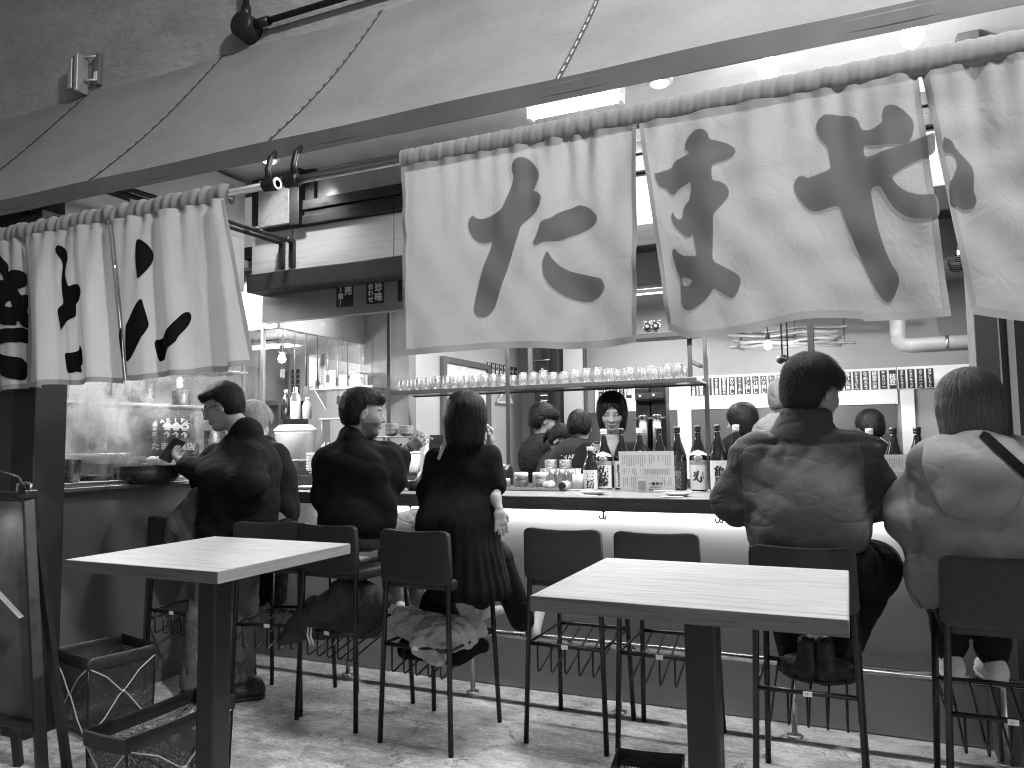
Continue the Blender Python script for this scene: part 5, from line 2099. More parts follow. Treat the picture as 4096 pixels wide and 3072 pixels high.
bust('white-haired guest deep inside, half hidden by the padded-jacket man', (-0.381, 5.300, 1.550), (.3, .9, -.1), (-0.404, 5.300, 1.251), .14, .36, 'mop', M_hair('grey_hair', .2, .5), M_fab('pale_shirt', .15), .03, 45, 1.0)
bust('dark-haired figure in dark clothes standing in for a reflected silhouette at the back, right of the padded-jacket man', (0.153, 6.500, 1.359), (-.3, .8, -.2), (0.140, 6.500, 1.055), .15, .20, 'mop', m_hair_black, m_blackcloth, .5, 46, 1.05)  # solid figure placed where a silhouette is only mirrored

# --- cook bent over behind the kitchen window
p = Person('cook bent forward behind the steamy kitchen glass, printed shirt back', (-3.95, 3.35, .03), (-4.154, 3.450, 1.351), (-.75, .1, -.75), skin=.25)
p.head_mesh((-4.026, 3.420, 1.407), h=.007)
p.hair('short', m_hair_black, h=.008)
b = Vol()
b.chain([(-4.026, 3.420, 1.407), (-3.853, 3.400, 1.304), (-3.768, 3.400, 1.050), (-3.72, 3.4, .5), (-3.72, 3.4, .04)], [.06, .12, .12, .08, .05], .05)
p.body(b, .018)
j = Vol()
j.cone((-4.010, 3.420, 1.407), (-3.875, 3.400, 1.390), .08, .13, .05)
j.ell((-3.819, 3.380, 1.332), (.17, .20, .15), None, .06)
j.ell((-3.776, 3.380, 1.163), (.15, .19, .17), None, .06)
j.chain([(-3.748, 3.240, 1.359), (-3.784, 3.220, 1.196), (-3.995, 3.300, 1.166)], [.07, .06, .045], .04)
j.chain([(-4.077, 3.560, 1.379), (-4.285, 3.580, 1.230)], [.07, .05], .04)
jo = p.wear('work_shirt', j, m_polo, .012, .005, 16, 22)
lg = Vol()
for s_ in (-.1, .1):
    lg.chain([(-3.72, 3.4 + s_, .95), (-3.74, 3.4 + s_, .08)], [.1, .06], .04)
p.wear('trousers', lg, m_blackpant, .016, 0)
q = MB()
view = Vector((-.72, .70, -.05)).normalized()
ru = Vector((.70, .72, 0)).normalized()
up = Vector((0, 0, 1))
oc = Vector((-3.503, 3.150, 1.376))
lettering(q, 'たまや商店', oc - ru * .10 - up * .072, ru, up, .047, False, 1.0, bold=.04)
for i, ch in enumerate('YAKITON'):
    a = (i - 3) * .15
    lettering(q, ch, oc + ru * math.sin(a) * .24 + up * (.24 * math.cos(a) - .15), ru * math.cos(a) - up * math.sin(a), up * math.cos(a) + ru * math.sin(a), .034, bold=.04)
lettering(q, '総本家', oc - ru * .105 + up * .055, ru, up, .026, True, 1.1, bold=.04)
for r_ in range(2):
    for c_ in range(3):
        lettering(q, '↑●'[0] if r_ else '♠', oc + ru * (-.04 + c_ * .046) + up * (.05 - r_ * .055), ru, up, .050, bold=.05)
on_mesh(jo, q, view)
q.build('shirt_print', m_white, p.T, False, p.L)
p.finish()


# ------------------------------------------------------------------ inside the restaurant
m_paper = M('menu_paper', .72, .6, var=.05)
m_ink2 = M('print_ink', .02, .7)
m_tagblk = M('black_menu_strip', .012, .5)
m_chalk = M('white_brush_paint', .75, .8)
m_bottle = M('dark_bottle_glass', .010, .10, var=.2, spec=.8, coat=.4, rvar=.04)
m_glass = M_glass('clear_glass', .92, .20, .9, .28, dirt_glint=.10)  # pale diffuse share painted in to make the glasses sparkle
m_ceramic = M('white_ceramic', .72, .25, var=.05)
m_darkbowl = M('dark_lacquer', .02, .25)
m_plastic = M('translucent_plastic', .62, .35, var=.06)

# side wall with door, pier, hood
bbox('side_wall', (-3.10, 4.96, .03), (-3.0, 6.998, 2.55), m_wall)
bbox('kitchen_pier', (-3.44, 4.86, .03), (-3.0, 4.958, 2.55), M('grey_pier', .16, .6), .003)
bbox('kitchen_inner_wall', (-5.1, 6.0, .03), (-3.102, 6.08, 2.55), m_wall)
bbox('extractor_hood', (-5.05, 3.90, 2.055), (-3.40, 4.855, 2.54), m_steel, .006)
bbox('hood_lip', (-3.415, 3.90, 1.90), (-3.402, 4.855, 2.053), M_glass('hood_screen', .8, .12, .8, .12, dirt_glint=.25))
for nm, lo, hi in (('door_frame', (-2.998, 5.33, .03), (-2.955, 5.38, 1.99)), ('door_frame', (-2.998, 6.15, .03), (-2.955, 6.20, 1.99)), ('door_frame', (-2.998, 5.382, 1.94), (-2.955, 6.148, 1.99))):
    bbox(nm, lo, hi, M_wood('door_frame_wood', .10, 'Z', .3), .003)
bbox('sliding_panel', (-2.998, 5.385, .03), (-2.975, 5.76, 1.938), M('shoji_paper', .62, .7), .002)
bbox('sliding_panel', (-2.998, 5.775, .03), (-2.980, 6.145, 1.938), M('shoji_paper', .62, .7), .002)
# back wall features
bbox('menu_board', (-2.22, 6.975, 1.56), (.38, 6.998, 1.862), M('white_board', .78, .5, var=.04), .002)
bbox('menu_board', (.385, 6.975, 1.68), (1.49, 6.998, 1.862), M('white_board', .78, .5, var=.04), .002)
bbox('dado_panel', (-2.9, 6.97, .03), (.36, 6.998, 1.555), M('dark_dado', .06, .5, var=.15))
bbox('wall_strip', (.40, 6.96, .03), (.50, 6.998, 1.676), m_white, .003)
bbox('pillar', (-2.62, 6.60, .03), (-2.46, 6.85, 2.55), m_dkpost, .004)
bbox('partition_panel', (-2.44, 6.70, .03), (-2.24, 6.74, 2.2), m_wall, .003)
bbox('partition_edge', (-2.238, 6.69, .03), (-2.22, 6.75, 2.2), m_dkwood, .002)
bbox('ceiling_post', (-.232, 5.5, 1.55), (-.190, 5.54, 2.549), m_dkpost, .003)
bbox('service_panel', (-1.15, 5.60, .03), (-1.06, 5.66, 1.742), m_white, .003)
bbox('ceiling_beam', (-6.2, 5.2, 2.46), (1.49, 5.32, 2.548), m_dkwood, .004)

# --- menu strips
TXT = ['炙り三点盛', 'マユ四重盛', 'せせりたたき', 'せせり塩焼', '刺身盛合せ', 'ガツ刺し', 'センマイ刺し', 'タン刺し', 'レバ刺し', 'ハツ刺し', 'レバたれ', '刺し盛り', 'コブクロ', 'ねぎま', 'つくね', 'もも串', '手羽先', 'しろ', 'なんこつ', '豚ひれ串', 'かすうどん', 'なめろう', '銀杏三本', 'チョリソー', '枝豆', 'ポテトフライ', 'たまごサラダ', 'カマンベール', '冷やしトマト']


ORD = ['first', 'second', 'third', 'fourth', 'fifth', 'sixth', 'seventh', 'eighth', 'ninth', 'tenth', 'eleventh', 'twelfth', 'thirteenth', 'fourteenth', 'fifteenth', 'sixteenth', 'seventeenth', 'eighteenth', 'nineteenth', 'twentieth']
ORD += ['twenty-' + w for w in ORD[:9]]


def strip(x, y, z0, z1, w, text, label, group, u=(1, 0, 0), nrm=(0, -1, 0)):
    T = thing('menu_strip', label, 'menu strip', (x, y, z0), 0, group)
    u = Vector(u)
    nv = Vector(nrm)
    a, b = -u * w / 2, u * w / 2
    hgt = z1 - z0
    q = MB()
    zz = Vector((0, 0, hgt))
    q.add([a, b, b + zz, a + zz, a + nv * .002, b + nv * .002, b + zz + nv * .002, a + zz + nv * .002],
          [(3, 2, 1, 0), (4, 5, 6, 7), (0, 1, 5, 4), (1, 2, 6, 5), (2, 3, 7, 6), (3, 0, 4, 7)])
    q.build('board', m_tagblk, T)
    q = MB()
    n = len(text)
    s_ = min(w * .92, hgt * .95 / n)
    o = Vector((0, 0, hgt / 2 + s_ * (n - 1) / 2)) + nv * .003
    lettering(q, text, o, u, (0, 0, 1), s_ * 1.05, True, 1 / 1.05, bold=.035)
    q.build('lettering', m_chalk, T)


for i, tx in enumerate(TXT):
    strip(-1.278 + .0678 * i, 6.973, 1.684, 1.840, .053, tx, 'black menu strip with white brush writing, %s from the left on the white back-wall board' % ORD[i], 'menu strips on the back wall')
for i, tx in enumerate(('ビール', 'ハイボール', 'レモンサワー', 'ウーロンハイ', '梅酒')):
    strip(-2.155 + .0678 * i, 6.973, 1.684, 1.840, .053, tx, 'black menu strip behind the staff woman, %s from the left' % ORD[i], 'menu strips on the back wall')
for i, tx in enumerate(('ラムネ', '↑注文', '↑会計', '↑お水', '↑灰皿', '↑小皿', '↑席', '↑奥')):
    strip(-2.996, 6.23 + i * .088, 1.86, 2.022, .062, tx, 'black menu strip high on the side wall, %s from the door' % ORD[i], 'menu strips on the side wall', (0, 1, 0), (1, 0, 0))
for k, (x, tx1, tx2) in enumerate(((-2.806, '売', '3個)'), (-2.583, '珍味', '合わせ'), (-2.36, '煮込', ''), (-.66, '塩', ''))):
    z0, z1, w = 2.135, 2.27, .125
    T = thing('menu_plaque', 'square black menu plaque under the dark lintel, ' + ('leftmost of three', 'second from the left', 'cut off by the right curtain', 'seen through the curtain slit')[k], 'menu plaque', (x, 3.804, z0), 0, 'plaques under the lintel')
    MB().rbox((-w / 2, -.004, 0), (w / 2, -.0005, z1 - z0), .001).build('board', m_tagblk, T)
    q = MB()
    s_ = .058
    if tx2:
        lettering(q, tx1, (w * .22, -.005, .098), (1, 0, 0), (0, 0, 1), s_, True, 1.0, bold=.03)
        lettering(q, tx2, (-w * .24, -.005, .108), (1, 0, 0), (0, 0, 1), .040, True, 1.0, bold=.03)
    else:
        lettering(q, tx1, (0, -.005, .094), (1, 0, 0), (0, 0, 1), .062, True, 1.0, bold=.03)
    q.build('lettering', m_chalk, T)

# --- glass shelf
SH = thing('glass_shelf', 'hanging metal-edged shelf full of upturned drinking glasses over the bar', 'shelf', (-1.85, 4.62, 1.63))
SL = -Vector(SH.location)
m_rack = M('grey_rack_metal', .07, .45, metal=.3)
MB().rbox((-2.93, 4.46, 1.627), (-.80, 4.485, 1.655), .003).build('front_edge', m_rack, SH, loc=SL)
MB().rbox((-2.93, 4.486, 1.635), (-.80, 4.80, 1.650), .002).build('shelf_board', M('shelf_glass_board', .42, .2), SH, loc=SL)
MB().rbox((-2.93, 4.801, 1.627), (-.80, 4.826, 1.655), .003).build('rear_edge', m_rack, SH, loc=SL)
for x, y, z0 in ((-2.93, 4.455, 1.04), (-2.02, 4.452, 1.04), (-.846, 4.452, 1.657), (-.82, 4.83, 1.04), (-2.02, 4.835, 1.656)):
    MB().rbox((x, y, z0), (x + .027, y + .025 - .018 * (y < 4.6), 2.549), .002).build('upright', m_rack, SH, loc=SL)
MB().rbox((-.845, 4.466, 1.74), (-.822, 4.828, 1.76), .002).build('end_bar', m_rack, SH, loc=SL)

gl = MB()
gl.lathe([(.027, .004), (.030, .0), (.0335, .0), (.0315, .05), (.0275, .092), (.026, .097), (.001, .099), (.001, .084), (.0235, .083), (.0265, .05), (.0295, .004)], 14)
gme = gl.mesh('drinking_glass', True)
gme.materials.append(m_glass)
rg = random.Random(5)
for r_ in range(4):
    for i in range(28):
        if rg.random() < (.04 if r_ < 2 else .25):
            continue
        x = -2.86 + i * .0722 + rg.uniform(-.008, .008) + .03 * (r_ % 2)
        if x > -.90 or abs(x + 2.007) < .02 and r_ == 0:
            continue
        y = 4.530 + r_ * .075 + rg.uniform(-.006, .006)
        o = bpy.data.objects.new('drinking_glass', gme)
        COL.objects.link(o)
        s_ = rg.choice((.82, .88, .92, 1.0))
        o.location = (x, y, 1.651)
        o.scale = (s_ * .98, s_ * .98, s_)
        tag(o, 'clear upturned drinking glass, %s from the left in the %s row on the hanging shelf' % (ORD[i], ('front', 'second', 'third', 'back')[r_]), 'glass', 'upturned glasses on the shelf')

# --- bottles on the counter
def bend(mb, cx, cy, rad):
    """wrap flat print (x = arc length about 0, y ignored) round a bottle"""
    out = []
    for p in mb.v:
        a = p[0] / rad
        out.append((cx + rad * math.sin(a), cy - rad * math.cos(a), p[2]))
    mb.v = out


def bottle(px, Y, ztop, label, kind, rad=.044, text='', zb=1.0312, mat_=None, yaw=.3):
    x, y = px, Y
    h = ztop - zb
    T = thing('sake_bottle', label, 'bottle', (x, y, zb), 0, 'bottles on the counter')
    prof = [(.001, .004), (rad * .86, 0), (rad, .006), (rad, h * .48), (rad * .95, h * .55), (rad * .72, h * .66), (rad * .46, h * .76), (.0150, h * .86), (.0142, h * .91)]
    MB().lathe(prof, 24).build('bottle_glass', mat_ or m_bottle, T, True)
    cap = [(.0142, h * .905), (.0175, h * .91), (.0175, h * .93), (.0155, h * .935), (.0175, h * .945), (.0175, h * .995), (.001, h)]
    MB().lathe(cap, 16).build('cap', m_ceramic if 'cap' in kind else m_bottle, T, True)

    def patch(z0, z1, half, mm, nm, r=rad + .0008, cone=0):
        q = MB()
        q.grid(lambda u, v: Vector(((r - cone * v) * math.sin((u - .5) * 2 * half + yaw), -(r - cone * v) * math.cos((u - .5) * 2 * half + yaw), z0 + (z1 - z0) * v)), 16, 3)
        return q.build(nm, mm, T, True)
    if 'label' in kind:
        mm = m_paper if 'dark' not in kind else M('dark_label', .03, .6)
        lb = patch(h * .02, h * .46, 1.15, mm, 'label')
        if text:
            q = MB()
            n = len(text)
            s_ = min(.052, h * .36 / n)
            lettering(q, text, (0, 0, h * .22 + s_ * (n - 1) / 2), (1, 0, 0), (0, 0, 1), s_ * 1.15, True, 1 / 1.15, bold=.04)
            r2 = rad + .0016
            q.v = [(r2 * math.sin(p[0] / r2 + yaw), -r2 * math.cos(p[0] / r2 + yaw), p[2]) for p in q.v]
            q.build('label_lettering', m_ink2 if 'dark' not in kind else M('grey_print', .25, .6), lb)
        if 'band' in kind:
            patch(h * .40, h * .455, 1.14, M('label_band', .30, .6), 'label_band', rad + .0014)
    if 'collar' in kind:
        q = MB()
        q.grid(lambda u, v: Vector(((rad * (.985 - .45 * v)) * math.sin((u - .5) * 2.6 + yaw) * 1.02, -(rad * (.985 - .45 * v)) * math.cos((u - .5) * 2.6 + yaw) * 1.02, h * (.55 + .16 * v - .03 * abs(u - .5)))), 16, 4)
        co = q.build('neck_collar', m_paper, T, True)
    if 'medal' in kind:
        q = MB()
        q.lathe([(.001, .0), (.021, .0), (.021, .0012), (.001, .0012)], 20)
        q.v = [((rad + .0012) * math.sin(p[0] / rad + yaw), -(rad + .0012 + p[2]) * math.cos(p[0] / rad + yaw), h * .50 + p[1] * .8) for p in q.v]
        q.build('medal_label', M('grey_label', .45, .6), T, True)
        q = MB()
        lettering(q, '◎', (0, 0, h * .50), (1, 0, 0), (0, 0, 1), .03)
        r2 = rad + .003
        q.v = [(r2 * math.sin(p[0] / r2 + yaw), -r2 * math.cos(p[0] / r2 + yaw), p[2]) for p in q.v]
        q.build('medal_print', M('grey_print', .25, .6), T)
    return T


bottle(*(-1.282, 3.920, 1.030)[:2], 1.262, 'short dark bottle with a pale label with two big characters, leftmost bottle', 'label cap', .041, '三岳', yaw=.25)
bottle(*(-1.223, 3.980, 1.027)[:2], 1.357, 'tall dark bottle with slanted white neck collar and pale label, left of the menu sheet', 'label collar medal cap band', .045, '佐藤', yaw=.15)
bottle(*(-1.136, 4.020, 1.026)[:2], 1.36, 'tall dark bottle with pale label just behind the menu sheet\'s left edge', 'label', .044, '隠し酒', yaw=.2)
bottle(*(-1.042, 4.050, 1.025)[:2], 1.36, 'tall bottle with a white cap behind the middle of the menu sheet', 'cap collar', .044)
bottle(*(-0.936, 4.050, 1.027)[:2], 1.36, 'tall dark bottle behind the right half of the menu sheet', 'medal', .044)
bottle(*(-0.821, 3.970, 1.029)[:2], 1.362, 'tall dark bottle with a dark label right of the menu sheet', 'label dark', .046, '一粒の麦', yaw=.2)
bottle(*(-0.714, 3.970, 1.025)[:2], 1.366, 'tall dark bottle with a white label bearing one big character', 'label collar medal band', .046, '寿', yaw=.12)
bottle(*(-0.613, 3.950, 1.028)[:2], 1.368, 'tall dark bottle with brushed label, nearest the padded-jacket man', 'label', .046, '亀泉', yaw=.3)
bottle(*(-0.523, 3.970, 1.028)[:2], 1.366, 'white-capped tall bottle half hidden by the padded-jacket man\'s elbow', 'cap label', .046, '松', yaw=.3)
bottle(*(0.088, 3.970, 1.029)[:2], 1.335, 'foil-topped tall bottle right of the padded-jacket man', 'cap', .044)
bottle(*(0.190, 3.970, 1.031)[:2], 1.338, 'tall dark bottle behind the second menu sheet', 'label', .044, '龍', yaw=.1)
bottle(*(0.289, 3.970, 1.032)[:2], 1.338, 'tall dark bottle just left of the hooded woman', 'label dark', .046, '山', yaw=.1)


def sheet(c0, c1, z0, z1, lean, label, rows, name='menu_sheet', cat='menu', seed=1):
    """standing menu card with columns of small print"""
    c0, c1 = Vector((c0[0], c0[1], z0)), Vector((c1[0], c1[1], z0))
    T = thing(name, label, cat, tuple((c0 + c1) / 2))
    L = -Vector(T.location)
    u = (c1 - c0).normalized()
    w = (c1 - c0).length
    nv = Vector((u.y, -u.x, 0))
    up = (Vector((0, 0, 1)) - nv * lean).normalized()
    hh = (z1 - z0)
    q = MB()
    a, b = c0, c1
    q.add([a, b, b + up * hh, a + up * hh, a - nv * .002, b - nv * .002, b - nv * .002 + up * hh, a - nv * .002 + up * hh],
          [(0, 1, 2, 3), (7, 6, 5, 4), (0, 4, 5, 1), (1, 5, 6, 2), (2, 6, 7, 3), (3, 7, 4, 0)])
    q.build('card', m_paper, T, loc=L)
    rr = random.Random(seed)
    q = MB()
    for (v0, v1, n, hs) in rows:
        for i in range(n):
            if rr.random() < .12:
                continue
            x = w * (.05 + .9 * (i + .5) / n)
            ln = hh * (v1 - v0) * rr.uniform(.45, 1)
            p0 = c0 + u * (x - hs * w / 2) + up * (hh * v1) + nv * .001
            k = 0
            while k < ln:
                d = rr.uniform(.006, .014)
                q.add([p0 - up * k, p0 - up * k + u * hs * w, p0 - up * (k + d * .75) + u * hs * w, p0 - up * (k + d * .75)], [(3, 2, 1, 0)])
                k += d
    o = q.build('small_print', M('faded_print', .28, .7), T, loc=L)
    o['kind'] = 'stuff'
    return T, c0, u, up, nv


sheet((-1.107, 3.880, 1.033), (-0.823, 3.900, 1.028), 1.0315, 1.237, -.12, 'white menu sheet standing on the counter in front of the bottles',
      ((.62, .90, 22, .014), (.40, .56, 30, .012), (.08, .34, 24, .013)), seed=2)
sheet((0.097, 3.860, 1.041), (0.234, 3.880, 1.038), 1.0315, 1.215, -.12, 'second menu sheet, between the padded jacket and the hoodie',
      ((.62, .90, 12, .022), (.40, .56, 18, .018), (.08, .34, 12, .02)), seed=5)
T, c0, u, up, nv = sheet((-0.995, 3.800, 1.035), (-0.867, 3.810, 1.034), 1.0315, 1.102, -.15, 'small white card with beer mug picture and bold writing', (), 'table_card', 'card')
q = MB()
lettering(q, '一番搾り', c0 + u * .066 + up * .042 + nv * .002, u, up, .017, False, 1.05, bold=.05)
q2 = MB()
lettering(q2, 'うまい生ビール', c0 + u * .064 + up * .024 + nv * .002, u, up, .008, False, 1.15, bold=.03)
lettering(q2, '飲みごろです', c0 + u * .064 + up * .012 + nv * .002, u, up, .008, False, 1.15, bold=.03)
q.build('card_title', m_ink2, T, loc=-Vector(T.location))
q2.build('card_text', m_ink2, T, loc=-Vector(T.location))
q = MB()
a = c0 + u * .008 + up * .012 + nv * .0015
q.add([a, a + u * .034, a + u * .038 + up * .045, a - u * .002 + up * .045], [(0, 1, 2, 3)])
q.build('mug_picture', M('mug_print', .35, .6), T, loc=-Vector(T.location))
q = MB()
a = a + up * .045 + nv * .0005
q.add([a, a + u * .034, a + u * .030 + up * .012, a + u * .002 + up * .012], [(0, 1, 2, 3)])
q.build('foam_picture', m_white, T, loc=-Vector(T.location))

# --- two old clocks glimpsed through the curtain slit, cable coil
CS = thing('clock_shelf', 'narrow shelf seen through the slit in the right curtain', 'shelf', (*(-1.013, 4.400, 1.914)[:2], (-1.013, 4.400, 1.914)[2]))
MB().rbox((-.20, -.06, -.03), (.25, .08, 0), .003).build('shelf_board', m_dkwood, CS)
for s_ in (-.18, .23):
    MB().tube([(s_, 0, 0), (s_, 0, 2.548 - CS.location.z)], .005, 6).build('shelf_cord', m_black, CS, True)
for k, c in enumerate(((-1.062, 4.400, 1.965), (-1.012, 4.400, 1.961))):
    T = thing('alarm_clock', 'small chrome alarm clock on the narrow shelf, %s one' % ('left' if k == 0 else 'right'), 'clock', (c[0], c[1], CS.location.z + .0005), 0, 'alarm clocks')
    MB().lathe([(.001, -.02), (.026, -.02), (.03, -.015), (.03, .015), (.026, .02), (.001, .02)], 20, (0, 0, .042), 'Y').build('clock_case', m_chrome, T, True)
    MB().lathe([(.001, -.0215), (.022, -.0215), (.022, -.0205)], 18, (0, 0, .042), 'Y').build('clock_face', m_black, T, True)
    MB().lathe([(.001, -.024), (.009, -.024), (.009, -.022)], 14, (0, 0, .048), 'Y').build('clock_dial', m_white, T, True)
    for s_ in (-1, 1):
        MB().lathe([(.001, .012), (.010, .008), (.013, 0), (.001, 0)], 12, (s_ * .016, 0, .073)).build('bell', m_chrome, T, True)
        MB().tube([(s_ * .012, 0, .02), (s_ * .018, 0, 0)], .004, 6).build('clock_foot', m_chrome, T, True)
CC = thing('cable_coil', 'coil of dark cable hung on the right post', 'cable', (0.437, 3.580, 1.997))
for k in range(4):
    MB().tube([(.028 * math.cos(w) * (1 + .1 * k), -.01 * k, .022 * math.sin(w) + .006 * k) for w in np.linspace(0, 2 * PI, 18, endpoint=False)], .003, 5, closed=True).build('cable_loop', m_black, CC, True)

# --- small things on the counter
def jar(x, y, z, r, h, label, body, lid, name='jar', cat='jar', lidh=.02, group=None):
    T = thing(name, label, cat, (x, y, z), 0, group)
    MB().lathe([(.001, .003), (r * .9, 0), (r, .008), (r, h * .86), (r * .9, h)], 18).build('jar_glass', body, T, True)
    MB().lathe([(r * .93, h - .004), (r * .98, h), (r * .98, h + lidh - .004), (r * .9, h + lidh), (.001, h + lidh)], 18).build('lid', lid, T, True)
    return T


def contents(T, r, h, m):
    MB().lathe([(.001, .006), (r * .9, .006), (r * .92, h), (r * .4, h + .01), (.001, h + .006)], 14).build('contents', m, T, True)


m_pickle = M('dark_pickles', .10, .5, var=.5, vscale=60, bscale=60, bstr=.6)
T = thing('serving_tray', 'shallow metal tray under the jars on the counter', 'tray', (*(-1.603, 3.860, 1.034)[:2], 1.0315))
MB().rbox((-.19, -.08, 0), (.19, .08, .004), .002).rbox((-.195, -.085, .001), (-.19, .085, .014), .001).rbox((.19, -.085, .001), (.195, .085, .014), .001).rbox((-.19, -.085, .001), (.19, -.081, .014), .001).rbox((-.19, .081, .001), (.19, .085, .014), .001).build('tray_body', m_steel, T)
z = 1.0365
T = jar(*(-1.680, 3.900, 1.046)[:2], z, .040, .066, 'squat glass jar of dark pickles with white lid, left one on the tray', m_glass, m_ceramic)
contents(T, .038, .04, m_pickle)
T = jar(*(-1.569, 3.900, 1.047)[:2], z, .040, .066, 'squat glass jar with white lid, right one on the tray', m_glass, m_ceramic)
contents(T, .038, .05, M('pale_pickles', .4, .5, var=.3, vscale=50))
T = thing('spice_shaker', 'white round shaker lying on the tray towards the street', 'shaker', (*(-1.488, 3.820, 1.078)[:2], z + .022))
MB().lathe([(.001, -.03), (.02, -.03), (.022, -.026), (.022, .05), (.018, .055), (.001, .055)], 18, axis='Y').build('shaker_body', m_ceramic, T, True)
MB().rbox((-.008, -.0335, -.004), (.008, -.0312, .012), .001).build('pour_spout', m_plastic, T)
T = thing('spice_shaker', 'black-capped shaker lying on the tray towards the street', 'shaker', (*(-1.399, 3.820, 1.074)[:2], z + .022))
MB().lathe([(.02, -.024), (.022, -.02), (.022, .05), (.018, .055), (.001, .055)], 18, axis='Y').build('shaker_body', m_ceramic, T, True)
MB().lathe([(.001, -.035), (.018, -.035), (.0215, -.03), (.0215, -.0245), (.001, -.0245)], 18, axis='Y').build('shaker_cap', m_black, T, True)
T = jar(*(-1.759, 3.880, 1.046)[:2], 1.0315, .020, .045, 'small tin with a pale lid beside the woman in black', M('printed_tin', .25, .4, var=.5, vscale=60), m_ceramic, 'spice_tin', 'tin', .012)
T = thing('chopstick_holder', 'clear tumbler full of wooden chopsticks left of the bottles', 'holder', (*(-1.339, 3.880, 1.034)[:2], 1.0315))
MB().lathe([(.026, .002), (.028, 0), (.030, .085), (.0285, .085), (.026, .004), (.001, .004)], 16).build('tumbler', m_plastic, T, True)
rr = random.Random(9)
for k in range(16):
    a, r0 = rr.uniform(0, 6.28), rr.uniform(.004, .02)
    MB().tube([(r0 * math.cos(a) * .5, r0 * math.sin(a) * .5, .006), (r0 * 1.2 * math.cos(a), r0 * 1.2 * math.sin(a), .105 + rr.uniform(-.01, .012))], .0028, 5).build('chopstick', M('pale_chopstick', .55, .6), T, True)
# glasses by the tray, upright and clear
rr = random.Random(12)
SPOT = [(-1.556, 4.050, 1.039), (-1.544, 4.100, 1.036), (-1.497, 4.050, 1.039), (-1.487, 4.100, 1.037), (-1.444, 4.050, 1.040), (-1.437, 4.100, 1.037), (-1.612, 4.150, 1.032)]
for k, s_ in enumerate(SPOT):
    o = bpy.data.objects.new('tumbler', gme)
    COL.objects.link(o)
    o.location = (s_[0], min(s_[1], 4.10), 1.0312 - .0 + .105)
    o.rotation_euler = (PI, 0, 0)
    o.scale = (1, 1, 1.06)
    tag(o, 'clear tall tumbler behind the tray on the counter, %s of seven' % ORD[k], 'glass', 'tumblers behind the tray')
for k, (s_, dz) in enumerate((((-1.578, 4.100, 1.168), 0), ((-1.488, 4.100, 1.168), 0))):
    q = MB()
    q.lathe([(.034, .004), (.036, 0), (.036, .045), (.033, .045), (.032, .008), (.001, .006)], 16)
    o = q.build('ashtray_glass', m_glass, None, True)
    o.location = (s_[0], 4.10, 1.142)
    tag(o, 'low clear glass dish on top of the tumblers, %s one' % ('left' if k == 0 else 'right'), 'dish', 'low glass dishes')


def plate(x, y, z, r, label, sticks=True):
    T = thing('side_plate', label, 'plate', (x, y, z), 0, 'plates set on the counter')
    MB().lathe([(.001, .003), (r * .5, .0), (r * .6, .0), (r, .014), (r * .99, .017), (r * .6, .005), (.001, .005)], 28).build('plate_dish', m_ceramic, T, True)
    return T


plate(*(-1.158, 3.580, 1.027)[:2], 1.0312, .066, 'small white plate under chopsticks, below the short bottle')
plate(*(-0.745, 3.580, 1.023)[:2], 1.0312, .066, 'small white plate under chopsticks, near the padded-jacket man')
plate(*(-2.924, 3.620, 1.015)[:2], 1.0312, .075, 'small white plate left of the bearded man')
for c, lab in (((-1.154, 3.570, 1.045), 'pair of pale chopsticks across the plate below the short bottle'), ((-0.743, 3.570, 1.041), 'pair of pale chopsticks across the plate near the padded-jacket man')):
    T = thing('chopsticks', lab, 'chopsticks', (c[0], c[1], 1.0525))
    for k in (0, 1):
        MB().tube([(-.11, -.004 + .008 * k, 0), (.11, -.003 + .006 * k, 0)], [.0038, .0024], 6).build('chopstick', M('pale_chopstick', .55, .6), T, True)
for c, lab in (((-1.162, 3.470, 1.006), 'folded white napkin by the left plate'), ((-0.753, 3.470, 1.004), 'folded white napkin by the right plate')):
    o = MB().rbox((c[0] - .05, 3.475, 1.0312), (c[0] + .05, 3.505, 1.0345), .001).build('paper_napkin', m_paper)
    tag(o, lab, 'napkin')


def bowl(c, r, label, m, spoon=True):
    T = thing('bowl', label, 'bowl', (c[0], c[1], 1.0312))
    MB().lathe([(.001, .0), (r * .4, .0), (r * .42, .006), (r * .8, .025), (r, .052), (r * .97, .053), (r * .78, .03), (r * .4, .012), (.001, .012)], 24).build('bowl_body', m, T, True)
    if spoon:
        MB().tube([(-.02, 0, .03), (.03, -.01, .06), (.05, -.012, .10)], .006, 8).build('spoon', m_ceramic, T, True)
    return T


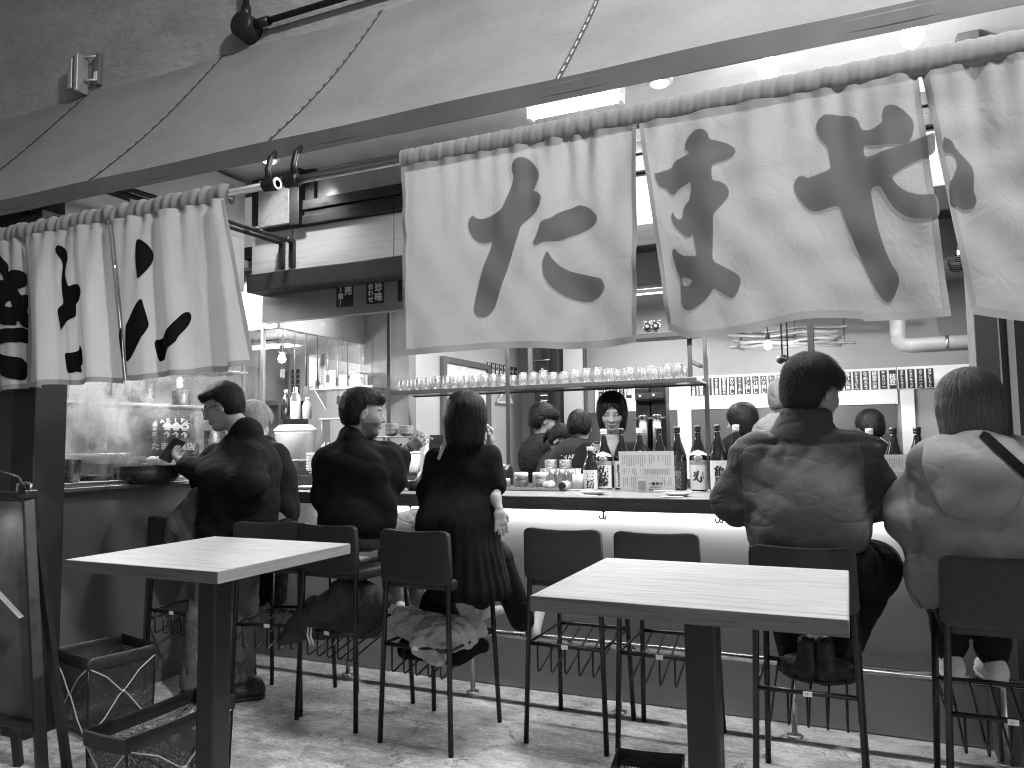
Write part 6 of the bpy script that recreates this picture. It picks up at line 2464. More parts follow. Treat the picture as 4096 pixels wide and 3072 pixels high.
bowl((-2.232, 3.660, 1.033), .075, 'dark bowl with a white spoon between the bearded man and the woman', m_darkbowl)
bowl((-1.837, 3.660, 1.039), .075, 'dark bowl right of the woman in the black dress', m_darkbowl, False)
for i, (c, w, d, hh, lab, mm, nm) in enumerate((
        ((-1.887, 3.950, 1.041), .05, .05, .09, 'clear plastic cup beside the woman in black', m_plastic, 'plastic_cup'),
        ((-1.851, 4.050, 1.062), .075, .075, .10, 'black drinks carton with gabled top behind the bar', m_black, 'drinks_carton'))):
    T = thing(nm, lab, nm.replace('_', ' '), (c[0], c[1], 1.0315))
    if nm == 'drinks_carton':
        q = MB()
        q.rbox((-w / 2, -d / 2, 0), (w / 2, d / 2, hh), .002)
        q.build('carton_body', mm, T)
        q = MB()
        q.add([(-w / 2, -d / 2, hh + .001), (w / 2, -d / 2, hh + .001), (w / 2, d / 2, hh + .001), (-w / 2, d / 2, hh + .001), (-w / 2, 0, hh + .028), (w / 2, 0, hh + .028)], [(0, 1, 5, 4), (2, 3, 4, 5), (0, 4, 3), (1, 2, 5)])
        q.build('gable_top', mm, T)
        MB().lathe([(.012, hh + .016), (.012, hh + .032), (.001, hh + .032)], 12, (0, -.018, 0)).build('screw_cap', m_ceramic, T, True)
    else:
        MB().lathe([(.001, .004), (.020, 0), (.027, .11), (.025, .11), (.019, .006)], 18).build('cup_wall', mm, T, True)
T = thing('wrapped_towels', 'stack of wrapped white towels behind the woman in black', 'towels', (*(-1.961, 4.080, 1.059)[:2], 1.0315))
MB().rbox((-.05, -.035, .0), (.05, .035, .115), .004).build('holder_box', m_plastic, T)
for k in range(3):
    MB().rbox((-.045, -.03, .117 + k * .014), (.048, .03, .130 + k * .014), .006).build('towel_roll', m_paper, T)
T = thing('register_tablet', 'black tablet terminal on a stand left of the woman in black', 'tablet', (*(-2.326, 4.080, 1.027)[:2], 1.0315))
MB().rbox((-.045, -.012, .17), (.055, .0, .31), .012, Matrix.Rotation(R(-8), 3, 'X')).build('tablet_back', m_black, T)
MB().lathe([(.001, .0), (.009, .0), (.009, .003), (.001, .003)], 14, (-.015, -.026, .285), 'Y').build('camera_spot', M('lens_ring', .2, .2), T, True)
MB().rbox((-.012, .002, .006), (.015, .02, .24), .003).build('stand', m_black, T)
MB().rbox((-.05, -.04, 0), (.06, .06, .008), .003).build('stand_base', m_black, T)

# --- raised kitchen ledge with stacks, at the left end
LG = thing('serving_ledge', 'raised steel serving ledge at the kitchen end of the counter', 'ledge', (-3.2, 4.3, 0))
LLo = -Vector(LG.location)
MB().rbox((-3.395, 4.20, 1.078), (-2.2, 4.44, 1.102), .003).build('ledge_top', m_steel, LG, loc=LLo)
MB().rbox((-3.39, 4.36, .03), (-2.21, 4.40, 1.077), .003).build('ledge_support', m_steel, LG, loc=LLo)
pm = MB().lathe([(.001, .002), (.05, .0), (.07, .012), (.069, .014), (.05, .004), (.001, .004)], 22).mesh('stacked_plate', True)
pm.materials.append(m_ceramic)
c = (-3.394, 4.280, 1.114)
for k in range(12):
    o = obj('stacked_plate', pm, None, None, (c[0] + .002 * math.sin(k * 5), c[1], 1.1025 + .0105 * k))
    tag(o, 'white plate, %s from the bottom of the tall stack at the kitchen end' % ORD[k], 'plate', 'stacked white plates')
bm_ = MB().lathe([(.001, .0), (.025, .0), (.05, .022), (.049, .024), (.024, .004), (.001, .004)], 18).mesh('stacked_dish', True)
bm_.materials.append(M('patterned_dish', .28, .35, var=.5, vscale=70))
SHF = thing('dish_shelf', 'short steel shelf of stacked dishes beside the bearded man\'s face', 'shelf', (*(-2.751, 4.330, 1.299)[:2], 1.102))
zs = (-2.751, 4.330, 1.339)[2]
MB().rbox((-.13, -.09, zs - 1.102 - .012), (.16, .09, zs - 1.102), .002).build('shelf_plate', m_steel, SHF)
for sx in (-.12, .15):
    MB().rbox((sx - .006, -.01, 0), (sx + .006, .01, zs - 1.102 - .012), .001).build('shelf_leg', m_steel, SHF)
for px, n in ((845, 8), (878, 6)):
    c = (-2.813, 4.330, 1.331) if px == 845 else (-2.697, 4.330, 1.329)
    for k in range(n):
        o = obj('stacked_dish', bm_, None, None, (c[0], c[1], zs + .0005 + .0088 * k))
        tag(o, 'patterned small dish, %s from the bottom of the %s stack beside the bearded man' % (ORD[k], 'left' if px == 845 else 'right'), 'dish', 'stacked dishes %s' % ('left' if px == 845 else 'right'))
c = (-2.604, 4.220, 1.298)
T = thing('rice_bowl_lid', 'white round container above the bearded man\'s raised hand', 'container', (c[0], c[1], 1.102))
MB().lathe([(.05, .0), (.06, .01), (.072, .12), (.07, .12), (.055, .012), (.001, .01)], 22).build('tub', m_ceramic, T, True)
MB().lathe([(.074, .121), (.074, .134), (.05, .142), (.001, .143)], 22).build('tub_lid', m_ceramic, T, True)
bottle(*(-2.683, 4.120, 1.167)[:2], 1.30, 'dark slim bottle behind the bearded man\'s chin', 'label', .03, yaw=.2)
bottle(*(-2.597, 4.120, 1.167)[:2], 1.29, 'dark slim bottle below the bearded man\'s raised hand', '', .03)
# steel bowl and box on the ledge
T = thing('steel_bain', 'round steel pot of food at the kitchen end of the ledge', 'pot', (*(-3.584, 4.300, 1.122)[:2], 1.1025))
MB().lathe([(.001, 0), (.07, .0), (.072, .075), (.078, .08), (.069, .078), (.066, .02), (.001, .02)], 22).build('pot_wall', m_steel, T, True)
MB().lathe([(.066, .06), (.03, .082), (.001, .085)], 16).build('food', m_pickle, T, True)
T = thing('cutlery_box', 'white caddy of spoons and straws on the ledge', 'caddy', (*(-3.304, 4.260, 1.147)[:2], 1.1025))
MB().rbox((-.03, -.03, 0), (.03, .03, .13), .004).build('caddy_box', m_ceramic, T)
for k in range(6):
    MB().tube([(-.02 + .008 * k, 0, .12), (-.028 + .011 * k, .0, .18 + .012 * (k % 3))], .003, 5).build('straw', m_ceramic, T, True)

# --- kitchen equipment beyond the ledge
KF = thing('display_fridge', 'black-framed glass display fridge in the kitchen', 'fridge', (*(-4.318, 4.900, 1.502)[:2], .03))
zt = (-4.320, 4.900, 1.651)[2]
MB().rbox((-.17, -.02, .3), (-.13, .3, zt - .03), .004).build('side_frame', m_black, KF)
MB().rbox((.06, -.02, .3), (.11, .3, zt - .03), .004).build('side_frame', m_black, KF)
MB().rbox((-.17, -.021, zt - .07), (.11, .3, zt - .025), .004).build('top_frame', m_black, KF)
MB().rbox((-.128, .26, .3), (.058, .29, zt - .075), .002).build('back_panel', M_emit('fridge_light_panel', 1.2), KF)
MB().rbox((-.17, -.01, 0), (.11, .3, .298), .004).build('fridge_base', m_black, KF)
for k in range(3):
    MB().rbox((-.127, .0, .8 + .2 * k), (.057, .255, .806 + .2 * k), .001).build('wire_shelf', m_steel, KF)
T = thing('hanging_menu', 'plastic-covered menu sheet hanging below the extractor hood', 'menu', (*(-3.451, 4.350, 1.817)[:2], (-3.450, 4.350, 1.705)[2]))
hh = (-3.452, 4.350, 1.930)[2] - (-3.450, 4.350, 1.705)[2]
MB().box((-.065, -.002, 0), (.075, .0, hh)).build('sheet', M('plastic_sheet', .55, .25), T)
q = MB()
rr = random.Random(4)
for r_ in range(12):
    for c_ in range(4):
        q.add([(-.058 + c_ * .033, -.0025, .012 + r_ * .0125), (-.058 + c_ * .033 + rr.uniform(.012, .028), -.0025, .012 + r_ * .0125), (-.058 + c_ * .033 + .02, -.0025, .019 + r_ * .0125), (-.058 + c_ * .033, -.0025, .019 + r_ * .0125)], [(0, 1, 2, 3)])
o = q.build('small_print', M('faded_print', .28, .7), T)
o['kind'] = 'stuff'
T = thing('storage_shelf', 'steel wall shelf with food tubs in the kitchen', 'shelf', (*(-3.480, 4.840, 1.660)[:2], (-3.581, 4.800, 1.723)[2]))
MB().rbox((-.30, -.16, -.02), (.28, .0, 0), .003).build('shelf_board', m_steel, T)
for sx in (-.27, .25):
    q = MB().add([(sx, -.14, -.021), (sx + .012, -.14, -.021), (sx + .012, -.004, -.021), (sx, -.004, -.021), (sx, -.004, -.16), (sx + .012, -.004, -.16)], [(3, 2, 1, 0), (0, 1, 5, 4), (2, 3, 4, 5), (0, 4, 3), (1, 2, 5)])
    q.build('shelf_bracket', m_steel, T)
zb = T.location.z + .0005
for i, (dx, w, hgt, mm, lab) in enumerate(((-.24, .09, .055, m_plastic, 'white food tub, leftmost on the kitchen shelf'), (-.13, .10, .055, m_plastic, 'white food tub in the middle of the kitchen shelf'), (-.01, .09, .075, m_glass, 'clear square jar on the kitchen shelf'), (.10, .10, .10, m_glass, 'tall clear box jar on the kitchen shelf'))):
    X = thing('food_tub', lab, 'tub', (T.location.x + dx, T.location.y - .08, zb), 0, 'tubs on the kitchen shelf')
    MB().rbox((-w / 2, -.05, 0), (w / 2, .05, hgt), .006).build('tub_body', mm, X)
    MB().rbox((-w / 2 - .003, -.053, hgt + .0005), (w / 2 + .003, .053, hgt + .012), .003).build('tub_lid', m_plastic, X)
T = thing('food_tub', 'upper white food tub stacked on the middle one in the kitchen', 'tub', (T.location.x - .13, T.location.y - .08, zb + .068), 0, 'tubs on the kitchen shelf')
MB().rbox((-.05, -.05, 0), (.05, .05, .05), .006).build('tub_body', m_plastic, T)
MB().rbox((-.053, -.053, .0505), (.053, .053, .062), .003).build('tub_lid', m_plastic, T)
# small menu column on the kitchen wall
KY = 5.6
for k in range(7):
    c = (-5.012, 5.950, 2.170)
    strip(c[0], 5.992, (-5.010, 5.950, 1.994)[2] - .052 * k, (-5.010, 5.950, 2.022)[2] + .012 - .052 * k, .10, '品書き', 'small black label on the kitchen wall, %s from the top' % ORD[k], 'labels on the kitchen wall')
CR = thing('kitchen_bench', 'steel kitchen bench behind the ledge', 'bench', (-3.9, 5.0, 0))
MB().rbox((-.45, -.25, 1.05), (.45, .30, 1.09), .004).build('bench_top', m_steel, CR)
MB().rbox((-.44, -.2, .03), (.44, .28, 1.049), .003).build('bench_body', m_steel, CR)
for px, w, hgt, mm, lab, nm in ((619, .035, .20, m_bottle, 'dark soy bottle on the kitchen bench', 'sauce_bottle'), (637, .04, .23, m_ceramic, 'white squeeze bottle on the kitchen bench', 'sauce_bottle'), (662, .036, .17, M('amber_bottle', .2, .2), 'mid-grey sauce bottle on the kitchen bench', 'sauce_bottle')):
    c = {619: (-4.163, 4.860, 1.498), 637: (-4.065, 4.860, 1.496), 662: (-3.949, 4.860, 1.493)}[px]
    zt = {619: (-4.166, 4.860, 1.735), 637: (-4.067, 4.860, 1.753), 662: (-3.950, 4.860, 1.667)}[px][2]
    zb_ = {619: (-4.163, 4.860, 1.498), 637: (-4.065, 4.860, 1.496), 662: (-3.949, 4.860, 1.493)}[px][2]
    X = thing(nm, lab, 'bottle', (c[0], c[1], zb_), 0, 'bottles on the kitchen bench')
    hgt = zt - zb_
    MB().lathe([(.001, 0), (w, 0), (w, hgt * .62), (w * .8, hgt * .74), (w * .4, hgt * .84), (w * .4, hgt * .9)], 16).build('bottle_body', mm, X, True)
    MB().lathe([(w * .45, hgt * .9), (w * .45, hgt), (.001, hgt)], 12).build('cap', m_ceramic, X, True)
    for k in range(6):
        if nm and px == 637:
            MB().lathe([(w + .001, hgt * (.08 + .08 * k)), (w + .001, hgt * (.11 + .08 * k))], 16, cap=False).build('label_stripe', M('label_band', .30, .6), X, True)
RK = thing('bottle_rack', 'steel rack under the sauce bottles in the kitchen', 'rack', (-3.62, 4.86, 1.09))
zr = (-4.055, 4.860, 1.492)[2]
MB().rbox((-.16, -.06, zr - 1.09 - .012), (.30, .06, zr - 1.09 - .0005), .002).build('rack_plate', m_steel, RK)
for sx in (-.15, .28):
    MB().rbox((sx, -.05, 0), (sx + .012, .05, zr - 1.09 - .0125), .002).build('rack_leg', m_steel, RK)
T = thing('rice_warmer', 'large white lidded bin on the kitchen bench', 'bin', (*(-3.944, 4.720, 1.148)[:2], 1.091))
zt = (-3.947, 4.720, 1.443)[2] - 1.091
MB().lathe([(.001, 0), (.13, 0), (.155, zt * .8), (.16, zt * .82), (.16, zt * .86)], 24).build('bin_wall', m_ceramic, T, True)
MB().lathe([(.165, zt * .86), (.165, zt * .9), (.12, zt), (.001, zt)], 24).build('bin_lid', m_ceramic, T, True)

# --- kitchen clutter: canisters, jars and boxes along the benches
rr = random.Random(71)
cl_m = [m_ceramic, m_bottle, M('grey_canister', .2, .35), m_plastic, m_black, m_glass, M('printed_box', .35, .6, var=.6, vscale=40)]
row = 0
for (x0, x1, y_, z_, n_, place) in ((-4.32, -3.50, 4.92, 1.091, 9, 'on the kitchen bench'), (-3.36, -2.98, 4.30, 1.103, 5, 'on the serving ledge by the standing man'), (-2.80, -2.30, 4.28, 1.103, 6, 'on the serving ledge beside the bearded man'), (-1.95, -1.02, 5.0, 1.0505, 9, 'on the drinks bench')):
    for k in range(n_):
        x = x0 + (x1 - x0) * (k + rr.uniform(.2, .8)) / n_
        kd = rr.choice(('box', 'jar', 'jar', 'bottle'))
        mm = rr.choice(cl_m)
        hgt = rr.uniform(.06, .17)
        lab = '%s %s, %s from the left' % ({'box': 'small carton', 'jar': 'round canister', 'bottle': 'slim sauce bottle'}[kd], place, ORD[k])
        X = thing({'box': 'carton', 'jar': 'canister', 'bottle': 'sauce_bottle'}[kd], lab, {'box': 'carton', 'jar': 'canister', 'bottle': 'bottle'}[kd], (x, y_ + rr.uniform(-.03, .05), z_), rr.uniform(-.3, .3), 'clutter ' + place)
        w = rr.uniform(.022, .036)
        if kd == 'box':
            MB().rbox((-w, -w * .7, 0), (w, w * .7, hgt), .002).build('carton_body', mm, X)
            MB().rbox((-w * .7, -w * .7 - .0015, hgt * .3), (w * .6, -w * .7 - .0003, hgt * .7), .0005).build('carton_label', m_paper, X)
        elif kd == 'jar':
            MB().lathe([(.001, 0), (w, 0), (w, hgt * .8), (w * .85, hgt * .86)], 14).build('canister_body', mm, X, True)
            MB().lathe([(w * .95, hgt * .86), (w * .95, hgt), (.001, hgt)], 14).build('canister_lid', rr.choice((m_ceramic, m_black, m_steel)), X, True)
        else:
            hgt *= 1.5
            MB().lathe([(.001, 0), (w * .8, 0), (w * .8, hgt * .55), (w * .35, hgt * .75), (w * .3, hgt * .9)], 14).build('bottle_body', mm, X, True)
            MB().lathe([(w * .36, hgt * .9), (w * .36, hgt), (.001, hgt)], 10).build('cap', m_ceramic, X, True)
# notes and tools hung on the kitchen wall and hood
for k in range(10):
    x, z_ = -4.3 + .115 * k, 1.45 + .38 * ((k * 7) % 5) / 5
    o = MB().rbox((x, 5.992, z_), (x + .07, 5.997, z_ + .10), .001).build('paper_note', m_paper)
    tag(o, 'paper note pinned to the kitchen wall, %s from the left' % ORD[k], 'note', 'notes on the kitchen wall')
for k in range(7):
    T = thing('hanging_tool', 'kitchen tool hanging from the extractor hood edge, %s from the street' % ORD[k], 'utensil', (-3.44, 3.98 + .12 * k, 1.895), 0, 'tools under the hood')
    ln = .10 + .05 * ((k * 3) % 4)
    MB().tube([(0, 0, .16), (0, 0, 0), (0, .004, -ln)], .004, 6).build('tool_handle', rr.choice((m_black, m_steel)), T, True)
    MB().rbox((-.004, -.022, -ln - .06), (.004, .022, -ln), .003).build('tool_head', m_steel, T)

# --- behind the kitchen window
m_pot = M('worn_steel_pot', .28, .3, metal=.9, var=.4, vscale=18)
ST = thing('stove', 'black stove behind the kitchen window', 'stove', (-3.8, 2.95, 0))
MB().rbox((-.25, -.48, .03), (.21, .85, 1.085), .005).build('stove_body', m_black, ST)
MB().rbox((-.25, -.48, 1.087), (.21, .85, 1.10), .003).build('stove_top', m_steel, ST)
T = thing('stew_pot', 'wide dark stew pot steaming behind the kitchen glass', 'pot', (*(-3.502, 2.980, 1.204)[:2], 1.101))
MB().lathe([(.001, .0), (.14, .0), (.165, .03), (.17, .06), (.16, .085), (.168, .09), (.15, .088), (.15, .05), (.001, .05)], 28).build('pot_wall', m_darkbowl, T, True)
MB().lathe([(.149, .07), (.001, .074)], 24).build('broth', M('broth', .3, .15, bscale=50, bstr=.4), T, True)
for k, px in enumerate((0, 1, 2, 3)):
    c = ((-3.461, 2.980, 1.229), (-3.417, 2.990, 1.229), (-3.373, 3.000, 1.228), (-3.347, 3.020, 1.228))[k]
    v = Vol()
    v.ell((c[0], c[1], 1.215), (.038, .034, .026), None, .01)
    V_, F_ = v.mesh(.008)
    o = obj('white_bun', np_mesh('white_bun', V_, F_), M('steamed_dough', .75, .6))
    tag(o, 'plump white bun on the pot board, %s from the left' % ORD[k], 'bun', 'white buns on the pot')
T = thing('pot_board', 'pale wooden board across the stew pot under the buns', 'board', (*(-3.407, 3.000, 1.228)[:2], 1.192))
MB().rbox((-.13, -.04, 0), (.12, .05, .008), .002).build('board_plank', m_panel, T)
T = thing('fry_pan', 'frying pan handle pointing across the stove, far left', 'pan', (*(-3.614, 2.750, 1.248)[:2], 1.102))
MB().lathe([(.001, 0), (.09, 0), (.11, .045), (.105, .045), (.088, .006), (.001, .006)], 22).build('pan_body', m_darkbowl, T, True)
MB().tube([(.05, .09, .05), (.10, .22, .065), (.16, .36, .085)], [.012, .016, .016], 10).build('pan_handle', m_black, T, True)
T = thing('steel_bin', 'stained steel canister at the left end of the kitchen window', 'canister', (*(-3.532, 2.550, 1.218)[:2], 1.102))
MB().lathe([(.001, 0), (.045, 0), (.055, .13), (.058, .135), (.051, .132), (.042, .01), (.001, .01)], 20).build('canister_wall', m_pot, T, True)
UT = thing('utensil_rack', 'ladles and tongs hanging in the steam behind the kitchen glass', 'utensils', (-4.237, 3.300, 1.584))
MB().tube([(-.14, 0, .0), (.16, 0, .0)], .006, 8).build('rack_bar', m_steel, UT, True)
for k in range(5):
    MB().tube([(-.10 + k * .05, 0, 0), (-.10 + k * .05, -.01, -.02), (-.10 + k * .05, 0, -.18 - .03 * (k % 3))], .0045, 6).lathe([(.001, -.01), (.02, -.005), (.024, .012), (.001, .012)], 10, (-.10 + k * .05, 0, -.19 - .03 * (k % 3))).build('ladle', m_steel, UT, True)
for s_ in (-.13, .15):
    MB().tube([(s_, 0, 0), (s_, 0, .9)], .004, 6).build('rack_hanger', m_steel, UT, True)
SB = thing('steel_shelf_unit', 'steel shelf with pans behind the cook', 'shelf', (-4.7, 4.0, .03))
for zz in (1.2, 1.55, 1.85):
    MB().rbox((-.3, -.8, zz), (.1, .9, zz + .02), .003).build('shelf_board', m_steel, SB)
for yy in (-.78, .86):
    MB().rbox((.06, yy, 0), (.09, yy + .03, 2.2), .003).build('upright', m_steel, SB)
rr = random.Random(33)
for zz in (1.2, 1.55, 1.85):
    for k in range(5):
        hgt = rr.uniform(.08, .2)
        r_ = rr.uniform(.05, .1)
        T = thing('cooking_pot', 'steel pot on the %s kitchen shelf behind the cook, %s from the street' % ({1.2: 'low', 1.55: 'middle', 1.85: 'top'}[zz], ORD[k]), 'pot', (-4.76, 3.3 + k * .35, zz + .0505), 0, 'pots on the %s kitchen shelf' % {1.2: 'low', 1.55: 'middle', 1.85: 'top'}[zz])
        MB().lathe([(.001, 0), (r_, 0), (r_ * 1.02, hgt), (r_ * 1.08, hgt + .004), (r_ * .96, hgt), (r_ * .94, .01), (.001, .01)], 18).build('pot_wall', m_pot, T, True)

# --- drinks dispensers
for k, c in enumerate(((-1.245, 5.000, 1.231), (-1.154, 5.000, 1.231))):
    zt = ((-1.232, 5.000, 1.690), (-1.141, 5.000, 1.695))[k][2]
    T = thing('drink_dispenser', 'tall black drinks dispenser with clear tube, %s of the pair' % ('left' if k == 0 else 'right'), 'dispenser', (c[0], c[1], 1.05), 0, 'drinks dispensers')
    h_ = zt - 1.05
    MB().rbox((-.056, -.02, 0), (.056, .10, h_ * .93), .006).build('back_case', m_black, T)
    MB().lathe([(.052, -.055), (.058, -.05), (.058, .05), (.052, .055)], 20, (0, .035, h_ * .95), 'X').build('top_drum', m_black, T, True)
    MB().rbox((-.056, -.034, h_ * .78), (.056, -.021, h_ * .92), .005).build('control_panel', m_black, T)
    MB().rbox((-.046, -.0365, h_ * .80), (.046, -.0345, h_ * .865), .001).build('panel_plate', M('dark_grey_plate', .05, .3), T)
    MB().lathe([(.006, 0), (.009, 0), (.009, .003), (.006, .003)], 14, (-.02, -.0395, h_ * .835), 'Y').lathe([(.0005, 0), (.003, 0), (.003, .003), (.0005, .003)], 8, (-.02, -.0395, h_ * .835), 'Y').build('ring_mark', m_ceramic, T, True)
    MB().lathe([(.029, h_ * .20), (.029, h_ * .60)], 18, (0, -.05, 0)).build('clear_tube', m_glass, T, True)
    MB().lathe([(.001, h_ * .21), (.027, h_ * .21), (.027, h_ * .56), (.001, h_ * .56)], 18, (0, -.05, 0)).build('drink', M('pale_drink', .62, .3), T, True)
    MB().lathe([(.033, h_ * .60), (.033, h_ * .635), (.001, h_ * .635)], 18, (0, -.05, 0)).build('tube_cap', m_chrome, T, True)
    MB().lathe([(.033, h_ * .165), (.033, h_ * .20)], 18, (0, -.05, 0)).build('tube_base', m_black, T, True)
    MB().tube([(-.06, -.05, h_ * .6), (.06, -.05, h_ * .6)], .006, 8).build('cross_pin', m_chrome, T, True)
DB = thing('drinks_bench', 'steel back bench under the drinks dispensers', 'bench', (-1.4, 5.05, 0))
MB().rbox((-.6, -.2, 1.0), (.6, .25, 1.049), .004).build('bench_top', m_steel, DB)
MB().rbox((-.59, -.18, .03), (.59, .24, .999), .004).build('bench_body', m_steel, DB)

# --- hangers, banner, duct, bamboo rack, lamps
def hanger(loc, rz, label):
    T = thing('coat_hanger', label, 'hanger', loc, rz, 'white coat hangers')
    MB().tube([(0, 0, 0), (0, 0, .05), (.015, 0, .065), (.0, 0, .085), (-.012, 0, .07)], .0035, 6).build('hook', m_steel, T, True)
    MB().tube([(0, 0, 0), (.17, 0, -.14), (-.17, 0, -.14)], .012, 8, closed=True).build('hanger_frame', m_ceramic, T, True)


hanger((-2.965, 6.53, 1.80), PI / 2, 'white coat hanger on the side wall left of the shelf upright')
hanger((-2.0 - .55, 6.93, 1.80), 0, 'white coat hanger right of the shelf upright, by the banner')
hanger((0.163, 6.930, 1.343), 0, 'white coat hanger on the dark panel right of the padded-jacket man')
BN = thing('hanging_banner', 'dark vertical banner with white lettering behind the curly-haired man', 'banner', (*(-2.597, 6.550, 1.518)[:2], 1.42))
MB().grid(lambda u, v: Vector((-.07 + .14 * u, .008 * math.sin(v * 9), .62 * v)), 8, 16).build('banner_cloth', M_fab('dark_banner', .03), BN, True)
q = MB()
lettering(q, 'シメの一杯', (.02, -.012, .52), (1, 0, 0), (0, 0, 1), .075, True, 1.0, bold=.03)
q.build('banner_lettering', m_chalk, BN)
MB().tube([(-.08, 0, .625), (.08, 0, .625)], .008, 8).build('banner_rod', m_steel, BN, True)
for s_ in (-.075, .075):
    MB().tube([(s_, 0, .625), (s_, 0, 1.128)], .002, 5).build('banner_cord', m_steel, BN, True)
DU = thing('ceiling_duct', 'pale round duct with an elbow below the right end of the ceiling', 'duct', (.5, 6.5, 1.98))
DLo = -Vector(DU.location)
r_ = .058
MB().tube([(1.49, 6.5, 1.985), (.46, 6.5, 1.985), (.41, 6.5, 1.995), (.385, 6.5, 2.03), (.38, 6.5, 2.08), (.38, 6.5, 2.548)], r_, 16).build('duct_pipe', M('pale_duct', .26, .5), DU, True, DLo)
for x in (.7, 1.1):
    MB().lathe([(r_ + .003, -.01), (r_ + .003, .01)], 18, (x, 6.5, 1.985), 'X').build('duct_band', m_steel, DU, True, DLo)
BR = thing('bamboo_rack', 'bundle of dried bamboo poles hung below the ceiling', 'bamboo rack', (-.4, 6.15, 2.05))
BLo = -Vector(BR.location)
m_bamboo = M('dry_bamboo', .11, .6, var=.4, vscale=25)
rr = random.Random(8)
for k in range(9):
    z_, y_ = 2.0 + rr.uniform(0, .12), 6.05 + .03 * k
    x0, x1 = -.84 + rr.uniform(0, .1), .02 + rr.uniform(-.1, .06)
    pts, rs = [], []
    n = 14
    for i in range(n + 1):
        pts.append((x0 + (x1 - x0) * i / n, y_, z_ + .01 * math.sin(i * .7 + k)))
        rs.append(.010 if i % 2 else .0125)
    MB().tube(pts, rs, 8).build('bamboo_pole', m_bamboo, BR, True, BLo)
for x in (-.75, -.35, .0):
    MB().tube([(x, 6.05, 2.0), (x, 6.18, 2.13), (x, 6.3, 2.0)], .004, 6).tube([(x, 6.18, 2.13), (x, 6.18, 2.548)], .003, 6).build('hanging_wire', m_black, BR, True, BLo)
# bare bulbs and spots that are lit in the picture


def bulb(c, label, power, r=.028, top=2.545):
    T = thing('bare_bulb', label, 'lamp', c)
    MB().lathe([(.001, -r), (r * .7, -r * .75), (r, 0), (r * .8, r * .7), (r * .45, r * 1.3), (r * .45, r * 1.6)], 14).build('bulb_glass', m_lamp, T, True)
    MB().lathe([(r * .55, r * 1.6), (r * .6, r * 3.2), (r * .2, r * 3.6)], 12).build('socket', m_black, T, True)
    MB().tube([(0, 0, r * 3.4), (0, 0, top - c[2])], .004, 6).build('cord', m_black, T, True)
    point('bulb_light', (0, 0, -r * 1.6), power, r, T)


bulb((-0.524, 5.900, 1.976), 'glowing bare bulb in front of the back-wall menu board', 22)
bulb((-3.722, 4.300, 1.908), 'glowing bare bulb under the extractor hood', 30, .03, 2.06)
for k, (c, tgt) in enumerate((((-0.405, 5.600, 1.847), (-.9, 6.97, 1.75)), ((-0.368, 5.600, 1.839), (.1, 6.97, 1.75)))):
    T = thing('spot_lamp', 'small black track spotlight, %s of the pair above the padded-jacket man' % ('left' if k == 0 else 'right'), 'lamp', c, 0, 'track spotlights')
    d = (Vector(tgt) - Vector(c)).normalized()
    q = MB().lathe([(.022, -.05), (.024, .0), (.030, .045), (.027, .045), (.02, .01), (.001, .01)], 14)
    rot = d.to_track_quat('Z', 'Y').to_matrix()
    q.v = [tuple(rot @ Vector(a)) for a in q.v]
    q.build('spot_head', m_black, T, True)
    q = MB().lathe([(.001, .03), (.023, .03), (.001, .032)], 14)
    q.v = [tuple(rot @ Vector(a)) for a in q.v]
    q.build('spot_lens', m_lamp, T, True)
    MB().tube([(0, 0, .01), (0, 0, 2.545 - c[2])], .006, 6).build('spot_stem', m_black, T, True)
    spot('spot_beam', tuple(d * .05), tuple(d * 2), 40, 80, .6, .02, T)


def ceiling_panel(x, y, sx, sy, z, power, label):
    T = thing('ceiling_lamp', label, 'lamp', (x, y, z), 0, 'flat ceiling lamps')
    MB().rbox((-sx / 2 - .02, -sy / 2 - .02, -.03), (sx / 2 + .02, sy / 2 + .02, -.002), .004).build('lamp_frame', m_white, T)
    MB().rbox((-sx / 2, -sy / 2, -.036), (sx / 2, sy / 2, -.031), .002).build('lamp_diffuser', M_emit('ceiling_diffuser', 6), T)
    area('panel_light', (0, 0, -.045), (0, 0, 0), sx, sy, power, T)


HL = thing('header_fill_strip', 'added slim strip lamp under the header, unseen behind the curtains, brightening the staff woman and the counter top', 'lamp', (-1.2, 3.89, 2.075))  # unseen lamp added to brighten the staff woman's face and the counter
MB().rbox((-1.2, -.015, -.012), (1.3, .015, .009), .003).build('strip_housing', m_white, HL)
MB().rbox((-1.19, -.010, -.016), (1.29, .010, -.0125), .001).build('strip_diffuser', M_emit('header_fill_glow', 8), HL)
area('fill_beam', (.05, .02, -.03), (R(28), 0, 0), 2.4, .03, 22, HL)
ceiling_panel(-2.0, 4.55, 1.0, .15, 2.549, 45, 'flat ceiling lamp over the bar, hidden by the curtain')
ceiling_panel(-.5, 4.55, 1.0, .15, 2.549, 40, 'flat ceiling lamp over the right half of the bar, hidden by the curtain')
ceiling_panel(-1.6, 6.1, 1.0, .15, 2.549, 34, 'flat ceiling lamp over the back room')
ceiling_panel(.6, 5.8, .8, .15, 2.549, 16, 'flat ceiling lamp near the interior right wall')
ceiling_panel(-4.2, 3.2, .8, .15, 2.449, 90, 'flat ceiling lamp over the stove')
ceiling_panel(-4.1, 4.40, .8, .15, 2.054, 40, 'flat lamp inside the extractor hood')
ceiling_panel(-3.9, 5.5, .8, .15, 2.549, 26, 'flat ceiling lamp at the back of the kitchen')

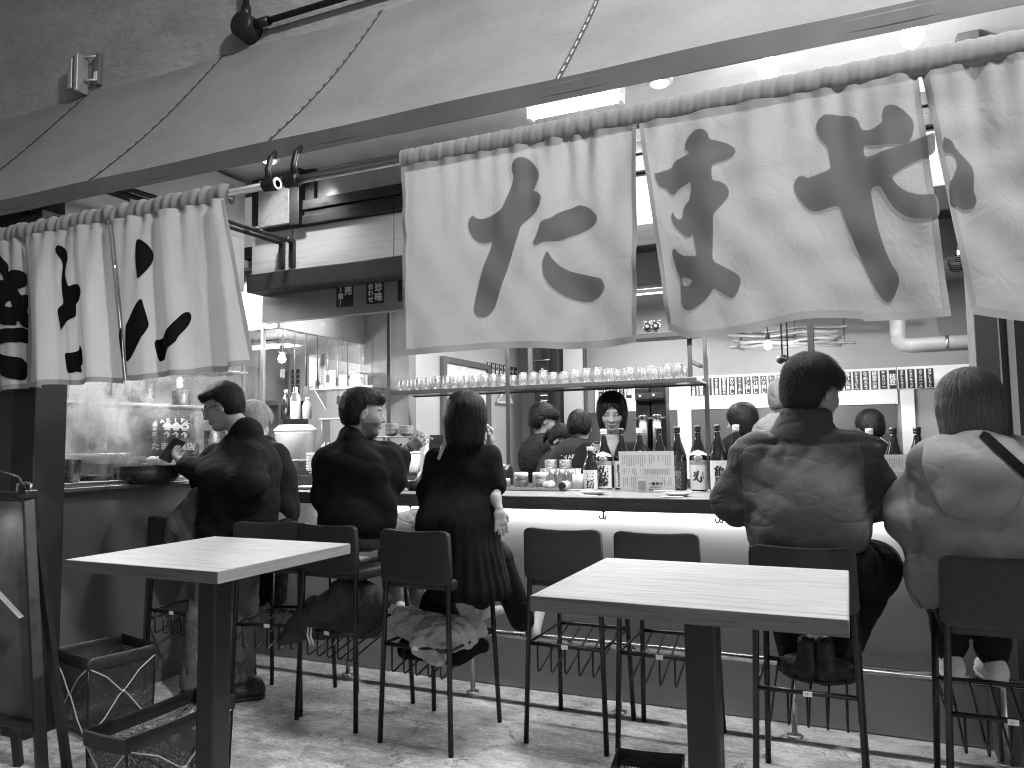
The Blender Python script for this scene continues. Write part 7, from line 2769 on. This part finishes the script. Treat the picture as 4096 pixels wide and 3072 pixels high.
# --- steam over the stew pot
m = bpy.data.materials.new('steam_vapour')
m.use_nodes = True
t = m.node_tree
t.nodes.remove(t.nodes['Principled BSDF'])
pv = t.nodes.new('ShaderNodeVolumePrincipled')
pv.inputs['Color'].default_value = (.95, .95, .95, 1)
pv.inputs['Anisotropy'].default_value = .2
vec = coords(t, (1, 1, .8))
n1 = noise(t, vec, 5.0, 5, .6, 1.2)
den = ramp(t, n1, [(.48, 0), (.62, 1)])
g = t.nodes.new('ShaderNodeTexGradient')
g.gradient_type = 'SPHERICAL'
t.links.new(coords(t, (2.2, 2.2, 1.9)), g.inputs[0])
t.links.new(math_(t, 'MULTIPLY', math_(t, 'MULTIPLY', den, ramp(t, g.outputs['Fac'], [(0, 0), (.5, 1)])), 9.0), pv.inputs['Density'])
t.links.new(pv.outputs[0], t.nodes['Material Output'].inputs['Volume'])
q = MB().box((-.20, -.42, -.40), (.20, .42, .42))
o = q.build('steam', m, None)
o.location = (-3.74, 2.90, 1.60)
o['kind'] = 'stuff'

# ------------------------------------------------------------------ bags and clothes in the stool baskets
def bundle(name, label, cat, vol, m, amp=.008, sc=22, seed=1, h=.009, parts=()):
    T = thing(name, label, cat, vol[0])
    L = -Vector(T.location)
    v = vol[1]
    V_, F_ = v.mesh(h, lambda X, Y, Z, D: D + wrinkle(X, Y, Z, amp, sc, seed))
    V_ = relax(V_, F_, 1, .4)
    o = obj(name + '_cloth', np_mesh(name, V_, F_), m, T)
    o.location = L
    return T, L


m_pale = M_fab('pale_cotton', .36, .9, wstr=.5)
v = Vol()
v.cone((-1.90, 3.02, .475), (-1.62, 3.0, .45), .062, .058, .03)
v.cone((-1.64, 2.95, .46), (-1.60, 3.12, .44), .065, .06, .03)
v.cone((-1.72, 2.90, .43), (-1.62, 2.86, .385), .045, .02, .03)
v.ell((-1.66, 2.92, .485), (.035, .02, .035), None, .01, True)
bundle('folded_coat', 'pale coat rolled up in the stool basket', 'coat', ((-1.75, 3.0, .42), v), m_pale, .016, 30, 6, .007)
v = Vol()
v.cone((-1.86, 2.98, .375), (-1.62, 3.02, .365), .04, .045, .03)
v.cone((-1.62, 3.05, .37), (-1.54, 3.1, .385), .04, .03, .03)
bundle('dark_scarf', 'black cloth under the pale coat in the same basket', 'scarf', ((-1.75, 3.0, .36), v), m_blackcloth, .008, 22, 7)
v = Vol()
v.chain([(-2.45, 2.95, .42), (-2.38, 3.02, .47), (-2.22, 3.06, .56), (-2.10, 3.10, .54)], [.04, .075, .085, .06], .04)
v.chain([(-2.40, 3.0, .44), (-2.15, 3.12, .44)], [.06, .07], .04)
v.cone((-2.44, 2.93, .40), (-2.47, 2.90, .375), .03, .025, .03)
T, L = bundle('dark_jacket', 'black jacket heaped in the basket of the bearded man\'s stool', 'jacket', ((-2.25, 3.0, .42), v), m_jacketdk, .016, 22, 4, .008)
for dx in (0, .018):
    MB().tube([(-2.34 + dx, 2.90, .445), (-2.335 + dx, 2.888, .41), (-2.325 + dx, 2.90, .365)], .0045, 6).build('sleeve_stripe', m_white, T, True, L)
v = Vol()
v.ell((-1.82, 3.20, .52), (.085, .06, .09), None, .03)
v.cone((-1.87, 3.2, .46), (-1.76, 3.2, .46), .06, .06, .03)
T, L = bundle('small_backpack', 'small black backpack behind the pale coat', 'backpack', ((-1.82, 3.2, .46), v), m_blackjacket, .005, 20, 5)
MB().tube([(-1.86, 3.17, .60), (-1.85, 3.16, .645), (-1.81, 3.16, .655), (-1.78, 3.17, .60)], .007, 8).build('carry_handle', m_black, T, True, L)


bpy.data.objects.remove(_to, do_unlink=True)
